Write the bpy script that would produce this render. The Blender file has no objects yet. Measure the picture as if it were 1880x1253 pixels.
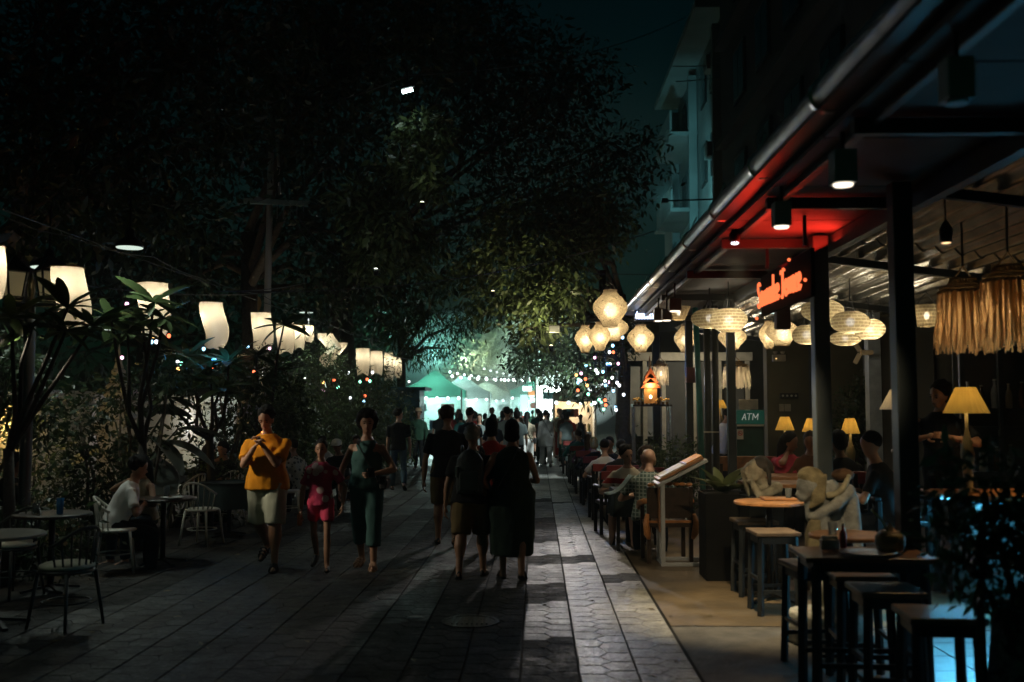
import bpy, bmesh, math, random
import numpy as np
from mathutils import Vector, Matrix, noise

R = math.radians
C = bpy.context.scene.collection
rnd = random.Random(7)

# ------------------------------------------------------------------ camera
CAM_H, FPX = 1.75, 1827.8
PSI, TH = R(1.438), R(3.865)
cam_data = bpy.data.cameras.new('camera')
cam = bpy.data.objects.new('camera', cam_data)
C.objects.link(cam)
cam.location = (0, 0, CAM_H)
cam.rotation_euler = (R(90) + TH, 0, PSI)
cam_data.sensor_width = 36
cam_data.lens = 35
cam_data.clip_start = 0.1
cam_data.clip_end = 400
cam_data.dof.use_dof = True
cam_data.dof.focus_distance = 17.0
cam_data.dof.aperture_fstop = 1.6
bpy.context.scene.camera = cam

# ------------------------------------------------------------------ world, moon, exposure
SKY_STRENGTH = 0.0024
MOON = 0.006
world = bpy.data.worlds.new('World')
bpy.context.scene.world = world
world.use_nodes = True
wn = world.node_tree
bg = wn.nodes['Background']
sky = wn.nodes.new('ShaderNodeTexSky')
sky.sky_type = 'NISHITA'
sky.sun_disc = False
sky.sun_elevation = R(3)
sky.sun_rotation = R(200)
tint = wn.nodes.new('ShaderNodeMix')
tint.data_type = 'RGBA'
tint.blend_type = 'MULTIPLY'
tint.inputs[0].default_value = 1.0
tint.inputs[7].default_value = (0.05, 1.0, 1.12, 1)
wn.links.new(sky.outputs[0], tint.inputs[6])
wn.links.new(tint.outputs[2], bg.inputs[0])
bg.inputs[1].default_value = SKY_STRENGTH
moon_data = bpy.data.lights.new('moon', 'SUN')
moon_data.energy = MOON
moon_data.angle = R(3)
moon_data.color = (0.55, 0.95, 1.0)
moon = bpy.data.objects.new('moon', moon_data)
moon.rotation_euler = (R(58), 0, R(-70))
C.objects.link(moon)

sc = bpy.context.scene
sc.view_settings.view_transform = 'Standard'
sc.view_settings.look = 'None'
sc.view_settings.exposure = 0.0
sc.view_settings.gamma = 1.0
sc.render.engine = 'CYCLES'
cy = sc.cycles
cy.use_denoising = True
try:
    cy.denoiser = 'OPENIMAGEDENOISE'
except Exception:
    pass
cy.use_light_tree = True
cy.max_bounces = 6
cy.diffuse_bounces = 3
cy.glossy_bounces = 3
cy.transmission_bounces = 4
cy.transparent_max_bounces = 10
cy.volume_bounces = 0
cy.sample_clamp_indirect = 3.0
cy.caustics_reflective = False
cy.caustics_refractive = False
cy.use_adaptive_sampling = True
cy.adaptive_threshold = 0.02


# ------------------------------------------------------------------ pixel of the photograph -> point of the street
_F = Vector((-math.sin(PSI) * math.cos(TH), math.cos(PSI) * math.cos(TH), math.sin(TH)))
_Rv = Vector((math.cos(PSI), math.sin(PSI), 0))
_U = Vector((math.sin(PSI) * math.sin(TH), -math.cos(PSI) * math.sin(TH), math.cos(TH)))


def _ray(px, py):
    return _F + _Rv * ((px - 940) / FPX) + _U * ((626.5 - py) / FPX)


def P(px, py, Y):
    d = _ray(px, py)
    return Vector((0, 0, CAM_H)) + d * (Y / d.y)


def G(px, py, z=0.0):
    d = _ray(px, py)
    return Vector((0, 0, CAM_H)) + d * ((z - CAM_H) / d.z)


# ------------------------------------------------------------------ materials
MATS = {}


def mat(name, col, rough=0.6, metal=0.0, spec=0.5, vary=0.18, scale=9.0, bump=0.0, bscale=40.0, emit=None, es=0.0, trans=0.0, coat=0.0):
    """a principled material whose colour wanders a little (grain, wear)"""
    if name in MATS:
        return MATS[name]
    m = bpy.data.materials.new(name)
    m.use_nodes = True
    nt = m.node_tree
    b = nt.nodes['Principled BSDF']
    b.inputs['Roughness'].default_value = rough
    b.inputs['Metallic'].default_value = metal
    b.inputs['Specular IOR Level'].default_value = spec
    if coat:
        b.inputs['Coat Weight'].default_value = coat
        b.inputs['Coat Roughness'].default_value = 0.15
    c = (*col, 1)
    tc = nt.nodes.new('ShaderNodeTexCoord')
    if vary:
        n = nt.nodes.new('ShaderNodeTexNoise')
        n.inputs['Scale'].default_value = scale
        n.inputs['Detail'].default_value = 5
        nt.links.new(tc.outputs['Object'], n.inputs['Vector'])
        r = nt.nodes.new('ShaderNodeValToRGB')
        r.color_ramp.elements[0].position = 0.3
        r.color_ramp.elements[1].position = 0.7
        r.color_ramp.elements[0].color = tuple(x * (1 - vary) for x in col) + (1,)
        r.color_ramp.elements[1].color = tuple(min(1, x * (1 + vary)) for x in col) + (1,)
        nt.links.new(n.outputs['Fac'], r.inputs['Fac'])
        nt.links.new(r.outputs['Color'], b.inputs['Base Color'])
    else:
        b.inputs['Base Color'].default_value = c
    if bump:
        n2 = nt.nodes.new('ShaderNodeTexNoise')
        n2.inputs['Scale'].default_value = bscale
        n2.inputs['Detail'].default_value = 4
        nt.links.new(tc.outputs['Object'], n2.inputs['Vector'])
        bp = nt.nodes.new('ShaderNodeBump')
        bp.inputs['Strength'].default_value = bump
        bp.inputs['Distance'].default_value = 0.02
        nt.links.new(n2.outputs['Fac'], bp.inputs['Height'])
        nt.links.new(bp.outputs['Normal'], b.inputs['Normal'])
    if emit:
        b.inputs['Emission Color'].default_value = (*emit, 1)
        b.inputs['Emission Strength'].default_value = es
    if trans:
        b.inputs['Transmission Weight'].default_value = trans
    MATS[name] = m
    return m


def glow(name, col, s):
    """a surface that gives off light"""
    if name in MATS:
        return MATS[name]
    m = bpy.data.materials.new(name)
    m.use_nodes = True
    nt = m.node_tree
    nt.nodes.clear()
    o = nt.nodes.new('ShaderNodeOutputMaterial')
    e = nt.nodes.new('ShaderNodeEmission')
    e.inputs[0].default_value = (*col, 1)
    e.inputs[1].default_value = s
    nt.links.new(e.outputs[0], o.inputs[0])
    MATS[name] = m
    return m


def shade_mat(name, outer, through, emit=None, es=0.0, weave=None, hole=0.0):
    """cloth, paper or wicker lamp shade: some light passes through it, woven ones have gaps"""
    if name in MATS:
        return MATS[name]
    m = bpy.data.materials.new(name)
    m.use_nodes = True
    nt = m.node_tree
    nt.nodes.clear()
    L = nt.links.new
    out = nt.nodes.new('ShaderNodeOutputMaterial')
    d = nt.nodes.new('ShaderNodeBsdfDiffuse')
    t = nt.nodes.new('ShaderNodeBsdfTranslucent')
    a = nt.nodes.new('ShaderNodeAddShader')
    L(d.outputs[0], a.inputs[0])
    L(t.outputs[0], a.inputs[1])
    tc = nt.nodes.new('ShaderNodeTexCoord')
    res = a.outputs[0]
    d.inputs[0].default_value = (*outer, 1)
    t.inputs[0].default_value = (*through, 1)
    if weave == 'grain':
        n = nt.nodes.new('ShaderNodeTexNoise')
        n.inputs['Scale'].default_value = 70
        n.inputs['Detail'].default_value = 3
        L(tc.outputs['Object'], n.inputs['Vector'])
        r = nt.nodes.new('ShaderNodeValToRGB')
        r.color_ramp.elements[0].position = 0.38
        r.color_ramp.elements[1].position = 0.62
        r.color_ramp.elements[0].color = tuple(x * 0.35 for x in through) + (1,)
        r.color_ramp.elements[1].color = (*through, 1)
        L(n.outputs['Fac'], r.inputs['Fac'])
        L(r.outputs['Color'], t.inputs[0])
    elif weave == 'cloth':
        n = nt.nodes.new('ShaderNodeTexNoise')
        n.inputs['Scale'].default_value = 5
        n.inputs['Detail'].default_value = 6
        L(tc.outputs['Object'], n.inputs['Vector'])
        r = nt.nodes.new('ShaderNodeValToRGB')
        r.color_ramp.elements[0].position = 0.25
        r.color_ramp.elements[1].position = 0.75
        r.color_ramp.elements[0].color = tuple(x * 0.7 for x in through) + (1,)
        r.color_ramp.elements[1].color = (*through, 1)
        L(n.outputs['Fac'], r.inputs['Fac'])
        L(r.outputs['Color'], t.inputs[0])
    if hole:
        tr = nt.nodes.new('ShaderNodeBsdfTransparent')
        mx = nt.nodes.new('ShaderNodeMixShader')
        mx.inputs[0].default_value = hole
        if weave == 'grain':
            hn = nt.nodes.new('ShaderNodeTexNoise')
            hn.inputs['Scale'].default_value = 48
            hn.inputs['Detail'].default_value = 2
            L(tc.outputs['Object'], hn.inputs['Vector'])
            hm = nt.nodes.new('ShaderNodeMapRange')
            hm.inputs[1].default_value = 0.5
            hm.inputs[2].default_value = 0.66
            hm.inputs[3].default_value = hole * 0.35
            hm.inputs[4].default_value = min(1, hole * 2.4)
            L(hn.outputs['Fac'], hm.inputs[0])
            L(hm.outputs[0], mx.inputs[0])
        L(res, mx.inputs[1])
        L(tr.outputs[0], mx.inputs[2])
        res = mx.outputs[0]
    if emit:
        e = nt.nodes.new('ShaderNodeEmission')
        e.inputs[0].default_value = (*emit, 1)
        e.inputs[1].default_value = es
        a2 = nt.nodes.new('ShaderNodeAddShader')
        L(res, a2.inputs[0])
        L(e.outputs[0], a2.inputs[1])
        res = a2.outputs[0]
    L(res, out.inputs[0])
    MATS[name] = m
    return m


def leaf_mat(name, col, through=0.35, rough=0.45):
    if name in MATS:
        return MATS[name]
    m = bpy.data.materials.new(name)
    m.use_nodes = True
    nt = m.node_tree
    L = nt.links.new
    b = nt.nodes['Principled BSDF']
    b.inputs['Roughness'].default_value = rough
    out = nt.nodes['Material Output']
    geo = nt.nodes.new('ShaderNodeNewGeometry')
    r = nt.nodes.new('ShaderNodeValToRGB')
    r.color_ramp.elements[0].color = tuple(x * 0.5 for x in col) + (1,)
    r.color_ramp.elements[1].color = tuple(min(1, x * 1.5) for x in col) + (1,)
    L(geo.outputs['Random Per Island'], r.inputs['Fac'])
    L(r.outputs['Color'], b.inputs['Base Color'])
    t = nt.nodes.new('ShaderNodeBsdfTranslucent')
    L(r.outputs['Color'], t.inputs[0])
    mx = nt.nodes.new('ShaderNodeMixShader')
    mx.inputs[0].default_value = through
    L(b.outputs[0], mx.inputs[1])
    L(t.outputs[0], mx.inputs[2])
    L(mx.outputs[0], out.inputs[0])
    MATS[name] = m
    return m


# ------------------------------------------------------------------ mesh building
class MB:
    def __init__(self):
        self.v, self.f = [], []

    def add(self, vs, fs):
        o = len(self.v)
        self.v.extend([tuple(p) for p in vs])
        self.f.extend([tuple(i + o for i in f) for f in fs])
        return self

    def box(self, c, s, rot=None):
        x, y, z = s[0] / 2, s[1] / 2, s[2] / 2
        vs = [Vector(q) for q in ((-x, -y, -z), (x, -y, -z), (x, y, -z), (-x, y, -z), (-x, -y, z), (x, -y, z), (x, y, z), (-x, y, z))]
        if rot is not None:
            vs = [rot @ q for q in vs]
        c = Vector(c)
        return self.add([q + c for q in vs], [(0, 3, 2, 1), (4, 5, 6, 7), (0, 1, 5, 4), (1, 2, 6, 5), (2, 3, 7, 6), (3, 0, 4, 7)])

    def bar(self, p0, p1, w, h=None):
        """a square-section bar between two points"""
        p0, p1 = Vector(p0), Vector(p1)
        d = p1 - p0
        q = d.to_track_quat('Y', 'Z').to_matrix()
        return self.box((p0 + p1) / 2, (w, d.length, h or w), q)

    def rings(self, rings, cap=True, closed=True):
        n = len(rings[0])
        vs = [p for r in rings for p in r]
        fs = []
        for i in range(len(rings) - 1):
            for j in range(n if closed else n - 1):
                k = (j + 1) % n
                fs.append((i * n + j, i * n + k, (i + 1) * n + k, (i + 1) * n + j))
        if cap:
            fs.append(tuple(reversed(range(n))))
            fs.append(tuple(range((len(rings) - 1) * n, len(rings) * n)))
        return self.add(vs, fs)

    def tube(self, pts, r, n=8, cap=True):
        pts = [Vector(p) for p in pts]
        rs = r if isinstance(r, (list, tuple)) else [r] * len(pts)
        rings = []
        up = Vector((0, 0, 1))
        d0 = (pts[1] - pts[0]).normalized()
        if abs(d0.dot(up)) > 0.95:
            up = Vector((0, 1, 0))
        u = d0.cross(up).normalized()
        for i, p in enumerate(pts):
            if i == 0:
                d = pts[1] - pts[0]
            elif i == len(pts) - 1:
                d = pts[-1] - pts[-2]
            else:
                d = pts[i + 1] - pts[i - 1]
            d = d.normalized() if d.length > 1e-9 else d0
            u = (u - d * u.dot(d)).normalized()
            w = d.cross(u)
            rings.append([p + (u * math.cos(a) + w * math.sin(a)) * rs[i] for a in (2 * math.pi * k / n for k in range(n))])
        return self.rings(rings, cap)

    def capsule(self, p0, p1, r0, r1, n=10):
        p0, p1 = Vector(p0), Vector(p1)
        d = (p1 - p0)
        d = d.normalized() if d.length > 1e-6 else Vector((0, 0, 1))
        pts, rs = [], []
        for a in (80, 50, 20):
            pts.append(p0 - d * r0 * math.sin(R(a)))
            rs.append(r0 * math.cos(R(a)))
        for a in (20, 50, 80):
            pts.append(p1 + d * r1 * math.sin(R(a)))
            rs.append(r1 * math.cos(R(a)))
        return self.tube(pts, rs, n)

    def lathe(self, prof, n=20, c=(0, 0, 0), cap=True, sx=1.0, sy=1.0):
        rings = [[(c[0] + r * math.cos(2 * math.pi * k / n) * sx, c[1] + r * math.sin(2 * math.pi * k / n) * sy, c[2] + z) for k in range(n)] for r, z in prof]
        return self.rings(rings, cap)

    def ell(self, c, r, nu=12, nv=8, rot=None):
        c = Vector(c)
        rings = []
        for i in range(nv + 1):
            a = math.pi * (i + 0.02 * (i == 0) - 0.02 * (i == nv)) / nv
            ring = []
            for k in range(nu):
                b = 2 * math.pi * k / nu
                p = Vector((r[0] * math.sin(a) * math.cos(b), r[1] * math.sin(a) * math.sin(b), -r[2] * math.cos(a)))
                ring.append(c + (rot @ p if rot is not None else p))
            rings.append(ring)
        return self.rings(rings, True)

    def quad(self, a, b, c, d):
        return self.add([a, b, c, d], [(0, 1, 2, 3)])

    def sheet(self, grid):
        n = len(grid[0])
        vs = [p for r in grid for p in r]
        fs = [(i * n + j, i * n + j + 1, (i + 1) * n + j + 1, (i + 1) * n + j) for i in range(len(grid) - 1) for j in range(n - 1)]
        return self.add(vs, fs)

    def build(self, name, m=None, parent=None, smooth=False, bevel=0.0, loc=None, thick=0.0):
        me = bpy.data.meshes.new(name)
        me.from_pydata(self.v, [], self.f)
        me.update()
        if m is not None:
            for q in (m if isinstance(m, (list, tuple)) else [m]):
                me.materials.append(q)
        if smooth:
            me.polygons.foreach_set('use_smooth', [True] * len(me.polygons))
        o = bpy.data.objects.new(name, me)
        C.objects.link(o)
        if parent is not None:
            o.parent = parent
        if loc is not None:
            o.location = loc
        if thick:
            s = o.modifiers.new('solid', 'SOLIDIFY')
            s.thickness = thick
            s.offset = 0
        if bevel:
            b = o.modifiers.new('bevel', 'BEVEL')
            b.width = bevel
            b.segments = 2
            b.limit_method = 'ANGLE'
        return o


def tag(o, label=None, cat=None, group=None, kind=None):
    if label:
        o['label'] = label
    if cat:
        o['category'] = cat
    if group:
        o['group'] = group
    if kind:
        o['kind'] = kind
    return o


def thing(name, label, cat, loc=(0, 0, 0), rz=0.0, group=None):
    o = bpy.data.objects.new(name, None)
    o.empty_display_size = 0.1
    C.objects.link(o)
    o.location = loc
    o.rotation_euler = (0, 0, rz)
    return tag(o, label, cat, group)


_kids = {}


def dup(root, loc=None, rz=None, label=None, group=None, parent=None):
    c = root.copy()
    C.objects.link(c)
    if parent is not None:
        c.parent = parent
    if loc is not None:
        c.location = loc
    if rz is not None:
        c.rotation_euler = (0, 0, rz)
    if label:
        c['label'] = label
    if group:
        c['group'] = group
    for ch in root.children:
        dup(ch, parent=c)
    return c


def lamp(name, kind, loc, energy, col, parent=None, radius=0.05, spot=None, blend=0.5, aim=None, size=None):
    d = bpy.data.lights.new(name, kind)
    d.energy = energy
    d.color = col
    if kind in ('POINT', 'SPOT'):
        d.shadow_soft_size = radius
    if kind == 'SPOT':
        d.spot_size = spot or R(70)
        d.spot_blend = blend
    if kind == 'AREA' and size:
        d.shape = 'RECTANGLE'
        d.size, d.size_y = size
    o = bpy.data.objects.new(name, d)
    C.objects.link(o)
    if parent is not None:
        o.parent = parent
    o.location = loc
    if aim is not None:
        o.rotation_euler = Vector(aim).to_track_quat('-Z', 'Y').to_euler()
    return o


def raw_mesh(name, verts, quads, m, parent=None, smooth=False):
    """verts (n,3) and quads (k,4) as numpy arrays"""
    me = bpy.data.meshes.new(name)
    n, k = len(verts), len(quads)
    me.vertices.add(n)
    me.vertices.foreach_set('co', np.asarray(verts, dtype=np.float32).ravel())
    me.loops.add(k * 4)
    me.loops.foreach_set('vertex_index', np.asarray(quads, dtype=np.int32).ravel())
    me.polygons.add(k)
    me.polygons.foreach_set('loop_start', np.arange(0, k * 4, 4, dtype=np.int32))
    me.polygons.foreach_set('loop_total', np.full(k, 4, dtype=np.int32))
    me.update()
    me.validate()
    me.materials.append(m)
    o = bpy.data.objects.new(name, me)
    C.objects.link(o)
    if parent is not None:
        o.parent = parent
    return o


def leaf_cloud(name, clumps, n, size, m, seed=1, parent=None, aspect=0.36, droop=0.3, shell=0.35):
    """n small folded leaves spread through the clumps [(x,y,z,r) or (x,y,z,rx,ry,rz)]"""
    g = np.random.default_rng(seed)
    cl = np.array([c if len(c) == 6 else (c[0], c[1], c[2], c[3], c[3], c[3] * 0.8) for c in clumps], dtype=float)
    w = cl[:, 3] * cl[:, 4] * cl[:, 5]
    idx = g.choice(len(cl), size=n, p=w / w.sum())
    d = g.normal(size=(n, 3))
    d /= np.linalg.norm(d, axis=1)[:, None]
    rad = g.random(n) ** shell
    rad *= 1 + 0.18 * g.normal(size=n)
    pos = cl[idx, :3] + d * cl[idx, 3:] * rad[:, None]
    ax = g.normal(size=(n, 3)) + d * 0.8
    ax[:, 2] -= droop * 2
    ax /= np.linalg.norm(ax, axis=1)[:, None]
    sd = np.cross(ax, g.normal(size=(n, 3)))
    sd /= np.linalg.norm(sd, axis=1)[:, None] + 1e-9
    nm = np.cross(ax, sd)
    L = size * (0.45 + 1.25 * g.random(n) ** 2)[:, None]
    W = L * aspect
    base = pos
    mid = pos + ax * L * 0.45
    v = np.empty((n, 4, 3))
    v[:, 0] = base
    v[:, 1] = mid + sd * W * 0.5 + nm * W * 0.15
    v[:, 2] = pos + ax * L - nm * W * 0.1
    v[:, 3] = mid - sd * W * 0.5 + nm * W * 0.15
    q = np.arange(n * 4).reshape(n, 4)
    return raw_mesh(name, v.reshape(-1, 3), q, m, parent)


# ------------------------------------------------------------------ common materials
DARK_METAL = mat('dark_metal', (0.02, 0.021, 0.022), 0.45, 0.6)
BLACK_PAINT = mat('black_paint', (0.012, 0.013, 0.013), 0.4)
WHITE_METAL = mat('white_metal', (0.55, 0.54, 0.48), 0.4, vary=0.1)
DARK_WOOD = mat('dark_wood', (0.035, 0.02, 0.012), 0.35, vary=0.35, scale=14, bump=0.1)
TABLE_WOOD = mat('table_wood', (0.32, 0.15, 0.06), 0.35, vary=0.35, scale=12, bump=0.08)
CANE = mat('cane', (0.25, 0.16, 0.07), 0.6, vary=0.3)
WIRE = mat('wire', (0.01, 0.01, 0.01), 0.5)
BARK = mat('bark', (0.07, 0.055, 0.04), 0.9, vary=0.4, scale=18, bump=0.5, bscale=25)
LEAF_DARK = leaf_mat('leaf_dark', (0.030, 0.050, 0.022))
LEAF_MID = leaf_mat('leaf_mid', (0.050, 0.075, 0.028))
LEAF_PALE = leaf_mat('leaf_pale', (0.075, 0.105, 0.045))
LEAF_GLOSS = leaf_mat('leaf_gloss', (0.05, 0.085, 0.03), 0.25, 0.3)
STEEL = mat('steel', (0.45, 0.46, 0.46), 0.32, 0.9, vary=0.2, scale=6, bump=0.15, bscale=10)
CLOTH_DARK = mat('cloth_dark', (0.018, 0.03, 0.028), 0.9)
STONE = mat('carved_stone', (0.34, 0.33, 0.29), 0.8, vary=0.35, scale=14, bump=0.5, bscale=60)
GLASS = mat('clear_glass', (0.8, 0.85, 0.85), 0.05, vary=0, trans=0.9)
# ------------------------------------------------------------------ people
BLOBS = []


def blob(name, mb, m, parent, voxel, extra=None, wrinkle=0.0, smooth=2):
    o = mb.build(name, m, parent)
    rm = o.modifiers.new('remesh', 'REMESH')
    rm.mode = 'VOXEL'
    rm.voxel_size = voxel
    sm = o.modifiers.new('smooth', 'SMOOTH')
    sm.iterations = smooth
    sm.factor = 0.5
    BLOBS.append((o, extra, wrinkle))
    return o


def finish_blobs():
    dg = bpy.context.evaluated_depsgraph_get()
    dg.update()
    done = []
    for o, extra, wr in BLOBS:
        done.append(bpy.data.meshes.new_from_object(o.evaluated_get(dg)))
    for (o, extra, wr), me in zip(BLOBS, done):
        mats = list(o.data.materials)
        o.modifiers.clear()
        nm = o.data.name
        old = o.data
        if wr:
            off = Vector((rnd.random() * 50, rnd.random() * 50, 0))
            for v in me.vertices:
                p = v.co * 9 + off
                p.z *= 0.55
                v.co += v.normal * (noise.noise(p) * wr + noise.noise(p * 2.3) * wr * 0.4)
        if extra is not None and extra.v:
            vs = [tuple(v.co) for v in me.vertices] + extra.v
            n0 = len(me.vertices)
            fs = [tuple(p.vertices) for p in me.polygons] + [tuple(i + n0 for i in f) for f in extra.f]
            me2 = bpy.data.meshes.new(nm)
            me2.from_pydata(vs, [], fs)
            bpy.data.meshes.remove(me)
            me = me2
        me.polygons.foreach_set('use_smooth', [True] * len(me.polygons))
        if not me.materials:
            for q in mats:
                me.materials.append(q)
        o.data = me
        bpy.data.meshes.remove(old)
        me.name = nm
    BLOBS.clear()


SKIN = {'light': mat('skin_light', (0.46, 0.27, 0.19), 0.5, vary=0.08), 'tan': mat('skin_tan', (0.34, 0.18, 0.11), 0.5, vary=0.08), 'dark': mat('skin_brown', (0.19, 0.10, 0.06), 0.5, vary=0.08)}
HAIR = {'black': mat('hair_black', (0.010, 0.009, 0.008), 0.75, spec=0.2, vary=0.4, scale=60, bump=0.8, bscale=150), 'brown': mat('hair_brown', (0.035, 0.020, 0.011), 0.7, spec=0.2, vary=0.4, scale=60, bump=0.5, bscale=150),
        'grey': mat('hair_grey', (0.27, 0.26, 0.24), 0.6, vary=0.3, scale=60, bump=0.5, bscale=150), 'blond': mat('hair_blond', (0.42, 0.30, 0.14), 0.5, vary=0.3, scale=60, bump=0.5, bscale=150)}
EYE = mat('eye_dark', (0.012, 0.009, 0.008), 0.2, vary=0)
LIP = mat('lip', (0.24, 0.085, 0.075), 0.5, vary=0)


def cloth(name, col, vary=0.12):
    return mat('cloth_' + name, col, 0.9, spec=0.2, vary=vary, scale=7, bump=0.12, bscale=220)


def fk(pose, s):
    lean = R(pose.get('lean', 3))
    sd = R(pose.get('side', 0))
    J = {}
    hip = Vector((0, 0, 0.935))
    sp = Vector((math.sin(sd), math.sin(lean) * math.cos(sd), math.cos(lean) * math.cos(sd)))
    fw = Vector((0, math.cos(lean), -math.sin(lean)))
    rt = fw.cross(sp).normalized()
    hp = lean + R(pose.get('pitch', 0))
    hd = Vector((math.sin(sd), math.sin(hp), math.cos(hp))).normalized()
    neck = hip + sp * 0.525
    J.update(hip=hip, sp=sp, fw=fw, rt=rt, neck=neck, hd=hd, head=neck + hd * 0.14)
    J['legs'] = []
    for i, sx in enumerate((-1, 1)):
        a, k = pose.get('legs', ((0, 0), (0, 0)))[i][:2]
        lg = pose.get('legs', ((0, 0), (0, 0)))[i]
        ab = R(lg[2]) if len(lg) > 2 else R(2)
        a, k = R(a), R(k)
        hj = hip + Vector((sx * 0.09, 0, -0.03))
        kn = hj + 0.425 * Vector((sx * math.sin(ab), math.sin(a) * math.cos(ab), -math.cos(a) * math.cos(ab)))
        an = kn + 0.415 * Vector((sx * math.sin(ab) * 0.3, math.sin(a - k), -math.cos(a - k)))
        ph = (k - a) * 0.75 if (k - a) > R(12) and not pose.get('sit') else 0.0
        if pose.get('sit'):
            ph = 0.0
        fd = Vector((sx * 0.16, math.cos(ph), -math.sin(ph))).normalized()
        J['legs'].append((hj, kn, an, fd))
    J['arms'] = []
    for i, sx in enumerate((-1, 1)):
        sh = hip + sp * 0.392 + rt * sx * pose.get('shw', 0.194)
        ar = pose.get('arms', ((5, 8, 15), (-5, 8, 15)))[i]
        if ar[0] == 'ik':
            T = Vector(ar[1])
            d = T - sh
            l1, l2 = 0.285, 0.255
            if d.length > (l1 + l2) * 0.985:
                d = d.normalized() * (l1 + l2) * 0.985
                T = sh + d
            x = (l1 * l1 - l2 * l2 + d.length ** 2) / (2 * d.length)
            hgt = math.sqrt(max(0, l1 * l1 - x * x))
            hint = Vector(ar[2]) if len(ar) > 2 else Vector((sx * 0.5, -0.4, -1))
            u = d.normalized()
            hn = (hint - u * hint.dot(u)).normalized()
            el = sh + u * x + hn * hgt
            wr = T
        else:
            sw, ab, eb = (R(q) for q in ar[:3])
            el = sh + 0.285 * Vector((sx * math.sin(ab), math.sin(sw) * math.cos(ab), -math.cos(sw) * math.cos(ab)))
            wr = el + 0.255 * Vector((sx * math.sin(ab) * 0.4, math.sin(sw + eb), -math.cos(sw + eb))).normalized()
        J['arms'].append((sh, el, wr))
    # drop to the ground or the seat
    if pose.get('sit') is not None:
        dz = pose['sit'] / s + 0.085 - 0.905
    else:
        lows = []
        for hj, kn, an, fd in J['legs']:
            lows += [an.z - 0.068, (an + fd * 0.16).z - 0.05 + 0.0]
        dz = -min(lows)
    D = Vector((0, 0, dz))
    for k in ('hip', 'neck', 'head'):
        J[k] = (J[k] + D) * s
    J['legs'] = [((a + D) * s, (b + D) * s, (c + D) * s, d) for a, b, c, d in J['legs']]
    J['arms'] = [tuple((q + D) * s for q in t) for t in J['arms']]
    J['s'] = s
    J['shw'] = pose.get('shw', 0.194)
    return J


def torso_rings(J, tab, n=16):
    s = J['s']
    out = []
    for t, rx, ry, oy in tab:
        c = J['hip'] + J['sp'] * t * s + J['fw'] * oy * s
        out.append([c + J['rt'] * rx * s * math.cos(2 * math.pi * k / n) + J['fw'] * ry * s * math.sin(2 * math.pi * k / n) for k in range(n)])
    return out


def hand(mb, ex, el, wr, sx, s, near, curl=35):
    d = (wr - el).normalized()
    side = Vector((sx, 0, 0)) - d * d.dot(Vector((sx, 0, 0)))
    side = side.normalized() if side.length > 0.05 else Vector((0, 0, 1))
    f = d.cross(side).normalized()      # across the palm
    if f.y < 0:
        f = -f
    rot = Matrix((f, side, d)).transposed()
    mb.ell(wr + d * 0.05 * s, (0.038 * s, 0.017 * s, 0.055 * s), 10, 7, rot)
    if not near:
        mb.ell(wr + d * 0.11 * s - side * 0.01 * s, (0.034 * s, 0.016 * s, 0.055 * s), 8, 6, rot)
        return
    for k in range(4):
        b = wr + d * 0.085 * s + f * (0.026 - 0.0175 * k) * s
        L = (0.072, 0.08, 0.075, 0.058)[k] * s
        c1, c2 = R(curl * 0.5 + 4 * k), R(curl * 1.3 + 5 * k)
        m1 = b + (d * math.cos(c1) - side * math.sin(c1)) * L * 0.5
        m2 = m1 + (d * math.cos(c2) - side * math.sin(c2)) * L * 0.5
        ex.tube([b, m1, m2], [0.0095 * s, 0.0088 * s, 0.006 * s], 6)
    b = wr + d * 0.03 * s + f * 0.03 * s
    m1 = b + (d * 0.7 + f * 0.7 - side * 0.25).normalized() * 0.035 * s
    ex.tube([b, m1, m1 + (d * 0.95 + f * 0.1 - side * 0.4).normalized() * 0.035 * s], [0.012 * s, 0.011 * s, 0.007 * s], 6)


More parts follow.
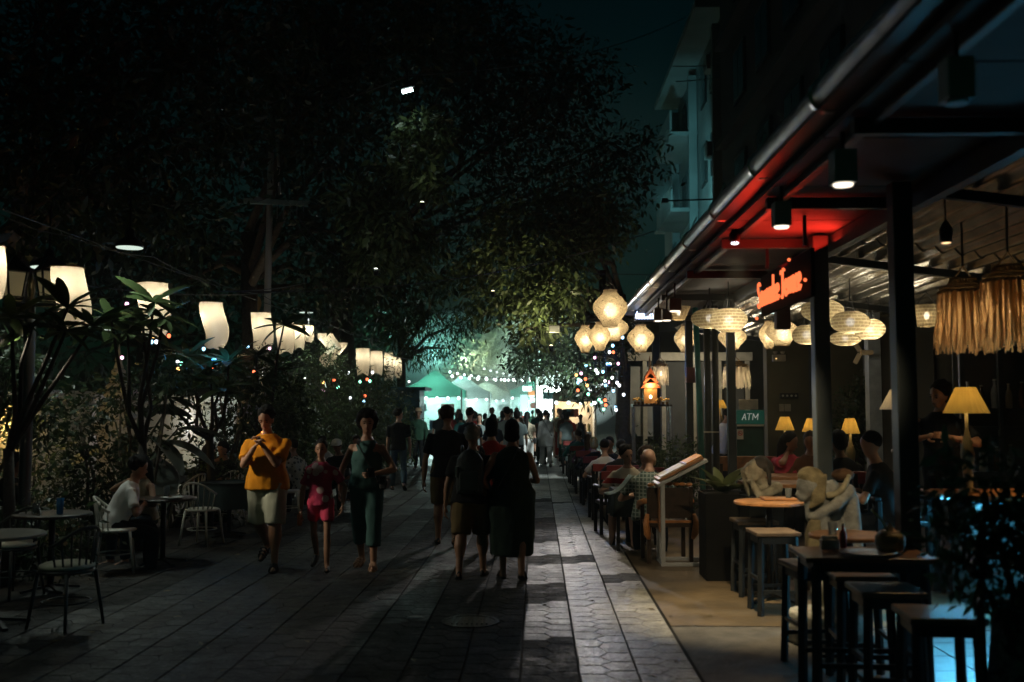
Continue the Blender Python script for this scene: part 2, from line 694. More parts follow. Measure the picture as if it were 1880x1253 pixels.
def person(label, loc, rz, h=1.72, pose=None, skin='tan', hair=('short', 'black'), top=('tee', 'black'), bottom=('trousers', 'black'), shoes='black', near=False, fat=1.0, fem=False, group=None, voxel=None):
    """one person facing local +Y; top / bottom are (style, cloth material)"""
    pose = dict(pose or {})
    if fem:
        pose.setdefault('shw', 0.168)
    s = h / 1.72
    J = fk(pose, s)
    root = thing('person', label, 'person', loc, R(rz), group)
    vx = voxel or (0.0155 if near else 0.027)
    b, ex = MB(), MB()
    w = fat
    hipw = 1.06 if fem else 1.0
    shf = 0.9 if fem else 1.0
    shw_ = J['shw']
    wa = 1 + (w - 1) * 0.4
    tab = [(-0.11, 0.10 * w, 0.085 * w, 0), (-0.03, 0.165 * w * hipw, 0.115 * w, -0.008), (0.05, 0.158 * w * hipw, 0.112 * w, -0.005), (0.16, 0.128 * w, 0.098 * w, 0.005), (0.28, 0.148 * w * shf, 0.112 * w, 0.012), (0.37, max(0.158 * w * shf, shw_ * 0.86), 0.106 * w, 0.006), (0.405, shw_ * 0.90, 0.094, 0.003), (0.435, shw_ * 0.78, 0.082, 0), (0.46, shw_ * 0.58, 0.07, 0), (0.482, 0.088 * shf, 0.062, 0), (0.51, 0.066, 0.058, 0), (0.53, 0.056, 0.056, 0)]
    b.rings(torso_rings(J, tab))
    b.capsule(J['neck'] - J['sp'] * 0.04 * s, J['neck'] + J['hd'] * 0.07 * s, 0.056 * s, 0.05 * s)
    # head with a face: skull, jaw, nose, ears, brow
    yaw = R(pose.get('yaw', 0))
    hz = J['hd']
    hy = Vector((math.sin(yaw), math.cos(yaw), 0))
    hy = (hy - hz * hy.dot(hz)).normalized()
    hx = hy.cross(hz).normalized()
    hr = Matrix((hx, hy, hz)).transposed()
    hc = J['head']

    def H(x, y, z):
        return hc + (hx * x + hy * y + hz * z) * s
    b.ell(H(0, -0.008, 0.030), (0.079 * s, 0.1 * s, 0.098 * s), 14, 10, hr)
    b.ell(H(0, 0.022, -0.045), (0.056 * s, 0.066 * s, 0.07 * s), 12, 8, hr)
    if near:
        b.capsule(H(0, 0.084, 0.005), H(0, 0.104, -0.028), 0.010 * s, 0.015 * s, 8)
        b.ell(H(0, 0.074, 0.022), (0.05 * s, 0.016 * s, 0.012 * s), 10, 6, hr)
        b.ell(H(0, 0.075, -0.088), (0.022 * s, 0.018 * s, 0.015 * s), 8, 6, hr)
    for sx in (-1, 1):
        b.ell(H(sx * 0.076, -0.006, -0.008), (0.011 * s, 0.02 * s, 0.032 * s), 8, 6, hr)
    for i, sx in enumerate((-1, 1)):
        hj, kn, an, fd = J['legs'][i]
        b.capsule(hj, kn, 0.082 * s * w, 0.054 * s * w)
        cf = kn + (an - kn) * 0.3 - Vector((0, 0.012 * s, 0))
        b.tube([kn, cf, kn + (an - kn) * 0.62, an], [0.053 * s * w, 0.057 * s * w, 0.044 * s, 0.036 * s], 10)
        dn = Vector((0, 0, -1)) if fd.z > -0.3 else Vector((0, -fd.z, -fd.y)).normalized() * 1
        ball = an + fd * 0.115 * s + Vector((0, 0, -0.036 * s))
        b.capsule(an, an - fd * 0.035 * s + Vector((0, 0, -0.035 * s)), 0.036 * s, 0.032 * s, 8)
        b.capsule(an + Vector((0, 0, -0.02 * s)), ball, 0.038 * s, 0.03 * s, 8)
        b.capsule(ball, ball + fd * 0.06 * s - Vector((0, 0, 0.004 * s)), 0.03 * s, 0.02 * s, 8)
        sh, el, wr = J['arms'][i]
        b.ell(sh, (0.05 * s, 0.05 * s, 0.048 * s), 10, 8)
        b.capsule(sh, el, 0.05 * s * wa, 0.038 * s)
        b.tube([el, el + (wr - el) * 0.3, wr], [0.039 * s, 0.04 * s, 0.026 * s], 10)
        hand(b, ex, el, wr, sx, s, near, pose.get('curl', 35))
    blob('body', b, SKIN[skin], root, vx, ex, 0, 2)
    # ---- clothes
    bk = 0.016 if not near else 0.018
    st, mt = top
    bst, mbt = bottom
    if st != 'none':
        c = MB()
        lo = {'tee': -0.09, 'long': -0.09, 'shirt': -0.12, 'tank': -0.05, 'dress': -0.05, 'crop': 0.06, 'tunic': -0.12}[st]
        q = [(lo, 0.175 * w * hipw + bk, 0.125 * w + bk, -0.004)]
        for t, rx, ry, oy in tab:
            if t > lo + 0.03 and t < 0.48:
                loose = 0.014 if 0.1 < t < 0.3 else 0.004
                q.append((t, rx + bk + loose, ry + bk + loose, oy))
        q.append((0.5, 0.082 * shf, 0.07, 0))
        if st == 'tank':
            q = [z for z in q if z[0] < 0.36] + [(0.40, 0.135 * shf + bk, 0.092 + bk, 0), (0.44, 0.115 * shf + bk, 0.086 + bk, 0), (0.485, 0.09 * shf, 0.07, 0)]
        c.rings(torso_rings(J, q))
        if st in ('dress', 'tunic'):
            ln = pose.get('hem', 0.42) * s
            foot = (J['legs'][0][1] + J['legs'][1][1]) / 2
            base = J['hip'] + J['sp'] * 0.02 * s
            rr = []
            for k in range(7):
                t = k / 6
                z = base.z - ln * t
                cx = base.x + (foot.x - base.x) * t * 0.6
                cy_ = base.y + (foot.y - base.y) * t * 0.6
                sp_ = abs(J['legs'][0][1].y - J['legs'][1][1].y) * 0.35 * t
                fl = pose.get('flare', 1.0)
                rr.append([(cx + (0.185 * w * hipw + 0.02 + 0.03 * t * fl) * s * math.cos(a) * (1 + 0.05 * t * math.sin(7 * a)), cy_ + (0.135 * w + 0.02 + 0.05 * t * fl) * s * math.sin(a) * (1 + 0.05 * t * math.sin(7 * a)) + sp_ * math.sin(a), z) for a in (2 * math.pi * j / 20 for j in range(20))])
            c.rings(list(reversed(rr)))
        if st not in ('tank',) and not (st == 'dress' and pose.get('sleeveless')):
            fr = {'tee': 0.72, 'shirt': 0.8, 'dress': 0.35, 'crop': 0.5, 'tunic': 1.0, 'long': 1.0}[st]
            for i, sx in enumerate((-1, 1)):
                sh, el, wr = J['arms'][i]
                c.ell(sh, (0.048 * s * wa + bk * 0.4,) * 3, 10, 8)
                c.tube([sh, sh + (el - sh) * fr * 0.4, sh + (el - sh) * fr], [0.044 * s * wa + bk * 0.4, 0.047 * s * wa + bk * 0.6, (0.046 if fr < 1 else 0.043) * s * wa + bk], 12)
                if st in ('long', 'tunic'):
                    c.tube([el, el + (wr - el) * 0.9], [0.043 * s + bk, 0.033 * s + bk * 0.7], 10)
                    c.ell(el, (0.043 * s + bk,) * 3, 8, 6)
        blob({'dress': 'dress', 'tank': 'top', 'tunic': 'tunic', 'crop': 'top'}.get(st, 'shirt'), c, mt, root, vx * 1.15, None, 0.015 if near else 0.008, 2)
    if bst != 'none':
        c = MB()
        q = [(t, rx + 0.012, ry + 0.012, oy) for t, rx, ry, oy in tab if t < 0.1]
        q.append((0.1, 0.15 * w * hipw + 0.012, 0.108 * w + 0.012, 0))
        c.rings(torso_rings(J, q))
        for i in range(2):
            hj, kn, an, fd = J['legs'][i]
            lb = 0.022 if bst in ('shorts', 'capri', 'loose') else 0.014
            c.ell(hj, ((0.082 * w + lb) * s,) * 3, 10, 8)
            if bst == 'shorts':
                e = hj + (kn - hj) * pose.get('shorts', 0.9)
                c.tube([hj, e], [(0.085 * w + lb) * s, (0.072 * w + lb) * s], 12)
            else:
                c.tube([hj, kn], [(0.083 * w + lb) * s, (0.058 * w + lb) * s], 12)
                c.ell(kn, ((0.058 * w + lb) * s,) * 3, 10, 8)
                e = kn + (an - kn) * (0.55 if bst == 'capri' else 0.97)
                c.tube([kn, (kn + e) / 2 - Vector((0, 0.01 * s, 0)), e], [(0.057 * w + lb) * s, (0.058 * w + lb) * s, ((0.062 if bst in ('capri', 'loose') else 0.046) + lb) * s], 12)
        blob({'shorts': 'shorts', 'capri': 'trousers', 'loose': 'trousers'}.get(bst, 'trousers'), c, mbt, root, vx * 1.15, None, 0.012 if near else 0.006, 2)
    # ---- hair
    hs, hcol = hair
    if hs != 'bald':
        c = MB()
        c.ell(H(0, -0.024, 0.046), (0.087 * s, 0.102 * s, 0.099 * s), 16, 10, hr)
        if hs in ('bun',):
            c.ell(H(0, -0.06, 0.125), (0.045 * s, 0.045 * s, 0.04 * s), 10, 8, hr)
        if hs in ('bob', 'long', 'pony', 'messy'):
            c.ell(H(0, -0.045, -0.005), (0.085 * s, 0.075 * s, 0.09 * s), 12, 8, hr)
        if hs == 'bob':
            c.ell(H(0, -0.035, -0.06), (0.092 * s, 0.07 * s, 0.06 * s), 12, 8, hr)
        if hs in ('curly', 'short', 'messy') and (near or hs == 'curly'):
            big = 1.0 if hs == 'curly' else 0.0
            for k in range(70):
                zz = 1 - 2 * (k + 0.5) / 70
                a = k * 2.39996
                q = math.sqrt(1 - zz * zz)
                p = (0.086 * q * math.sin(a) * (1 + 0.12 * big), -0.022 + 0.1 * q * math.cos(a), 0.048 + 0.096 * zz * (1 + 0.15 * big))
                if (p[1] > 0.03 and p[2] < 0.088) or p[2] < -0.03 - 0.03 * big or (p[1] > -0.01 and p[2] < 0.02):
                    continue
                rb_ = (0.034 if big else 0.017) + 0.006 * math.sin(k * 5.1)
                c.ell(H(*p), (rb_ * s,) * 3, 8, 6)
        if hs == 'long':
            c.tube([H(0, -0.06, 0.02), H(0, -0.085, -0.1), hc + (hy * -0.12 * s) + J['sp'] * -0.28 * s], [0.085 * s, 0.085 * s, 0.05 * s], 12)
        if hs == 'pony':
            c.tube([H(0, -0.09, 0.09), H(0, -0.15, 0.02), H(0, -0.16, -0.14), hc + hy * -0.16 * s - J['sp'] * 0.42 * s], [0.035 * s, 0.045 * s, 0.048 * s, 0.02 * s], 10)
        blob('hair', c, HAIR[hcol], root, vx, None, 0.006, 1)
    if near and not pose.get('noface'):
        for sx in (-1, 1):
            MB().ell(H(sx * 0.03, 0.083, 0.006), (0.013 * s, 0.006 * s, 0.0065 * s), 8, 6, hr).build('eye', EYE, root, True)
            MB().ell(H(sx * 0.03, 0.086, 0.028), (0.017 * s, 0.006 * s, 0.004 * s), 8, 6, hr).build('eyebrow', HAIR[hcol if hcol in HAIR else 'black'], root, True)
        MB().ell(H(0, 0.09, -0.056), (0.021 * s, 0.007 * s, 0.007 * s), 8, 6, hr).build('mouth', LIP, root, True)
    # ---- shoes
    if shoes:
        for i in range(2):
            hj, kn, an, fd = J['legs'][i]
            c = MB()
            sole = an + Vector((0, 0, -0.06 * s))
            toe = sole + fd * 0.18 * s
            hl = sole - fd * 0.06 * s
            fl = Vector((fd.y, -fd.x, 0)).normalized()
            up = fl.cross(fd).normalized()
            n = 8
            rr = []
            for t, wd, hh in ((0, 0.028, 0.05), (0.25, 0.038, 0.06), (0.55, 0.042, 0.045), (0.8, 0.043, 0.034), (1, 0.026, 0.022)):
                pc = hl + (toe - hl) * t
                if shoes in ('sandal', 'sandal_tan'):
                    hh = 0.014
                rr.append([pc + (fl * wd * math.cos(2 * math.pi * k / n) + up * (max(0, math.sin(2 * math.pi * k / n)) * hh * 1.3 + min(0, math.sin(2 * math.pi * k / n)) * 0.012)) * s for k in range(n)])
            c.rings(rr)
            sm = {'black': mat('shoe_black', (0.015, 0.015, 0.016), 0.6), 'white': mat('shoe_white', (0.6, 0.6, 0.58), 0.6), 'sandal': mat('sandal_black', (0.015, 0.013, 0.012), 0.6), 'sandal_tan': mat('sandal_tan', (0.5, 0.3, 0.2), 0.6)}[shoes]
            sh_o = c.build('sandal' if 'sandal' in shoes else 'shoe', sm, root, True)
            if 'sandal' in shoes and near:
                k_ = MB()
                for t in (0.45, 0.62, 0.78):
                    pc = hl + (toe - hl) * t
                    hgt = 0.075 - 0.05 * t + 0.012
                    k_.tube([pc - fl * 0.042 * s, pc - fl * 0.03 * s + up * hgt * s, pc + up * (hgt + 0.012) * s, pc + fl * 0.03 * s + up * hgt * s, pc + fl * 0.042 * s], 0.009 * s, 6)
                k_.build('strap', sm, sh_o, True)
    root['_'] = 0
    del root['_']
    PEOPLE_J[root.name] = (J, Matrix.Translation(Vector(loc)) @ Matrix.Rotation(R(rz), 4, 'Z'), H, (hx, hy, hz))
    return root


PEOPLE_J = {}


def world_of(root, p):
    return PEOPLE_J[root.name][1] @ Vector(p)
# ------------------------------------------------------------------ ground and street
DIRT = mat('dirt', (0.03, 0.026, 0.02), 0.95, vary=0.4, scale=3, bump=0.4, bscale=12)
ground = MB().quad((-150, -30, -0.06), (150, -30, -0.06), (150, 260, -0.06), (-150, 260, -0.06)).build('ground', DIRT)
tag(ground, 'dark earth under the street and the planted beds', kind='structure')

JOINT = mat('paving_joint', (0.012, 0.012, 0.012), 0.95)
CW, CX0, NCOL = 0.3905, -4.80, 15          # paving columns run along the street
XE = CX0 + CW * NCOL                        # right-hand edge of the columns (1.06 m)


def paver_mat(name, col, rough, vary):
    """stone with stains and scuffs that run on from one stone to the next"""
    m = mat(name, col, rough, spec=0.5, vary=0, bump=0.6, bscale=26)
    nt = m.node_tree
    L = nt.links.new
    b = nt.nodes['Principled BSDF']
    geo = nt.nodes.new('ShaderNodeNewGeometry')
    acc = None
    for sc_, lo, hi, det in ((1.1, 0.55, 1.25, 6), (7.0, 0.6, 1.3, 8), (38.0, 0.75, 1.2, 3)):
        n = nt.nodes.new('ShaderNodeTexNoise')
        n.inputs['Scale'].default_value = sc_
        n.inputs['Detail'].default_value = det
        n.inputs['Roughness'].default_value = 0.65
        L(geo.outputs['Position'], n.inputs['Vector'])
        mr = nt.nodes.new('ShaderNodeMapRange')
        mr.inputs[1].default_value = 0.35
        mr.inputs[2].default_value = 0.65
        mr.inputs[3].default_value = lo
        mr.inputs[4].default_value = hi
        L(n.outputs['Fac'], mr.inputs[0])
        if acc is None:
            acc = mr.outputs[0]
        else:
            mu = nt.nodes.new('ShaderNodeMath')
            mu.operation = 'MULTIPLY'
            L(acc, mu.inputs[0])
            L(mr.outputs[0], mu.inputs[1])
            acc = mu.outputs[0]
    isl = nt.nodes.new('ShaderNodeMapRange')
    isl.inputs[3].default_value = 0.78
    isl.inputs[4].default_value = 1.18
    L(geo.outputs['Random Per Island'], isl.inputs[0])
    mu = nt.nodes.new('ShaderNodeMath')
    mu.operation = 'MULTIPLY'
    L(acc, mu.inputs[0])
    L(isl.outputs[0], mu.inputs[1])
    sv = nt.nodes.new('ShaderNodeVectorMath')
    sv.operation = 'SCALE'
    sv.inputs[0].default_value = col
    L(mu.outputs[0], sv.inputs['Scale'])
    L(sv.outputs[0], b.inputs['Base Color'])
    rr_ = nt.nodes.new('ShaderNodeMapRange')
    rr_.inputs[1].default_value = 0.4
    rr_.inputs[2].default_value = 1.5
    rr_.inputs[3].default_value = min(0.95, rough * 1.45)
    rr_.inputs[4].default_value = rough * 0.75
    L(acc, rr_.inputs[0])
    L(rr_.outputs[0], b.inputs['Roughness'])
    return m


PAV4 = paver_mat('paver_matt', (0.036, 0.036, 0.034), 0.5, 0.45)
PAV = [paver_mat('paver_polished_sheen', (0.36, 0.35, 0.33), 0.33, 0.3), paver_mat('paver_worn', (0.15, 0.145, 0.14), 0.42, 0.35), paver_mat('paver_dull', (0.022, 0.022, 0.021), 0.72, 0.3), PAV4]  # base tones also carry painted sheen and the dark foreground shade
pavement = MB().quad((CX0 - 0.1, 2, -0.012), (XE + 0.02, 2, -0.012), (XE + 0.02, 90, -0.012), (CX0 - 0.1, 90, -0.012)).build('pavement', JOINT)
tag(pavement, 'street paved in long bands of stamped stones, glossy on the right', kind='structure')

# finish, with sheen painted into its tone, of each stretch of a column: (far end, finish); known stretches first, random beyond
g = random.Random(41)
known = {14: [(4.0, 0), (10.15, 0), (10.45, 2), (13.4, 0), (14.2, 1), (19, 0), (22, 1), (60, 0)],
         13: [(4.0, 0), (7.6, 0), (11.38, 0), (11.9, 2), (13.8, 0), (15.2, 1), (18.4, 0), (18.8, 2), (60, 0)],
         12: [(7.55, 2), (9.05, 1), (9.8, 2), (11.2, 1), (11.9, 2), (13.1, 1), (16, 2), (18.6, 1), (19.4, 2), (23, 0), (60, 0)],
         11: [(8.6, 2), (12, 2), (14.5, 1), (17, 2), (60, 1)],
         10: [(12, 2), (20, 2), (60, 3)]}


def stretches(ci):
    if ci in known:
        return known[ci]
    y, out = 3.0, []
    while y < 60:
        y += g.uniform(0.8, 2.6)
        out.append((y, g.choice((3, 3, 3, 2))))
    return out


cells = []
for ci in range(NCOL):
    st = stretches(ci)
    x0 = CX0 + CW * ci
    ys = [3.2 + 0.15 * g.random()]
    while ys[-1] < 30.4:
        ys.append(ys[-1] + g.choice((0.19, 0.23, 0.245, 0.26, 0.3)))
    tilt = {}
    wl = CW / 2
    ds = [g.uniform(0.018, 0.05) for _ in ys]
    sh_ = [g.uniform(-0.025, 0.025) for _ in ys]
    for i in range(len(ys) - 2):
        y0, y1, y2 = ys[i], ys[i + 1], ys[i + 2]
        fin, key = 1, 0
        for k, (e, fq) in enumerate(st):
            if y0 < e:
                fin, key = fq, k
                break
        if key not in tilt:
            tilt[key] = (g.uniform(-0.004, 0.004), g.uniform(-0.004, 0.004), g.uniform(-0.0015, 0.0015))
        m0, m1 = (y0 + y1) / 2 + sh_[i], (y1 + y2) / 2 + sh_[i + 1]
        for pl in ([(0.005, y0), (wl - ds[i], y0), (wl + ds[i], m0), (wl - ds[i + 1], y1), (0.005, y1)],
                   [(CW - 0.005, m0), (CW - 0.005, m1), (wl + ds[i + 1], m1), (wl - ds[i + 1], y1), (wl + ds[i], m0)]):
            cx = sum(p[0] for p in pl) / 5
            cyy = sum(p[1] for p in pl) / 5
            gx_, gy_ = g.uniform(0.975, 0.992), g.uniform(0.962, 0.988)
            pl = [(cx + (a - cx) * gx_, cyy + (b_ - cyy) * gy_) for a, b_ in pl]
            cells.append((x0 + cx, cyy, [(a - cx, b_ - cyy) for a, b_ in pl], fin, tilt[key]))


def cell_geo(mb, ox, oy, pl, tl, r):
    tx, ty, tz = tl
    tx += r.uniform(-0.0022, 0.0022)
    ty += r.uniform(-0.0022, 0.0022)
    n = len(pl)
    low = [(ox + a, oy + b, -0.011) for a, b in pl]
    rim = [(ox + a, oy + b, tz + a * tx + b * ty - 0.002) for a, b in pl]
    top = [(ox + a * 0.95, oy + b * 0.93, tz + a * tx + b * ty) for a, b in pl]
    mb.rings([low, rim, top], cap=False)
    o = len(mb.v) - n
    mb.f.append(tuple(range(o, o + n)))


cells.sort(key=lambda c: (c[0] - 0.6) ** 2 * 1.2 + c[1] ** 2 if c[1] > 5.6 else 999)
r5 = random.Random(5)
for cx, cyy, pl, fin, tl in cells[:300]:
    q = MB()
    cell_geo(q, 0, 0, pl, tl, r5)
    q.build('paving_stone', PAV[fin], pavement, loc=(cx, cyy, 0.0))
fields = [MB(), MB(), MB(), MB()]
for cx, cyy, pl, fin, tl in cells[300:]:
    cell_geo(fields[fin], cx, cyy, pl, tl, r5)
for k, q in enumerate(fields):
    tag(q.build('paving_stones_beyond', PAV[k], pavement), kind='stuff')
# far end of the street: long slabs
farm = [MB(), MB()]
for ci in range(NCOL):
    yy = 30.3
    while yy < 88:
        L = g.uniform(1.2, 3)
        farm[0 if g.random() < (0.8 if ci > 10 else 0.4) else 1].box((CX0 + CW * (ci + 0.5), yy + L / 2, -0.006 + g.uniform(-0.001, 0.001)), (CW - 0.012, L - 0.015, 0.012))
        yy += L
for k, q in enumerate(farm):
    tag(q.build('paving_stones_beyond', PAV[k], pavement), kind='stuff')

TERR = mat('terrace_concrete', (0.135, 0.098, 0.058), 0.5, vary=0.45, scale=2.2, bump=0.3, bscale=18)
ROUGHC = mat('rough_concrete', (0.11, 0.10, 0.09), 0.8, vary=0.3, scale=6, bump=0.6, bscale=30)
tf = MB().quad((XE + 0.02, 8.2, 0.0), (12, 8.2, 0.0), (12, 40, 0.0), (XE + 0.02, 40, 0.0)).build('terrace_floor', TERR)
tag(tf, 'smooth tan concrete floor beside the bar stools', kind='structure')
rf = MB().quad((XE + 0.02, 1.0, -0.004), (12, 1.0, -0.004), (12, 8.19, -0.004), (XE + 0.02, 8.19, -0.004)).build('rough_floor', ROUGHC)
tag(rf, 'darker pitted concrete in front of the terrace floor', kind='structure')
BTILE = mat('floor_tile_grey', (0.2, 0.21, 0.21), 0.3, vary=0.22, scale=9, bump=0.1)
tb = MB().quad((2.1, 2.5, 0.001), (6, 2.5, 0.001), (6, 8.1, 0.001), (2.1, 8.1, 0.001)).build('tile_bed_floor', JOINT)
tag(tb, 'joints between the pale floor tiles under the bar', kind='structure')
tm = MB().box((0, 0, 0.006), (0.392, 0.392, 0.012)).build('floor_tile', BTILE, tb, bevel=0.003, loc=(2.3, 3.0, 0.002))
for i in range(7):
    for j in range(13):
        if i == j == 0:
            continue
        q = tm.copy()
        C.objects.link(q)
        q.parent = tb
        q.location = (2.3 + 0.4 * i, 3.0 + 0.4 * j, 0.002 + g.uniform(-0.0008, 0.0008))
DECK = mat('deck_wood', (0.06, 0.04, 0.025), 0.5, vary=0.3)
deck = MB().box((6.3, 17.0, 0.14), (7.4, 14.4, 0.28)).build('raised_floor', DECK)
tag(deck, 'raised dark restaurant floor behind the posts', kind='structure')
lb = MB().quad((-40, 2, -0.02), (CX0 - 0.1, 2, -0.02), (CX0 - 0.1, 90, -0.02), (-40, 90, -0.02)).build('planted_ground', DIRT)
tag(lb, 'bare dark soil of the garden on the left', kind='structure')

# ------------------------------------------------------------------ terrace canopy on the right
CEIL = mat('ceiling_paint', (0.048, 0.048, 0.046), 0.7, vary=0.3, scale=3)
POSTM = mat('post_paint', (0.03, 0.036, 0.036), 0.5, vary=0.2, scale=5)
canopy = thing('terrace_canopy', 'dark terrace canopy with long metal gutter and steel posts over the bar', 'canopy', (2.0, 9.5, 0))
cv = Vector((2.0, 9.5, 0))
for k in range(-4, 11):                       # ceiling boards between the gutter and the posts
    y0 = 3.0 + 1.2 * k
    MB().box((0.08, y0 + 0.6 - 9.5, 3.24), (1.02, 1.185, 0.03)).build('ceiling_panel', CEIL, canopy, bevel=0.003)
MB().box((0.0, -2.2, 3.33), (1.1, 18.2, 0.1)).build('roof_deck', BLACK_PAINT, canopy)
gm = MB()
gp = []
for k in range(28):
    gp.append(Vector((-0.49, 2.7 + 0.49 * k - 9.5, 3.37 + 0.004 * math.sin(k * 2.1))))
ring = [[(p.x + 0.095 * math.cos(a), p.y, p.z + 0.085 * math.sin(a)) for a in (2 * math.pi * j / 14 for j in range(14))] for p in gp]
gm.rings(ring)
gut = gm.build('gutter', STEEL, canopy, True)
for k in range(9):
    y = 3.6 + 1.5 * k - 9.5
    b = MB()
    b.rings([[(-0.49 + rr * math.cos(a), y + dy, 3.37 + rr * 0.92 * math.sin(a)) for a in (2 * math.pi * j / 14 for j in range(14))] for dy, rr in ((-0.02, 0.097), (-0.018, 0.106), (0.018, 0.106), (0.02, 0.097))])
    b.build('gutter_joint', STEEL, canopy, True)
    MB().bar((-0.49, y + 0.3, 3.46), (-0.40, y + 0.3, 3.66), 0.025, 0.012).build('gutter_bracket', STEEL, canopy)
MB().box((-0.36, 0.1, 3.30), (0.05, 13.6, 0.14)).build('fascia', BLACK_PAINT, canopy)
MB().box((-0.30, 0.1, 3.20), (0.05, 13.6, 0.05)).build('pipe_rail', DARK_METAL, canopy, bevel=0.008)
for px, Y, w in ((1661, 6.4, 0.125), (1509, 8.4, 0.13), (1343, 12.6, 0.1), (1266, 15.8, 0.11), (1205, 19.6, 0.14)):
    p = P(px, 750, Y)
    MB().box((p.x - 2.0, Y - 9.5, 1.6), (w, w, 3.2)).build('post', POSTM, canopy, bevel=0.008)
    MB().box((p.x - 2.0, Y - 9.5, 0.006), (w * 1.8, w * 1.8, 0.012)).build('post_foot', POSTM, canopy)
for y in (5.0, 6.9, 8.6, 10.6, 12.8, 15.7):
    MB().box((0.1, y - 9.5, 3.17), (1.0, 0.06, 0.08)).build('cross_beam', POSTM, canopy)
MB().box((0.52, 0.1, 3.14), (0.08, 13.6, 0.14)).build('main_beam', POSTM, canopy)
# corrugated roof over the dining floor
CORR = mat('corrugated_iron', (0.42, 0.40, 0.34), 0.24, 0.9, vary=0.45, scale=4, bump=0.12, bscale=14)
cr = thing('corrugated_roof', 'rusty corrugated iron roof sloping over the dining tables', 'roof', (2.6, 10.5, 3.26))
for s_ in range(-2, 5):
    gx = []
    y0, y1 = -8.5 + 3.4 * s_, -8.5 + 3.4 * s_ + 3.5
    for yy in (y0, (y0 + y1) / 2, y1):
        row = []
        for k in range(220):
            x = 4.4 * k / 219
            row.append((x, yy, -0.125 * x + 0.032 * math.sin(2 * math.pi * x / 0.17) + 0.012 * (s_ % 2)))
        gx.append(row)
    MB().sheet(gx).build('roof_sheet', CORR, cr, True)
for k in range(6):
    MB().bar((0, -6.8 + 2.9 * k, -0.07), (4.4, -6.8 + 2.9 * k, -0.62), 0.05, 0.07).build('rafter', POSTM, cr)

# ------------------------------------------------------------------ restaurant walls
OLIVE = mat('olive_wall', (0.13, 0.12, 0.075), 0.8, vary=0.15, scale=2, bump=0.1)
GREYW = mat('grey_wall', (0.16, 0.155, 0.13), 0.8, vary=0.15, scale=2, bump=0.1)
SLATE = mat('slate_wall', (0.10, 0.105, 0.10), 0.8, vary=0.15, scale=2, bump=0.1)


def wall_box(label, x0, x1, y0, y1, z1, m, name='restaurant_wall'):
    o = MB().box(((x0 + x1) / 2, (y0 + y1) / 2, z1 / 2), (x1 - x0, y1 - y0, z1)).build(name, m)
    return tag(o, label, 'wall')


w1x0, w1x1 = P(1409, 750, 16.5).x, P(1486, 750, 16.5).x
wall_box('olive wall with the white switches behind the woman in pink', w1x0, w1x1, 16.5, 16.75, 3.0, OLIVE)
w2x0, w2x1 = P(1526, 750, 15.0).x, P(1610, 750, 15.0).x
wall_box('green wall lit from below behind a bushy plant', w1x1 + 0.01, w2x1, 15.6, 15.8, 3.0, OLIVE)
w3x0, w3x1 = P(1602, 750, 13.2).x, P(1770, 750, 13.2).x
wl3 = wall_box('grey panelled wall behind the standing waiter in black', w3x0 + 0.1, w3x1, 13.2, 13.4, 2.95, GREYW)
for px in (1618, 1668, 1719):
    p = P(px, 750, 13.19)
    MB().box((p.x, 13.19, 1.5), (0.03, 0.02, 2.9)).build('panel_strip', BLACK_PAINT, wl3)
tr = MB().box((w3x0, 13.15, 1.5), (0.16, 0.16, 3.0)).build('door_post', mat('pale_trim', (0.30, 0.34, 0.36), 0.5))
tag(tr, 'pale weathered door post at the left end of the grey wall', 'door post')
w4 = wall_box('dark wall behind the bottle cabinet on the far right', w3x1 + 0.02, w3x1 + 3.5, 12.2, 12.4, 3.0, SLATE)
bkw = wall_box('slate back wall of the shop beyond the green pipe', 2.2, 9, 24.0, 24.2, 3.6, SLATE)
bw2 = wall_box('side wall of the dining room running back from the bottle cabinet', 7.0, 7.2, 4, 24, 3.0, SLATE)
# shop front beyond the fifth post
sf = thing('lit_shop', 'lit shop front with cream lintel and glazed bays behind the slim grey post', 'shop front', (P(1210, 750, 21.5).x, 21.5, 0))
CREAM = mat('cream_frame', (0.45, 0.42, 0.33), 0.6, vary=0.15)
PALEW = mat('shop_pane', (0.35, 0.36, 0.33), 0.25, vary=0.3, scale=2)
MB().box((0.3, 0, 2.86), (3.4, 0.16, 0.18)).build('lintel', CREAM, sf, bevel=0.01)
for k, x in enumerate((-0.75, -0.3, 0.1, 0.75, 1.3, 1.9)):
    MB().box((x, 0.02, 1.4), (0.09, 0.09, 2.74)).build('mullion', CREAM, sf, bevel=0.006)
for x0, x1 in ((-0.7, -0.35), (-0.25, 0.05)):
    MB().box(((x0 + x1) / 2, 0.06, 1.9), (x1 - x0, 0.02, 1.5)).build('pane', PALEW, sf)
MB().box((1.0, 0.2, 1.4), (1.7, 0.05, 2.7)).build('back_panel', SLATE, sf)
lamp('shop_light', 'POINT', (3.2, 20.2, 2.6), 40, (1.0, 0.86, 0.62), radius=0.12)

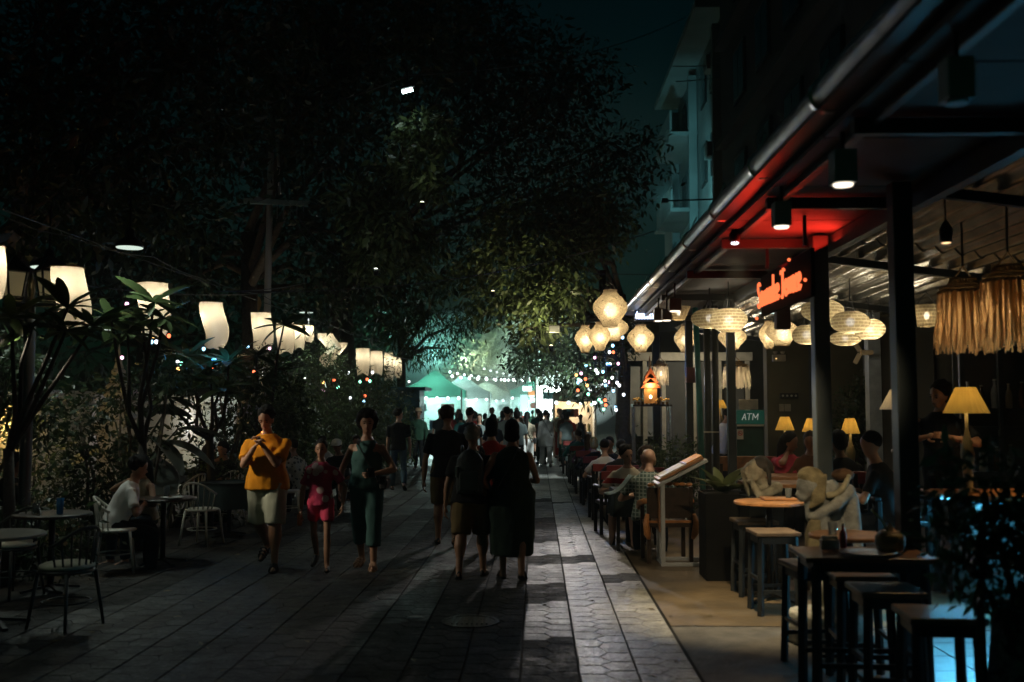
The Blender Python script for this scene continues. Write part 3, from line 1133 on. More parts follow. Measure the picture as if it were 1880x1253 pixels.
# ------------------------------------------------------------------ eave and roofs beyond the canopy
EAVE = mat('tile_roof_dark', (0.05, 0.042, 0.038), 0.8, vary=0.4, scale=6, bump=0.4)
ev = thing('tiled_eave', 'dark tiled eave of the next house behind the paper lanterns', 'eave', (1.3, 24, 3.9))
for k in range(12):
    y = k * 0.75
    for j in range(7):
        q = MB().box((0.12 + j * 0.34, y, j * 0.16 + (0.012 if k % 2 else 0)), (0.38, 0.72, 0.035), Matrix.Rotation(-0.43, 3, 'Y'))
        q.build('roof_tile', EAVE, ev, bevel=0.006)
MB().box((1.4, 4.2, -0.05), (2.9, 8.8, 0.06)).build('soffit', BLACK_PAINT, ev)
MB().tube([(-0.1, -0.5, 0.02), (-0.1, 8.7, 0.02)], 0.06, 8).build('gutter', DARK_METAL, ev, True)
MB().tube([(0.25, -0.6, 1.1), (0.25, -0.6, 0.35), (0.42, -0.6, 0.18), (1.6, -0.6, 0.05)], 0.09, 10).build('downpipe', DARK_METAL, ev, True)
nb = wall_box('dark house wall below the tiled eave', 2.6, 3.0, 24.5, 33, 4.0, SLATE, 'house_wall')

# ------------------------------------------------------------------ tall buildings, right
CONC = mat('pale_concrete', (0.42, 0.44, 0.42), 0.85, vary=0.2, scale=0.5, bump=0.2)
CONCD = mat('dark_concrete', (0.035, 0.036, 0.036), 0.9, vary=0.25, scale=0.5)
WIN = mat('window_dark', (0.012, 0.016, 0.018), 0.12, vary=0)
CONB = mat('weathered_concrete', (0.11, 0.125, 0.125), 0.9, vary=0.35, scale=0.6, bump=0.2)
ab = thing('apartment_building', 'pale concrete apartment block with balconies rising above the canopy', 'building', (6.7, 42, 0))
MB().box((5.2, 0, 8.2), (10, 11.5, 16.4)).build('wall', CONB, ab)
MB().box((4.8, 0, 16.55), (11.4, 12.6, 0.3)).build('roof', CONB, ab, bevel=0.03)
MB().box((4.9, -0.2, 17.2), (10.6, 11.6, 1.0)).build('parapet', CONCD, ab)
for f_ in range(4):
    z = 3.6 + 3.3 * f_
    MB().box((-0.35, 2.6, z), (1.3, 5.0, 0.18)).build('balcony', CONB, ab, bevel=0.02)
    MB().box((-0.95, 2.6, z + 0.55), (0.1, 5.0, 0.9)).build('balcony_wall', CONB, ab, bevel=0.02)
    for y in (-3.8, -1.6, 1.3, 3.8):
        wf = MB().box((0.18, y, z + 1.5), (0.08, 1.25, 1.7)).build('window', BLACK_PAINT, ab)
        MB().box((0.15, y - 0.3, z + 1.5), (0.04, 0.52, 1.5)).build('pane', WIN, wf)
        MB().box((0.15, y + 0.3, z + 1.5), (0.04, 0.52, 1.5)).build('pane', WIN, wf)
    MB().box((-0.1, -5.0, z + 1.2), (0.5, 0.75, 0.55)).build('air_conditioner', CONB, ab, bevel=0.03)
    for px_ in (1246, 1275):
        pass
for y in (-5.6, 0.2, 5.6):
    MB().box((-0.02, y, 8.0), (0.35, 0.35, 16.0)).build('pilaster', CONB, ab)
db = thing('tower_block', 'dark nearer block with dim windows behind the canopy', 'building', (6.0, 24.4, 0))
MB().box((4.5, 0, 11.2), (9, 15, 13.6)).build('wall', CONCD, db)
for f_ in range(4):
    for y in (-4.6, -1.6, 1.4, 4.4):
        z = 5.2 + 3.2 * f_
        wf = MB().box((-0.03, y, z), (0.1, 1.5, 1.6)).build('window', BLACK_PAINT, db)
        MB().box((-0.06, y - 0.36, z), (0.06, 0.66, 1.4)).build('pane', WIN, wf)
        MB().box((-0.06, y + 0.36, z), (0.06, 0.66, 1.4)).build('pane', WIN, wf)
    MB().box((-0.15, 0, 3.6 + 3.2 * f_), (0.35, 13.8, 0.16)).build('ledge', CONCD, db)
db2 = thing('gabled_house', 'black gabled roofline beyond the pale apartment block', 'building', (7.5, 52, 0))
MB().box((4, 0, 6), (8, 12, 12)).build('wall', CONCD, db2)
MB().rings([[(-0.6, -6.4, 12), (8.6, -6.4, 12), (4, -6.4, 15)], [(-0.6, 6.4, 12), (8.6, 6.4, 12), (4, 6.4, 15)]]).build('roof', EAVE, db2)
for y in (-3, 0, 3):
    MB().box((-0.03, y, 8.5), (0.1, 1.2, 1.5)).build('window', WIN, db2)
flood_r = thing('added_flood', 'small flood light added to brighten the pale apartment block', 'flood light', (4.6, 35.5, 9.2))  # unseen lamp added to light the tall block
MB().box((0, 0, 0), (0.22, 0.14, 0.16)).build('housing', DARK_METAL, flood_r, bevel=0.01)
MB().bar((0.0, 0.05, 0), (2.2, 1.2, 0.3), 0.05).build('arm', DARK_METAL, flood_r)
lamp('flood_beam', 'SPOT', (0, 0.1, 0.05), 1500, (0.30, 0.95, 1.0), flood_r, 0.15, R(85), 0.8, aim=(1.6, 5.5, 1.6))

# ------------------------------------------------------------------ garden wall and pillar, left
WHITEW = mat('white_plaster', (0.52, 0.52, 0.50), 0.8, vary=0.2, scale=1.5, bump=0.2)
gw = thing('garden_wall', 'white plastered garden wall with moulded coping on the left', 'wall', (-7.25, 19, 0))
MB().box((0, 0, 0.92), (0.22, 16, 1.84)).build('wall_face', WHITEW, gw)
MB().box((0, 0, 1.93), (0.34, 16, 0.18)).build('coping', WHITEW, gw, bevel=0.03)
MB().box((0, 0, 1.78), (0.28, 16, 0.06)).build('moulding', WHITEW, gw, bevel=0.01)
pil = P(214, 700, 15.6)
st_ = thing('spire_pillar', 'white tiered spire pillar standing above the garden wall', 'pillar', (-6.75, 15.9, 0))
prof = [(0.30, 0), (0.30, 1.3), (0.36, 1.34), (0.36, 1.5), (0.30, 1.55)]
for k in range(7):
    z = 1.56 + 0.13 * k
    r = 0.34 - 0.038 * k
    prof += [(r, z), (r + 0.03, z + 0.03), (r + 0.03, z + 0.07), (r - 0.02, z + 0.1)]
MB().lathe(prof[:5], 4, sx=1.1, sy=1.1).build('base', WHITEW, st_, bevel=0.015)
for k in range(7):
    z = 1.56 + 0.12 * k
    r = 0.34 - 0.042 * k
    MB().lathe([(r * 0.85, z), (r + 0.03, z + 0.03), (r + 0.03, z + 0.075), (r * 0.8, z + 0.118)], 8).build('tier', WHITEW, st_)
MB().lathe([(0.08, 2.4), (0.05, 2.5), (0.065, 2.53), (0.02, 2.68), (0.005, 2.8)], 10).build('finial', WHITEW, st_, True)
st2 = dup(st_, (-7.6, 12.4, 0), 0, 'weathered tiered spire pillar half hidden behind the lamp post')

g9 = random.Random(99)
lf_ = MB()
for k in range(150):
    x, y = g9.uniform(-4.6, 1.6), 5.5 + 16 * g9.random() ** 1.6
    a, L_ = g9.uniform(0, 6.3), g9.uniform(0.02, 0.055)
    c_, s_ = math.cos(a) * L_, math.sin(a) * L_
    z = 0.004
    lf_.add([(x - c_, y - s_, z), (x - s_ * 0.4, y + c_ * 0.4, z + g9.uniform(0, 0.012)), (x + c_, y + s_, z + g9.uniform(0, 0.01)), (x + s_ * 0.4, y - c_ * 0.4, z + g9.uniform(0, 0.012))], [(0, 1, 2, 3)])
tag(lf_.build('fallen_leaves', leaf_mat('leaf_fallen', (0.13, 0.10, 0.05), 0.1)), 'dry leaves scattered over the paving', 'leaves', kind='stuff')
dc = thing('drain_cover', 'round iron drain cover set into the dark paving', 'drain cover', (-0.55, 8.3, 0.003))
MB().lathe([(0.24, 0), (0.24, 0.006), (0.205, 0.008), (0.2, 0.004), (0.001, 0.005)], 28).build('cover_plate', mat('cast_iron', (0.04, 0.04, 0.042), 0.4, 0.7, bump=0.6, bscale=60), dc)
for k in range(8):
    MB().box((-0.14 + 0.04 * k, 0, 0.008), (0.014, 0.26, 0.006)).build('grip_rib', mat('cast_iron', (0.04, 0.04, 0.042), 0.4), dc)
# ------------------------------------------------------------------ cloth lanterns along the left
CLOTH_SHADE = shade_mat('lantern_cloth', (0.42, 0.38, 0.30), (0.27, 0.25, 0.195), weave='cloth', emit=(1.0, 0.8, 0.52), es=0.06)
WIRE_T = []


def cloth_lantern(label, px0, px1, pyt, pyb, Y, sway, twist, seed, e=45):
    w = (px1 - px0) / FPX * Y
    top = P((px0 + px1) / 2, pyt, Y)
    hgt = (pyb - pyt) / FPX * Y
    t = thing('cloth_lantern', label, 'lantern', top, R(seed * 37 % 60), 'cloth lanterns hanging along the left side')
    r = random.Random(seed)
    n = 32
    ph = r.uniform(0, 6)
    rings = []
    ga = R(seed * 37 % 60)
    for i in range(13):
        q = i / 12
        ring = []
        sw = 1.7 * sway * w * (q ** 1.4) * math.sin(0.6 + q * 2.2)
        for k in range(n):
            a = 2 * math.pi * k / n
            # softly square mouth, belly and wavy hem
            cr_ = 1 / (abs(math.cos(a)) ** 3.5 + abs(math.sin(a)) ** 3.5) ** (1 / 3.5)
            rad = w * 0.385 * (1 + (cr_ - 1) * (0.8 - 0.5 * q))
            rad *= 1 + 0.10 * math.sin(math.pi * q) - 0.12 * q * q
            rad *= 1 + 0.075 * q * math.sin(4 * a + ph) + 0.045 * q * math.sin(9 * a - ph * 2 + q * 4)
            aa = a + 1.6 * twist * q
            z = -hgt * q * (1 + 0.06 * q * math.sin(2 * a + ph))
            ring.append((rad * math.cos(aa) + sw * math.cos(-ga), rad * math.sin(aa) + sw * math.sin(-ga), z))
        rings.append(ring)
    sm = MB()
    sm.rings(rings, cap=False)
    sm.build('lamp_shade', CLOTH_SHADE, t, True)
    cm_ = MB()
    cm_.rings([rings[0], [(x * 0.5, y * 0.5, 0.012) for x, y, z in rings[0]], [(x * 0.02, y * 0.02, 0.016) for x, y, z in rings[0]]], cap=False)
    cm_.build('top_cloth', CLOTH_SHADE, t, True)
    hoop = MB()
    top_ring = rings[0]
    for k in range(n):
        hoop.bar(top_ring[k], top_ring[(k + 1) % n], 0.012)
    for a in (0, math.pi / 2):
        hoop.bar((w * 0.45 * math.cos(a), w * 0.45 * math.sin(a), 0), (-w * 0.45 * math.cos(a), -w * 0.45 * math.sin(a), 0), 0.008)
    hoop.build('hoop', CANE, t)
    MB().tube([(0, 0, 0), (0, 0, 0.35)], 0.006, 6).build('cord', WIRE, t)
    MB().ell((0, 0, -hgt * 0.24), (0.03, 0.03, 0.042), 10, 8).build('bulb', glow('bulb_warm', (1, 0.84, 0.6), 9), t, True)
    MB().lathe([(0.02, -hgt * 0.24 + 0.03), (0.022, -hgt * 0.24 + 0.1), (0.008, -hgt * 0.24 + 0.11)], 8).build('socket', DARK_METAL, t)
    lamp('bulb_light', 'POINT', (0, 0, -hgt * 0.27), e, (1.0, 0.88, 0.69), t, 0.045)
    WIRE_T.append(top + Vector((0, 0, 0.35)))
    return t


LN = [('cut off by the left edge of the picture', -46, 13, 452, 545, 9.4, 0.1, 0.2), ('nearest whole one, behind the radiating leaves next to the lamp post', 88, 160, 492, 606, 10.6, 0.25, 0.1),
      ('criss-crossed by dark leaves, above the spire pillar', 248, 312, 520, 616, 12.9, 0.15, 0.3), ('hour-glass shaped with a bluish hem, over the blue string lights', 361, 413, 556, 638, 15.3, 0.3, 0.5),
      ('broad and straight beside the drooping brown leaf', 456, 502, 575, 640, 18.0, 0.15, 0.2), ('partly behind a dark leaf rosette', 505, 541, 590, 648, 20.0, 0.1, 0.4),
      ('narrow, just right of the leaf rosette', 538, 560, 596, 641, 21.5, 0.1, 0.1), ('short, at the foot of the round dish lamp', 556, 577, 598, 627, 22.6, 0.1, 0.2),
      ('blown to the right by the wind', 579, 614, 613, 650, 23.7, 0.55, 0.5), ('blown to the left, below the wind-blown one', 607, 642, 630, 672, 25.5, -0.75, 0.4),
      ('pleated, first of the last four', 652, 680, 640, 688, 28.0, 0.05, 0.1), ('second of the last four, behind thin twigs', 678, 704, 645, 688, 30.0, 0.05, 0.3),
      ('third of the last four, with a long hem', 703, 723, 648, 697, 32.5, 0.1, 0.2), ('last and smallest of the row', 720, 738, 656, 692, 35.0, 0.1, 0.1)]
for k, (lb_, a, b, c, d, Y, sw, tw) in enumerate(LN):
    cloth_lantern('white cloth lantern ' + lb_, a, b, c, d, Y, sw, tw, k + 1, 19 if Y < 20 else 14)
for k, Y in enumerate((6.4, 3.4)):       # the row goes on beside and behind the camera
    f_ = FPX / Y
    cloth_lantern('white cloth lantern ' + ('next before the one cut by the left edge' if k == 0 else 'hanging beside the camera, out of view'), 986 - 5.22 * f_, 986 - 4.78 * f_, 750 - 1.5 * f_, 750 - 0.88 * f_, Y, 0.1, 0.2, 21 + k, 20)
wt = MB()
pts = []
for a, b in zip(WIRE_T[:-1], WIRE_T[1:]):
    for k in range(5):
        q = k / 5
        p = a.lerp(b, q)
        p.z -= 0.05 * math.sin(math.pi * q)
        pts.append(p)
pts.append(WIRE_T[-1])
wt.tube(pts, 0.008, 5)
tag(wt.build('lantern_wire', WIRE), 'thin black wire that carries the white cloth lanterns', 'wire')

# ------------------------------------------------------------------ lamp post and dish lamps, left
lp_ = G(52, 1045)
lp = thing('lamp_post', 'black garden lamp post with two glass lantern heads on a cross arm', 'lamp post', (P(50, 750, 11.2).x, 11.2, 0))
MB().lathe([(0.12, 0), (0.12, 0.12), (0.07, 0.2), (0.062, 2.7), (0.05, 2.95)], 12).build('pole', BLACK_PAINT, lp, True)
MB().lathe([(0.05, 2.93), (0.065, 2.98), (0.03, 3.02), (0.045, 3.1), (0.03, 3.17), (0.035, 3.19), (0.008, 3.3)], 12).build('finial', mat('bronze', (0.18, 0.15, 0.10), 0.35, 0.8), lp, True)
FROST = shade_mat('lamp_glass_yellow', (0.30, 0.26, 0.14), (0.25, 0.2, 0.1), emit=(1, 0.86, 0.5), es=0.05)
for sx in (-1, 1):
    MB().box((sx * 0.17, 0, 2.93), (0.3, 0.045, 0.045)).build('arm', BLACK_PAINT, lp, bevel=0.006)
    hd = MB().lathe([(0.10, 2.98), (0.115, 3.0), (0.125, 3.03)], 4, (sx * 0.2, 0, 0)).build('lantern_head', BLACK_PAINT, lp)
    MB().lathe([(0.10, 3.03), (0.145, 3.3)], 4, (sx * 0.2, 0, 0), cap=False).build('glass', FROST, hd)
    for q in range(4):
        a = q * math.pi / 2
        MB().bar((sx * 0.2 + 0.103 * math.cos(a), 0.103 * math.sin(a), 3.03), (sx * 0.2 + 0.15 * math.cos(a), 0.15 * math.sin(a), 3.31), 0.02).build('glazing_bar', BLACK_PAINT, hd)
    MB().lathe([(0.18, 3.31), (0.17, 3.34), (0.06, 3.45), (0.02, 3.5)], 4, (sx * 0.2, 0, 0)).build('cap', BLACK_PAINT, hd)


def dish_lamp(label, px, py, wpx, Y, e):
    p = P(px, py, Y)
    r = wpx / 2 / FPX * Y
    t = thing('dish_lamp', label, 'lamp', p, 0, 'round dish lamps above the garden')
    MB().lathe([(r, -0.01), (r, 0.02), (r * 0.75, 0.07), (0.06, 0.12), (0.05, 0.2), (0.012, 0.22), (0.012, 0.75)], 24).build('dish', DARK_METAL, t, True)
    MB().lathe([(r * 0.93, -0.02), (r * 0.97, -0.012)], 24).build('diffuser', glow('dish_glow', (0.82, 1.0, 0.86), 0.85), t)
    lamp('dish_light', 'SPOT', (0, 0, -0.05), e, (0.85, 1.0, 0.88), t, r * 0.5, R(150), 0.7)


dish_lamp('round dish lamp glowing just above the lamp post', 90, 490, 66, 11.8, 60)
dish_lamp('small round dish lamp glowing high in the dark leaves', 238, 453, 50, 11.6, 60)
dish_lamp('round green-tinged dish lamp above the middle lanterns', 562, 573, 26, 22.5, 300)
dish_lamp('round dish lamp added beside the camera, out of view', 986 - 5.0 * FPX / 6.8, 750 - 1.6 * FPX / 6.8, 0.46 * FPX / 6.8, 6.8, 20)  # unseen lamp added to light the walkers from the left
fl = thing('added_flood', 'added flood light on a stake just outside the left edge, aimed at the walkers', 'flood light', (-5.75, 9.75, 0))  # unseen lamp added to brighten the walking group
MB().tube([(0, 0, 0), (0, 0, 2.5)], 0.02, 8).build('stake', DARK_METAL, fl, True)
MB().box((0, 0, 2.56), (0.2, 0.14, 0.14), Matrix.Rotation(R(45), 3, 'Z')).build('housing', DARK_METAL, fl, bevel=0.01)
lamp('flood_beam', 'SPOT', (0.12, 0.12, 2.56), 330, (1.0, 0.88, 0.66), fl, 0.1, R(30), 0.9, aim=(2.75, 0.6, -1.3))

# ------------------------------------------------------------------ paper and wicker lanterns, right
ONION = shade_mat('wicker_onion', (0.36, 0.27, 0.15), (0.105, 0.082, 0.047), weave='grain', emit=(1.0, 0.78, 0.46), es=0.02, hole=0.22)


def brick_shade(name, out_c, thr, dark, sw=0.085, sh=0.036, emit=None, es=0.0):
    if name in MATS:
        return MATS[name]
    m = shade_mat(name, out_c, thr, emit=emit, es=es, hole=0.13)
    nt = m.node_tree
    L = nt.links.new
    t = [x for x in nt.nodes if x.type == 'BSDF_TRANSLUCENT'][0]
    d = [x for x in nt.nodes if x.type == 'BSDF_DIFFUSE'][0]
    tc = [x for x in nt.nodes if x.type == 'TEX_COORD'][0]
    sp = nt.nodes.new('ShaderNodeSeparateXYZ')
    L(tc.outputs['Object'], sp.inputs[0])
    at = nt.nodes.new('ShaderNodeMath')
    at.operation = 'ARCTAN2'
    L(sp.outputs[0], at.inputs[0])
    L(sp.outputs[1], at.inputs[1])
    mu = nt.nodes.new('ShaderNodeMath')
    mu.operation = 'MULTIPLY'
    mu.inputs[1].default_value = 0.25
    L(at.outputs[0], mu.inputs[0])
    cb = nt.nodes.new('ShaderNodeCombineXYZ')
    L(mu.outputs[0], cb.inputs[0])
    L(sp.outputs[2], cb.inputs[1])
    bt = nt.nodes.new('ShaderNodeTexBrick')
    bt.inputs['Scale'].default_value = 1.0
    bt.inputs['Brick Width'].default_value = sw
    bt.inputs['Row Height'].default_value = sh
    bt.inputs['Mortar Size'].default_value = sh * 0.17
    bt.inputs['Mortar Smooth'].default_value = 0.3
    bt.inputs['Color1'].default_value = (*dark, 1)
    bt.inputs['Color2'].default_value = tuple(x * 1.5 for x in dark) + (1,)
    bt.inputs['Mortar'].default_value = (*thr, 1)
    L(cb.outputs[0], bt.inputs['Vector'])
    L(bt.outputs[0], t.inputs[0])
    return m


WOVEN = brick_shade('woven_basket', (0.20, 0.16, 0.09), (0.20, 0.17, 0.105), (0.024, 0.017, 0.008), emit=(1, 0.8, 0.45), es=0.015)


def onion(label, px, pyt, pyb, wpx, Y, e=7.0, group='onion-shaped wicker lanterns under the canopy'):
    e *= 2.2
    top, w, h = P(px, pyt, Y), wpx / FPX * Y, (pyb - pyt) / FPX * Y
    t = thing('wicker_lantern', label, 'lantern', top - Vector((0, 0, h)), 0, group)
    r = w / 2
    prof = [(r * 0.40, 0), (r * 0.44, 0.06 * h), (r * 0.52, 0.14 * h), (r * 0.74, 0.27 * h), (r * 0.95, 0.42 * h), (r, 0.53 * h), (r * 0.93, 0.65 * h), (r * 0.7, 0.78 * h), (r * 0.48, 0.88 * h), (r * 0.38, 0.95 * h), (r * 0.38, h)]
    MB().lathe(prof, 28, cap=False).build('lamp_shade', ONION, t, True)
    hp = MB()
    for z, rr in ((0, r * 0.41), (h, r * 0.39)):
        hp.rings([[(rr * math.cos(a) + dx * math.cos(a), rr * math.sin(a) + dx * math.sin(a), z + dz) for a in (2 * math.pi * k / 24 for k in range(24))] for dx, dz in ((0, -0.006), (0.008, 0), (0, 0.006))], cap=False)
    hp.build('hoop', CANE, t)
    MB().tube([(-r * 0.3, 0, h), (-r * 0.2, 0, h * 1.13), (0, 0, h * 1.2), (r * 0.2, 0, h * 1.13), (r * 0.3, 0, h)], 0.006, 5).build('handle', WIRE, t)
    MB().tube([(0, 0, h * 1.2), (0, 0, h * 1.2 + 0.3)], 0.005, 5).build('cord', WIRE, t)
    MB().ell((0, 0, 0.46 * h), (r * 0.36, r * 0.36, r * 0.4), 12, 8).build('bulb', glow('globe_warm', (1, 0.9, 0.74), 3.6), t, True)
    lamp('bulb_light', 'POINT', (0.0, -r * 0.42, 0.44 * h), e, (1.0, 0.86, 0.62), t, 0.04)
    return t


def ellip(label, px, py, wpx, hpx, Y, e=5.5, m=None):
    e *= 1.9
    c, w, h = P(px, py, Y), wpx / FPX * Y, hpx / FPX * Y
    t = thing('woven_lantern', label, 'lantern', c, R(px * 7 % 180), 'flat woven basket lanterns under the roof')
    prof = [(w / 2 * math.cos(R(a)) if abs(a) < 70 else w * 0.15, h / 2 * math.sin(R(a)) / math.sin(R(72))) for a in range(-72, 64, 9)]
    MB().lathe(prof, 32, cap=False).build('lamp_shade', m or WOVEN, t, True)
    hp = MB()
    hp.tube([(-0.07, 0, h / 2), (-0.04, 0, h / 2 + 0.1), (0.04, 0, h / 2 + 0.1), (0.07, 0, h / 2)], 0.006, 5)
    hp.tube([(0, -0.07, h / 2), (0, -0.03, h / 2 + 0.1), (0, 0.03, h / 2 + 0.1), (0, 0.07, h / 2)], 0.006, 5)
    hp.build('handle', WIRE, t)
    MB().tube([(0, 0, h / 2 + 0.1), (0, 0, h / 2 + 0.5)], 0.006, 5).build('cord', WIRE, t)
    MB().ell((0, 0, 0), (h * 0.2, h * 0.2, h * 0.2), 12, 8).build('bulb', glow('globe_warm', (1, 0.9, 0.74), 3.6), t, True)
    lamp('bulb_light', 'POINT', (0.0, -h * 0.24, -0.02), e, (1.0, 0.88, 0.66), t, 0.04)
    return t


onion('largest onion lantern, topmost of the cluster at the gutter end', 1120, 533, 601, 64, 14.0, 8)
onion('onion lantern half hidden below the topmost one of the cluster', 1126, 580, 626, 56, 14.8, 6)
onion('onion lantern hanging lowest in the middle of the cluster', 1101, 592, 644, 40, 14.6, 6)
onion('small pale onion lantern with a wire handle, leftmost of the cluster', 1074, 598, 647, 38, 15.2, 6)
onion('squat onion lantern alone in front of the slim grey post', 1176, 597, 646, 50, 15.6, 7)
onion('onion lantern cut by the second slim post', 1258, 598, 647, 42, 16.2, 6)
onion('onion lantern behind the third post, under the flat woven pair', 1344, 598, 642, 52, 14.8, 7)
onion('leftmost of the two fluted lanterns beside the emergency light', 1411, 590, 640, 36, 15.0, 6)
onion('wide fluted lantern below the neon sign', 1436, 586, 634, 62, 13.8, 7)
ellip('flat woven lantern, left one of the pair at the third post', 1303, 585, 68, 36, 12.2, 5)
ellip('flat woven lantern tinged red, right one of the pair at the third post', 1338, 588, 68, 44, 11.6, 6)
ellip('flat woven lantern highest in the bunch behind the fourth post', 1510, 571, 76, 40, 11.2, 6)
ellip('flat woven lantern brightest in the bunch right of the fourth post', 1561, 592, 70, 40, 10.8, 7)
ellip('flat woven lantern furthest right in the bunch', 1596, 605, 56, 38, 11.8, 6)
ellip('flat woven lantern lowest in the bunch, under the brightest', 1552, 622, 56, 26, 12.6, 5)
ellip('flat woven lantern left of the fourth post', 1481, 615, 52, 36, 12.0, 6)


def tub(label, px, pyt, pyb, wt_, wb_, Y, m, e):
    c, h = P(px, pyb, Y), (pyb - pyt) / FPX * Y
    t = thing('basket_lantern', label, 'lantern', c)
    MB().lathe([(wb_ / 2 / FPX * Y, 0), ((wb_ + wt_) / 4 / FPX * Y, h * 0.5), (wt_ / 2 / FPX * Y, h)], 24, cap=False).build('lamp_shade', m, t, True)
    MB().tube([(-0.1, 0, h), (0, 0, h + 0.14), (0.1, 0, h)], 0.007, 5).build('handle', WIRE, t)
    MB().ell((0, 0, 0.5 * h), (0.03, 0.03, 0.04), 8, 6).build('bulb', glow('bulb_warm', (1, 0.84, 0.6), 9), t, True)
    lamp('bulb_light', 'POINT', (0, 0, 0.45 * h), e, (1.0, 0.8, 0.5), t, 0.04)


tub('small open basket lantern between the fifth post and the raffia lamps', 1702, 560, 600, 40, 33, 10.5, WOVEN, 4)
tub('flared parchment lantern beside the little box lamps', 1246, 562, 588, 46, 22, 14.5, ONION, 4)

RAFFIA = shade_mat('raffia', (0.26, 0.18, 0.10), (0.24, 0.155, 0.08))
RAFFIA_W = shade_mat('raffia_pale', (0.5, 0.47, 0.42), (0.3, 0.27, 0.22))


def raffia(label, px, pyt, pyb, wpx, Y, m, e, n=130):
    h, w = (pyb - pyt) / FPX * Y, wpx / FPX * Y
    c = P(px, pyb, Y)
    t = thing('raffia_lamp', label, 'pendant lamp', c, 0, 'pendant lamps with raffia fringe')
    r = random.Random(int(px))
    R0, R1 = w * 0.42, w * 0.5
    zt = h * 0.80
    fr = MB()
    for k in range(n):
        a = 2 * math.pi * k / n + r.uniform(-0.03, 0.03)
        j = r.uniform(0.93, 1.07)
        zb = r.uniform(-0.02, 0.05) * h / 0.5
        wd = w * r.uniform(0.016, 0.032)
        ta = Vector((-math.sin(a), math.cos(a), 0))
        q = []
        for s_ in range(5):
            f_ = s_ / 4
            rad = (R0 * (1 - f_) + R1 * f_ * j) + 0.012 * math.sin(f_ * 4 + k)
            aa = a + r.uniform(-0.012, 0.012)
            c_ = Vector((rad * math.cos(aa), rad * math.sin(aa), zt + (zb - zt) * f_))
            q.append([c_ - ta * wd * (1 - 0.3 * f_), c_ + ta * wd * (1 - 0.3 * f_)])
        fr.sheet(q)
    tag(fr.build('fringe', m, t), kind='stuff')
    cr_ = MB()
    for z, rr in ((zt, R0), (zt + 0.03, R0 * 0.93), (zt + h * 0.07, R0 * 0.55), (h * 0.9, R0 * 0.6), (h * 0.97, R0 * 0.5)):
        cr_.tube([(rr * math.cos(a), rr * math.sin(a), z) for a in (2 * math.pi * k / 20 for k in range(21))], 0.012, 5)
    for k in range(28):
        a = 2 * math.pi * k / 28
        cr_.tube([(R0 * math.cos(a), R0 * math.sin(a), zt), (R0 * 0.55 * math.cos(a), R0 * 0.55 * math.sin(a), zt + h * 0.07), (R0 * 0.6 * math.cos(a + 0.1), R0 * 0.6 * math.sin(a + 0.1), h * 0.9), (R0 * 0.5 * math.cos(a), R0 * 0.5 * math.sin(a), h * 0.97)], 0.008, 4)
    tag(cr_.build('woven_crown', CANE, t), kind='stuff')
    MB().tube([(-0.08, 0, h * 0.96), (0, 0, h * 1.15), (0.08, 0, h * 0.96)], 0.008, 5).build('handle', CANE, t)
    MB().tube([(0, 0, h * 1.15), (0, 0, h * 1.15 + 0.4)], 0.008, 5).build('cord', WIRE, t)
    MB().ell((0, 0, 0.5 * h), (0.03, 0.03, 0.045), 8, 6).build('bulb', glow('bulb_warm', (1, 0.84, 0.6), 9), t, True)
    lamp('bulb_light', 'POINT', (0, 0, 0.42 * h), e, (1.0, 0.74, 0.38), t, 0.04)


raffia('brown raffia pendant lamp, left of the two large ones', 1772, 510, 646, 100, 7.6, RAFFIA, 4)
raffia('pale raffia pendant lamp overlapping the brown one at the right edge', 1856, 486, 640, 108, 6.8, RAFFIA, 4)
raffia('white fringed pendant lamp between the third post and the cash machine', 1352, 664, 713, 52, 16.0, RAFFIA_W, 5, 90)
raffia('small beige fringed lamp right of the slim grey post', 1213, 664, 708, 30, 18.6, RAFFIA_W, 3, 60)

# ------------------------------------------------------------------ downlights under the canopy
FIXT = mat('fixture_grey', (0.42, 0.45, 0.45), 0.5, vary=0.1)
FIXB = mat('fixture_brown', (0.12, 0.075, 0.06), 0.5, vary=0.1)


def downlight(label, px, pyt, pyb, wpx, m, on, e=0, aim=(0, 0, -1), cone=66):
    X = 1.62
    Y = X * FPX / (px - 986)
    p = P(px, pyb, Y)
    w, h = wpx / FPX * Y, (pyb - pyt) / FPX * Y
    t = thing('downlight', label, 'downlight', (p.x, Y, p.z), 0, 'box downlights under the canopy ceiling')
    MB().box((0, 0, h / 2), (w, w, h)).build('housing', m, t, bevel=0.006)
    MB().box((0, 0, h + (3.22 - p.z - h) / 2), (0.02, 0.02, max(0.02, 3.22 - p.z - h))).build('stem', DARK_METAL, t)
    MB().lathe([(w * 0.4, -0.012), (w * 0.44, -0.002)], 16).build('lens', glow('downlight_lens', (1.0, 0.86, 0.66), 2.2) if on else FIXT, t)
    if e:
        lamp('downlight_beam', 'SPOT', (0, 0, -0.03), e, (1.0, 0.80, 0.50), t, 0.05, R(cone), 0.6, aim=aim)


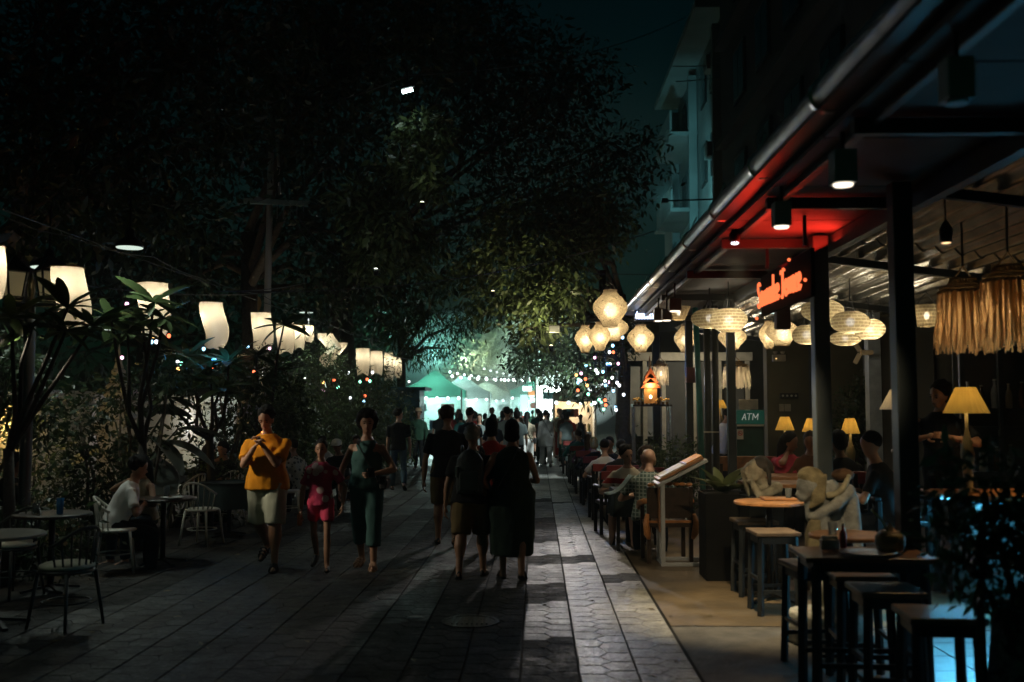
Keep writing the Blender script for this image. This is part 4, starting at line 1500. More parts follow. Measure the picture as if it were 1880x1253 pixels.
downlight('grey box downlight, unlit, nearest the camera', 1757, 108, 186, 50, FIXT, False)
downlight('grey box downlight with a glowing lens, second from the camera', 1548, 277, 338, 42, FIXT, True, 140, (0.62, 2.45, -1.95), 32)
downlight('grey box downlight with a glowing lens above the neon sign', 1435, 372, 416, 31, FIXT, True, 230, (0.24, 1.72, -1), 30)
downlight('brown box downlight, right one of the three at the gutter end', 1239, 549, 571, 22, FIXB, True, 60, (-0.1, -0.1, -1))
downlight('brown box downlight, middle one of the three at the gutter end', 1224, 568, 588, 17, FIXB, True)
downlight('brown box downlight, left one of the three at the gutter end', 1209, 567, 589, 17, FIXB, True, 30)
tl = thing('ceiling_spot', 'tiny bright white spot lamp on the pipe rail above the red glow', 'spot lamp', P(1349, 441, 8.2))
MB().lathe([(0.03, -0.03), (0.045, 0), (0.045, 0.05), (0.02, 0.09)], 12).build('housing', DARK_METAL, tl, True)
MB().ell((0, 0, -0.02), (0.035, 0.035, 0.02), 10, 6).build('lens', glow('spot_white', (0.85, 0.92, 1.0), 5), tl, True)
lamp('spot_beam', 'SPOT', (0, 0, -0.06), 420, (1.0, 0.80, 0.46), tl, 0.04, R(56), 0.7, aim=(0.08, 0.16, -1))
tube_l = thing('tube_light', 'short white fluorescent tube under the neon sign', 'tube light', P(1412, 575, 13.0))
MB().box((0, 0, 0.02), (0.26, 0.05, 0.03)).build('housing', FIXT, tube_l)
MB().tube([(-0.12, 0, 0), (0.12, 0, 0)], 0.012, 8).build('tube', glow('tube_white', (0.8, 1, 0.9), 1.3), tube_l, True)

# ------------------------------------------------------------------ red neon sign
NEON = glow('neon_red', (1.0, 0.17, 0.055), 1.6)
LET = {
    'S': [[(0.42, 0.88), (0.3, 1.0), (0.12, 0.98), (0.04, 0.82), (0.12, 0.62), (0.32, 0.42), (0.4, 0.2), (0.3, 0.02), (0.12, 0), (0.02, 0.14)]],
    'a': [[(0.32, 0.5), (0.2, 0.6), (0.06, 0.5), (0.04, 0.2), (0.12, 0.02), (0.24, 0.06), (0.32, 0.25), (0.33, 0.58), (0.33, 0.12), (0.4, 0.02)]],
    'w': [[(0.02, 0.58), (0.08, 0.1), (0.14, 0.02), (0.2, 0.12), (0.23, 0.55), (0.26, 0.12), (0.32, 0.02), (0.4, 0.15), (0.44, 0.6)]],
    's': [[(0.28, 0.5), (0.16, 0.6), (0.06, 0.48), (0.2, 0.3), (0.28, 0.14), (0.18, 0.0), (0.03, 0.08)]],
    'd': [[(0.32, 0.5), (0.18, 0.6), (0.05, 0.45), (0.04, 0.18), (0.14, 0.0), (0.26, 0.08), (0.33, 0.3), (0.34, 1.05), (0.33, 0.12), (0.4, 0.02)]],
    'e': [[(0.04, 0.28), (0.3, 0.34), (0.3, 0.52), (0.18, 0.6), (0.06, 0.48), (0.04, 0.2), (0.14, 0.0), (0.3, 0.06), (0.36, 0.16)]],
    'T': [[(0.0, 0.86), (0.04, 1.0), (0.2, 0.96), (0.38, 1.04), (0.48, 0.96)], [(0.24, 0.97), (0.22, 0.1), (0.14, -0.03), (0.04, 0.06)]],
    'r': [[(0.06, 0.58), (0.08, 0.02), (0.08, 0.36), (0.16, 0.56), (0.28, 0.58)]],
    'c': [[(0.3, 0.48), (0.18, 0.6), (0.06, 0.46), (0.04, 0.2), (0.14, 0.0), (0.3, 0.08)]],
}
ns = thing('neon_sign', 'red neon sign reading Sawasdee Terrace on a black board under the canopy', 'sign', (2.02, 9.05, 2.62), R(-90))
MB().box((0.83, 0.03, 0.14), (1.66, 0.03, 0.36)).build('sign_board', mat('matte_black', (0.004, 0.004, 0.004), 0.95, spec=0.1), ns, bevel=0.004)
for x in (0.2, 1.45):
    MB().bar((x, 0.03, 0.37), (x, 0.03, 0.6), 0.025).build('hanger', DARK_METAL, ns)
wid = {'S': 0.5, 'a': 0.42, 'w': 0.48, 's': 0.34, 'd': 0.42, 'e': 0.38, 'T': 0.5, 'r': 0.3, 'c': 0.34, ' ': 0.3}
text = 'Sawasdee Terrace'
tot = sum(wid[c] for c in text)
kx = 1.46 / tot
x = 0.08
for ch in text:
    if ch != ' ':
        q = MB()
        for stq in LET[ch]:
            pts = []
            for i in range(len(stq) - 1):      # round the corners of the tube
                p0, p1 = Vector((*stq[max(0, i - 1)], 0)), Vector((*stq[i], 0))
                p2, p3 = Vector((*stq[i + 1], 0)), Vector((*stq[min(len(stq) - 1, i + 2)], 0))
                for u in (0, 0.33, 0.66):
                    pts.append(0.5 * ((2 * p1) + (p2 - p0) * u + (2 * p0 - 5 * p1 + 4 * p2 - p3) * u * u + (3 * p1 - p0 - 3 * p2 + p3) * u ** 3))
            pts.append(Vector((*stq[-1], 0)))
            q.tube([(x + p.x * kx, -0.03, 0.03 + p.y * 0.215) for p in pts], 0.0098, 6)
        q.build('neon_letter', NEON, ns, True)
    x += wid[ch] * kx
for xx, zz in ((0.02, -0.06), (1.66, 0.08), (1.2, 0.3)):
    MB().ell((xx, -0.03, zz), (0.014, 0.014, 0.014), 8, 6).build('indicator', NEON, ns, True)
lamp('neon_light', 'AREA', (2.05, 8.2, 2.92), 20.0, (1.0, 0.03, 0.015), radius=0, aim=(-0.5, 0.0, 1), size=(0.2, 1.2))
bx = thing('wooden_sign_box', 'small brown sign box hanging below the neon sign', 'box', P(1436, 560, 9.3))
MB().box((0, 0, -0.1), (0.13, 0.1, 0.26)).build('box_body', mat('brown_box', (0.16, 0.08, 0.06), 0.6), bx, bevel=0.006)
MB().box((0, 0, 0.06), (0.02, 0.02, 0.1)).build('hanger', DARK_METAL, bx)

# ------------------------------------------------------------------ table lamps
YSH = shade_mat('lampshade_yellow', (0.5, 0.34, 0.08), (0.13, 0.075, 0.012), weave='cloth', emit=(1, 0.62, 0.12), es=0.10)
CSH = shade_mat('lampshade_cream', (0.5, 0.45, 0.33), (0.12, 0.095, 0.055), weave='cloth', emit=(1, 0.8, 0.5), es=0.08)


def table_lamp(label, px, pyt, pyb, wt_, wb_, Y, m, e, base=0.45):
    h = (pyb - pyt) / FPX * Y
    p = P(px, pyb, Y)
    t = thing('table_lamp', label, 'table lamp', (p.x, Y, p.z - base), 0, 'table lamps with pleated shades')
    r0, r1 = wb_ / 2 / FPX * Y, wt_ / 2 / FPX * Y
    n = 48
    sh = MB()
    sh.rings([[(rr * (1 + 0.018 * (k % 2)) * math.cos(2 * math.pi * k / n), rr * (1 + 0.018 * (k % 2)) * math.sin(2 * math.pi * k / n), base + z) for k in range(n)] for rr, z in ((r0, 0), ((r0 + r1) / 2, h / 2), (r1, h))], cap=False)
    sh.build('lamp_shade', m, t)
    MB().lathe([(r0 * 0.42, 0), (r0 * 0.42, 0.03), (0.035, 0.06), (0.05, base * 0.35), (0.06, base * 0.5), (0.03, base * 0.7), (0.015, base * 0.8), (0.015, base + h * 0.3)], 14).build('base', mat('lamp_base', (0.3, 0.24, 0.12), 0.35), t, True)
    MB().ell((0, 0, base + h * 0.45), (0.025, 0.025, 0.035), 8, 6).build('bulb', glow('bulb_warm', (1, 0.84, 0.6), 9), t, True)
    lamp('bulb_light', 'POINT', (0, 0, base + h * 0.45), e, (1.0, 0.75, 0.38), t, 0.04)


table_lamp('largest yellow pleated table lamp, at the right beside the waiter', 1774, 712, 759, 34, 78, 9.0, YSH, 4.5, 0.71)
table_lamp('cream pleated table lamp cut by the nearest post', 1648, 716, 752, 24, 62, 10.5, CSH, 3.2)
table_lamp('yellow table lamp just behind the woman in pink', 1441, 766, 790, 16, 34, 13.6, YSH, 2.6)
table_lamp('pale yellow table lamp just left of the fourth post', 1489, 769, 793, 14, 32, 13.6, YSH, 3.0)
table_lamp('yellow table lamp just right of the fourth post', 1561, 769, 796, 17, 34, 12.0, YSH, 2.6)
table_lamp('small yellow lamp behind the white-shirted server', 1322, 735, 750, 12, 26, 19.6, YSH, 2.5)

# ------------------------------------------------------------------ coloured fairy bulbs
FC = {'white': (0.9, 0.95, 1.0), 'blue': (0.35, 0.7, 1.0), 'red': (1.0, 0.16, 0.06), 'pink': (1.0, 0.5, 0.75), 'green': (0.3, 1.0, 0.65), 'amber': (1.0, 0.5, 0.15)}
fairy_mesh = {}


def fairy(px, py, Y, col, where, group, r=0.03, wire=None):
    p = P(px, py, Y)
    t = thing('fairy_bulb', f'{col} fairy bulb {where}', 'fairy light', p, 0, group)
    key = (col, r)
    if key not in fairy_mesh:
        a = MB().ell((0, 0, 0), (r, r, r * 1.15), 10, 8).build('bulb', glow('fairy_' + col, FC[col], 3.6), t, True)
        b = MB().lathe([(r * 0.5, r), (r * 0.5, r * 2.0), (r * 0.2, r * 2.2)], 6).build('socket', WIRE, t)
        fairy_mesh[key] = (a, b)
    else:
        for q in fairy_mesh[key]:
            c = q.copy()
            C.objects.link(c)
            c.parent = t
    return p


GL = 'fairy bulbs strung through the garden on the left'
LB = [(282, 617, 13.2, 'amber', 'lowest left under the leafy lantern'), (278, 628, 13.2, 'blue', 'just below the amber one under the leafy lantern'), (287, 628, 13.3, 'white', 'below the leafy lantern, beside the blue one'),
      (310, 617, 13.3, 'red', 'right under the leafy lantern'), (233, 559, 12.6, 'pink', 'between the two nearest lanterns'), (326, 582, 13.8, 'red', 'left of the hour-glass lantern'), (224, 657, 14.6, 'pink', 'in front of the spire pillar'),
      (326, 665, 14.4, 'white', 'left of the blue-lit frangipani'), (333, 668, 14.4, 'green', 'close beside the white one left of the frangipani'), (327, 678, 14.4, 'amber', 'under the green one left of the frangipani'),
      (374, 641, 14.6, 'blue', 'at the hem of the hour-glass lantern'), (394, 659, 14.6, 'blue', 'top right in the blue-lit frangipani'), (389, 674, 14.7, 'red', 'in the middle of the blue-lit frangipani'), (379, 690, 14.7, 'pink', 'low in the blue-lit frangipani'),
      (455, 637, 17.5, 'blue', 'at the foot of the broad straight lantern'), (495, 640, 17.6, 'pink', 'right of the broad straight lantern'), (466, 683, 17.4, 'red', 'in the dark foliage above the little banner'),
      (593, 702, 23.0, 'amber', 'left one of the pair below the wind-blown lantern'), (613, 699, 23.2, 'red', 'right one of the pair below the wind-blown lantern'), (621, 712, 23.3, 'green', 'below the pair in the dark bamboo'), (594, 717, 23.0, 'pink', 'dim in the dark bamboo'),
      (640, 685, 25.0, 'white', 'left of the last four lanterns'), (684, 684, 27.5, 'white', 'under the last four lanterns'), (674, 697, 27.0, 'red', 'under the last four lanterns near the twigs'), (661, 701, 27.0, 'green', 'left of the red one under the last lanterns'), (679, 700, 27.2, 'green', 'right of the red one under the last lanterns'),
      (670, 727, 27.5, 'red', 'low beside the blue booth'), (643, 731, 27.0, 'white', 'low left near the blue booth'), (668, 737, 27.5, 'blue', 'lowest beside the blue booth'), (708, 674, 33, 'blue', 'shining through the third last lantern'), (751, 701, 34, 'white', 'above the blue booth')]
for px, py, Y, col, where in LB:
    fairy(px, py, Y, col, where, GL, 0.026 if Y < 20 else 0.038)
GR = 'fairy bulbs hanging round the tree on the right'
RB = [(1125, 635, 'blue'), (1119, 647, 'white'), (1126, 647, 'red'), (1092, 657, 'pink'), (1076, 672, 'blue'), (1083, 678, 'white'), (1094, 680, 'white'), (1097, 685, 'white'), (1115, 669, 'blue'), (1120, 669, 'white'), (1135, 668, 'pink'), (1117, 679, 'amber'),
      (1107, 683, 'blue'), (1124, 694, 'white'), (1111, 700, 'white'), (1117, 702, 'pink'), (1105, 707, 'white'), (1133, 703, 'white'), (1137, 708, 'white'), (1112, 708, 'blue'), (1061, 703, 'blue'), (1066, 699, 'white'), (1058, 689, 'amber'), (1067, 686, 'pink'), (1075, 696, 'red'), (1062, 697, 'green'),
      (1078, 708, 'amber'), (1061, 717, 'red'), (1084, 718, 'white'), (1080, 724, 'green'), (1145, 725, 'white'), (1126, 718, 'blue'), (1100, 734, 'green'), (1104, 738, 'green'), (1111, 735, 'red'), (1112, 744, 'red'), (1092, 740, 'white'), (1086, 743, 'green'), (1108, 752, 'green'), (1130, 748, 'blue'), (1131, 753, 'white'), (1143, 620, 'blue')]
RB_P = []
hor = ['far left', 'left', 'middle', 'right', 'far right']
ver = ['just under the onion lanterns', 'high up', 'half way down', 'low down', 'lowest']
seen = {}
for k, (px, py, col) in enumerate(RB):
    Y = 17.2 + 1.8 * ((k * 37) % 17) / 17
    w_ = f'{ver[min(4, max(0, int((py - 620) / 27)))]} at the {hor[min(4, max(0, int((px - 1055) / 19)))]} of the right tree'
    if (col, w_) in seen or (col, w_) in [(c2, f'{ver[min(4, max(0, int((y2 - 620) / 27)))]} at the {hor[min(4, max(0, int((x2 - 1055) / 19)))]} of the right tree') for j, (x2, y2, c2) in enumerate(RB) if j != k]:
        # say it by its nearest neighbour of another colour
        near_ = sorted(((x2 - px) ** 2 + (y2 - py) ** 2, x2, y2, c2) for x2, y2, c2 in RB if (x2, y2) != (px, py) and c2 != col)
        for _, x2, y2, c2 in near_:
            dx, dy = x2 - px, y2 - py
            rel = ('left of' if dx > 0 else 'right of') if abs(dx) > abs(dy) else ('above' if dy > 0 else 'below')
            w3 = f'just {rel} a {c2} one {ver[min(4, max(0, int((py - 620) / 27)))]} of the right tree'
            if (col, w3) not in seen:
                w_ = w3
                break
    seen[(col, w_)] = 1
    RB_P.append(fairy(px, py, Y, col, w_, GR, 0.027))
sw_ = MB()
for p in RB_P[::2]:
    sw_.tube([p + Vector((0, 0, 0.06)), p + Vector((0.02, 0, 0.5)), p + Vector((0, 0.05, 0.9 + 0.3 * rnd.random()))], 0.004, 4)
tag(sw_.build('bulb_wire', WIRE), 'thin wires that the fairy bulbs on the right hang from', 'wire')
def tree_lamp(label, p, col, e, aim=None, cone=70):
    t = thing('garden_light', label, 'garden light', p)
    MB().lathe([(0.035, -0.06), (0.05, 0), (0.045, 0.05)], 10).build('housing', DARK_METAL, t, True)
    MB().ell((0, 0, 0.05), (0.035, 0.035, 0.025), 10, 6).build('lens', glow('lens_' + label.split()[0], col, 3), t, True)
    if aim is not None:
        lamp('garden_beam', 'SPOT', (0, 0, 0.1), e, col, t, 0.08, R(cone), 0.8, aim=Vector(aim) - Vector(p))
    else:
        lamp('garden_beam', 'POINT', (0, 0, 0.16), e, col, t, 0.08)


tree_lamp('blue garden light in the frangipani under the hour-glass lantern', P(392, 668, 14.1), (0.08, 0.42, 1.0), 9)
tree_lamp('blue-white garden light in the tree hung with fairy bulbs', P(1118, 676, 17.0), (0.10, 0.36, 1.0), 22)
tree_lamp('golden garden light low in the hedge on the far left', P(40, 800, 13.4), (1.0, 0.60, 0.16), 26)
tree_lamp('cream garden light in front of the small white screen', P(441, 790, 20.5), (1.0, 0.76, 0.36), 16)
tree_lamp('warm spot shining up into the leaves above the street', P(1012, 640, 19.4), (1.0, 0.86, 0.46), 300, P(985, 520, 21.4), 92)
stf = thing('street_flood', 'small flood light under the lit leaves shining down along the paving', 'flood light', P(1018, 605, 19.8))
MB().box((0, 0, 0), (0.22, 0.14, 0.15)).build('housing', DARK_METAL, stf, bevel=0.01)
MB().bar((0.05, 0.05, 0.05), (1.2, 3.2, 1.2), 0.03).build('bracket', DARK_METAL, stf)
lamp('flood_beam', 'SPOT', (0, -0.1, -0.02), 330, (1.0, 0.93, 0.88), stf, 0.07, R(46), 0.8, aim=Vector((0.75, 8.6, 0)) - P(1018, 605, 19.8))
tree_lamp('pale spot shining up into the hanging branch left of the centre', P(775, 378, 16.0), (0.90, 0.95, 0.66), 9, P(780, 300, 17.2), 50)
tree_lamp('yellowish spot in the nearer leaves above the street', P(905, 540, 19.6), (1.0, 0.86, 0.5), 22, P(900, 470, 21.3), 60)
tree_lamp('grey-white spot behind the shrubs beside the cloth lanterns', P(560, 700, 21.0), (0.9, 0.95, 0.8), 10)
tree_lamp('dim grey lamp among the dark leaves left of the centre', P(690, 500, 17.0), (0.85, 0.95, 0.8), 4)

tree_lamp('soft white light added at the foot of the spire pillar', P(232, 800, 16.6), (1.0, 0.88, 0.92), 7)  # added lamp, brightens the wall behind the shrubs
tree_lamp('soft white light added near the middle of the garden wall', P(370, 790, 20.3), (1.0, 0.95, 0.9), 7)  # second lamp added for the same wall

evl = thing('eave_fill', 'small flood light added under the dark tiled eave shining along the street', 'flood light', (1.55, 23.4, 3.62))  # added lamp, brightens the pale-clothed walkers
MB().box((0, 0, 0), (0.2, 0.14, 0.14)).build('housing', DARK_METAL, evl, bevel=0.01)
MB().box((0, 0, 0.12), (0.03, 0.03, 0.14)).build('bracket', DARK_METAL, evl)
lamp('flood_beam', 'SPOT', (-0.02, 0.1, -0.02), 1300, (0.86, 1.0, 0.97), evl, 0.08, R(80), 0.8, aim=(-1.5, 4.6, -2.6))
# ------------------------------------------------------------------ chairs and tables, left
def spindle_chair(label, loc, rz, m, n=9, group='white spindle-back chairs on the left', cushion=None):
    t = thing('spindle_chair', label, 'chair', loc, R(rz), group)
    MB().lathe([(0.2, 0.43), (0.215, 0.44), (0.215, 0.455), (0.19, 0.465)], 20).build('seat', m, t, True)
    arc = [R(a) for a in range(-165, -14, 10)]
    rail = [(0.245 * math.cos(a), 0.235 * math.sin(a) + 0.01, 0.80 - 0.16 * abs(math.cos(a)) ** 2.5) for a in arc]
    MB().tube(rail, 0.014, 8).build('back_rail', m, t, True)
    for k in range(n):
        a = R(-160 + 140 * k / (n - 1))
        p0 = Vector((0.19 * math.cos(a), 0.19 * math.sin(a), 0.455))
        p1 = Vector((0.245 * math.cos(a), 0.235 * math.sin(a) + 0.01, 0.80 - 0.16 * abs(math.cos(a)) ** 2.5))
        MB().tube([p0, p1], 0.0085, 6).build('spindle', m, t, True)
    for sx in (-1, 1):
        for sy in (-1, 1):
            MB().tube([(sx * 0.15, sy * 0.15, 0.44), (sx * 0.2, sy * 0.2, 0)], [0.017, 0.012], 8).build('leg', m, t, True)
    MB().tube([(0.185 * math.cos(a), 0.185 * math.sin(a), 0.2) for a in (2 * math.pi * k / 16 for k in range(17))], 0.008, 6).build('stretcher', m, t, True)
    if cushion:
        MB().lathe([(0.19, 0.465), (0.21, 0.475), (0.21, 0.495), (0.18, 0.508)], 20).build('cushion', cushion, t, True)
    return t


CREAMF = mat('cream_cushion', (0.62, 0.58, 0.44), 0.9)
proto = spindle_chair('white spindle-back chair with its back to the street, left of the man in orange', (*G(370, 1000).xy, 0), -14, WHITE_METAL)


def chair_at(label, px, py, rz):
    p = G(px, py)
    return dup(proto, (p.x, p.y, 0), R(rz), label)


chair_at('white spindle-back chair on the far side of the dark tablecloth', 415, 966, 165)
chair_at('white spindle-back chair behind the first one, with a folded towel', 345, 972, 75)
chair_at('white spindle-back chair half hidden behind the man in orange', 528, 955, -80)
chair_at('white spindle-back chair at the table of the person in the white cap', 652, 921, 185)
chair_at('white spindle-back chair under the man in the white t-shirt', 210, 1050, -70)
DARKCH = mat('dark_chair_paint', (0.03, 0.032, 0.028), 0.5)
c2 = spindle_chair('dark spindle chair with a cream cushion, empty at the lower left', (*G(120, 1150).xy, 0), 70, DARKCH, cushion=CREAMF, group='dark chairs on the left')
dup(c2, (*G(20, 1095).xy, 0), R(160), 'dark spindle chair with a cream cushion beside the round table at the left edge')
twl = tag(MB().box((0, 0, 0), (0.34, 0.05, 0.2)).build('towel', mat('towel', (0.35, 0.42, 0.40), 0.95, bump=0.3), bevel=0.015), 'folded grey-green towel over the back of a white chair', 'towel')
p = G(345, 972)
twl.location = (p.x - 0.2, p.y + 0.08, 0.74)
twl.rotation_euler = (0, 0, R(75))


def pedestal_table(label, px, py, rz=0, top_r=0.36, h=0.74, m=DARK_WOOD, cloth_m=None, name='round_table', group=None, z0=0.0, loc=None):
    p = G(px, py) if loc is None else Vector(loc)
    t = thing(name, label, 'table', (p.x, p.y, z0), R(rz), group)
    MB().lathe([(top_r - 0.012, h - 0.03), (top_r, h - 0.024), (top_r, h - 0.006), (top_r - 0.01, h)], 32).build('tabletop', m, t)
    MB().lathe([(0.03, 0.04), (0.03, h - 0.03)], 10).build('pedestal', DARK_METAL, t, True)
    for k in range(4):
        a = math.pi / 4 + k * math.pi / 2
        MB().bar((0, 0, 0.06), (0.27 * math.cos(a), 0.27 * math.sin(a), 0.012), 0.04, 0.022).build('foot', DARK_METAL, t)
    if cloth_m:
        n = 40
        rr = []
        for i in range(7):
            q = i / 6
            rad = top_r + 0.006 + 0.05 * q
            rr.append([((rad * (1 + 0.07 * q * math.sin(7 * a + 1))) * math.cos(a), (rad * (1 + 0.07 * q * math.sin(7 * a + 1))) * math.sin(a), h + 0.004 - 0.34 * q) for a in (2 * math.pi * k / n for k in range(n))])
        cmb = MB()
        cmb.rings(rr, cap=False)
        cmb.f.append(tuple(range(n)))
        cl = cmb.build('tablecloth', cloth_m, None, True, loc=(p.x, p.y, z0))
        cl.rotation_euler = (0, 0, R(rz))
        tag(cl, 'tablecloth hanging on the ' + label.replace(' under a cloth', ''), 'tablecloth')
    return t


GT = 'round tables on the left side'
pedestal_table('round table under a cloth between the white spindle-back chairs', 420, 985, 10, 0.40, cloth_m=CLOTH_DARK, group=GT)
pedestal_table('round table between the man in the white t-shirt and the smoking woman', 298, 1035, 0, 0.36, group=GT)
pedestal_table('round table with a pale top at the lower left edge', -10, 1150, 0, 0.36, m=mat('pale_top', (0.22, 0.20, 0.16), 0.4), group=GT)
pedestal_table('round table with a blue glass near the left edge', 92, 1085, 0, 0.36, group=GT)
pedestal_table('round table in front of the person in the white cap', 640, 912, 0, 0.42, cloth_m=CLOTH_DARK, group=GT)
pedestal_table('round table behind the girl in the pink print top', 590, 940, 0, 0.42, group=GT)
pedestal_table('round table of the dark seated group under the frangipani', 385, 945, 0, 0.40, cloth_m=CLOTH_DARK, group=GT)


def glass(label, p, h, r, m, name='drinking_glass', cat='glass'):
    o = MB().lathe([(r * 0.75, 0), (r * 0.8, 0.005), (r, h), (r * 0.93, h), (r * 0.74, 0.012)], 14).build(name, m, None, True, loc=p)
    return tag(o, label, cat)


def bottle(label, p, h, m, name='bottle'):
    r = h * 0.14
    t = thing(name, label, 'bottle', p)
    MB().lathe([(r * 0.9, 0), (r, 0.01), (r, h * 0.55), (r * 0.85, h * 0.65), (r * 0.4, h * 0.78), (r * 0.38, h * 0.95), (0.0001, h * 0.95)], 12).build('glass_body', m, t, True)
    MB().lathe([(r * 0.44, h * 0.94), (r * 0.44, h)], 10).build('cap', WHITE_METAL, t)
    return t


BLUEG = mat('blue_glass', (0.05, 0.3, 0.7), 0.1, vary=0, trans=0.6)
pq = G(92, 1085)
glass('tall blue glass on the round table near the left edge', (pq.x + 0.12, pq.y - 0.1, 0.742), 0.15, 0.036, BLUEG)
glass('short clear glass on the round table near the left edge', (pq.x - 0.1, pq.y - 0.12, 0.742), 0.1, 0.036, GLASS)
pq = G(298, 1035)
glass('wine glass of dark drink on the table of the man in the white t-shirt', (pq.x + 0.06, pq.y - 0.08, 0.742), 0.13, 0.035, GLASS)
pl = MB().lathe([(0.06, 0), (0.11, 0.012), (0.125, 0.022), (0.118, 0.022), (0.06, 0.006)], 20).build('plate', mat('china', (0.7, 0.7, 0.68), 0.25), None, True, loc=(pq.x + 0.16, pq.y - 0.18, 0.742))
tag(pl, 'white plate on the table of the man in the white t-shirt', 'plate')

# ------------------------------------------------------------------ high stools and bar tables, right
STOOLM = mat('stool_paint', (0.022, 0.026, 0.03), 0.4, vary=0.25, scale=10)
STOOLT = mat('stool_top', (0.14, 0.10, 0.07), 0.4, vary=0.35, scale=8)


def stool(label, loc, rz, h, w, top=STOOLT):
    t = thing('bar_stool', label, 'stool', loc, R(rz), 'dark wooden bar stools')
    MB().box((0, 0, h - 0.018), (w, w, 0.036)).build('seat', top, t, bevel=0.008)
    MB().box((0, 0, h - 0.07), (w * 0.86, w * 0.86, 0.06)).build('apron', STOOLM, t, bevel=0.004)
    for sx in (-1, 1):
        for sy in (-1, 1):
            MB().bar((sx * w * 0.38, sy * w * 0.38, h - 0.04), (sx * w * 0.43, sy * w * 0.43, 0), 0.042).build('leg', STOOLM, t, bevel=0.004)
    for z, ax in ((0.2, 0), (0.3, 1)):
        for s_ in (-1, 1):
            a = w * 0.41
            if ax == 0:
                MB().bar((-a, s_ * a, z), (a, s_ * a, z), 0.028).build('stretcher', STOOLM, t)
            else:
                MB().bar((s_ * a, -a, z), (s_ * a, a, z), 0.028).build('stretcher', STOOLM, t)
    return t


def at(px, Y):
    p = P(px, 750, Y)
    return (p.x, Y, 0)


sa = stool('bar stool standing clear in the warm light pool', at(1415, 8.75), 3, 0.70, 0.38)
dup(sa, at(1380, 9.6), R(2), 'bar stool behind the one in the light pool, by the black planter')
dup(sa, at(1570, 6.55), R(-4), 'bar stool under the two nearer tables, behind the front pair')
dup(sa, at(1618, 6.0), R(-2), 'bar stool with a brown top just left of the blue floor')
dup(sa, at(1712, 5.3), R(-5), 'nearest bar stool, black against the blue floor')
dup(sa, at(1490, 6.95), R(8), 'bar stool tucked left under the middle round table')
BT = 'small wooden bar tables'
t1 = pedestal_table('round orange-lit bar table below the stone head', 0, 0, 0, 0.32, 0.90, TABLE_WOOD, group=BT, loc=at(1409, 9.3))
t2 = pedestal_table('round brown bar table in front of the crouching stone figure', 0, 0, 0, 0.27, 0.885, TABLE_WOOD, group=BT, loc=at(1553, 7.0))
t3l = at(1575, 6.15)
t3 = thing('square_table', 'dark square bar table carrying the coconut drink', 'table', t3l, R(-3), BT)
MB().box((0, 0, 0.865), (0.76, 0.5, 0.03)).build('tabletop', mat('dark_top', (0.12, 0.06, 0.03), 0.35, vary=0.4, scale=10), t3, bevel=0.006)
MB().box((0, 0, 0.82), (0.66, 0.4, 0.06)).build('apron', STOOLM, t3)
for sx in (-1, 1):
    for sy in (-1, 1):
        MB().bar((sx * 0.31, sy * 0.19, 0.82), (sx * 0.32, sy * 0.2, 0), 0.045).build('leg', STOOLM, t3, bevel=0.004)
for sy in (-1, 1):
    MB().bar((-0.31, sy * 0.195, 0.25), (0.31, sy * 0.195, 0.25), 0.028).build('stretcher', STOOLM, t3)
coc = thing('coconut_drink', 'green coconut with its top cut off and a straw, on the square table', 'coconut', (P(1628, 750, 6.1).x, 6.1, 0.882))
MB().lathe([(0.045, 0), (0.075, 0.02), (0.088, 0.06), (0.086, 0.10), (0.066, 0.125)], 18).build('husk', mat('husk', (0.16, 0.13, 0.05), 0.6, vary=0.4, bump=0.4), coc, True)
MB().lathe([(0.066, 0.125), (0.055, 0.135), (0.04, 0.128), (0.001, 0.11)], 18).build('white_rim', mat('coconut_flesh', (0.7, 0.5, 0.34), 0.5), coc, True)
MB().tube([(0.0, 0, 0.11), (-0.05, -0.01, 0.2), (-0.11, -0.01, 0.26)], 0.006, 6).build('straw', mat('straw', (0.4, 0.38, 0.1), 0.5), coc, True)
MB().lathe([(0.04, 0), (0.02, 0.03), (0.0005, 0.06)], 10, (0.01, 0.02, 0.12)).build('husk_tip', mat('coconut_flesh', (0.7, 0.5, 0.34), 0.5), coc)
npk = tag(MB().lathe([(0.05, 0), (0.12, 0.012), (0.13, 0.02), (0.05, 0.006)], 18, sx=1.3).build('saucer', mat('china', (0.7, 0.7, 0.68), 0.25), None, True, loc=(P(1585, 750, 6.05).x, 6.02, 0.882)), 'oval saucer left of the coconut drink', 'saucer')
mn = tag(MB().box((0, 0, 0.012), (0.3, 0.22, 0.02)).build('menu_book', TABLE_WOOD, None, bevel=0.004, loc=(at(1428, 9.35)[0], 9.4, 0.902)), 'brown menu book lying on the round orange-lit bar table', 'menu')
# ------------------------------------------------------------------ menu stand
mst = thing('menu_stand', 'white metal menu stand with a slanted lit board beside the wooden armchair', 'menu stand', (*G(1218, 1040).xy, 0))
WM2 = mat('stand_white', (0.42, 0.43, 0.44), 0.4, vary=0.1)
for y in (0.0, 0.42):
    MB().box((0.25, y, 0.02), (0.55, 0.04, 0.04)).build('base_bar', WM2, mst, bevel=0.004)
    MB().box((0.0, y, 0.49), (0.045, 0.045, 0.9)).build('upright', WM2, mst, bevel=0.004)
MB().box((0.0, 0.21, 0.02), (0.04, 0.38, 0.036)).build('base_bar', WM2, mst, bevel=0.004)
rot = Matrix.Rotation(R(-27), 3, 'Y')
MB().box((0.22, 0.21, 1.03), (0.62, 0.52, 0.035), rot).build('board_frame', WM2, mst, bevel=0.005)
MB().box((0.205, 0.21, 1.07), (0.56, 0.47, 0.03), rot).build('board', TABLE_WOOD, mst, bevel=0.004)
PAPER = mat('menu_paper', (0.62, 0.58, 0.52), 0.5)
MB().box((0.115, 0.21, 1.048), (0.30, 0.42, 0.012), rot).build('page', PAPER, mst)
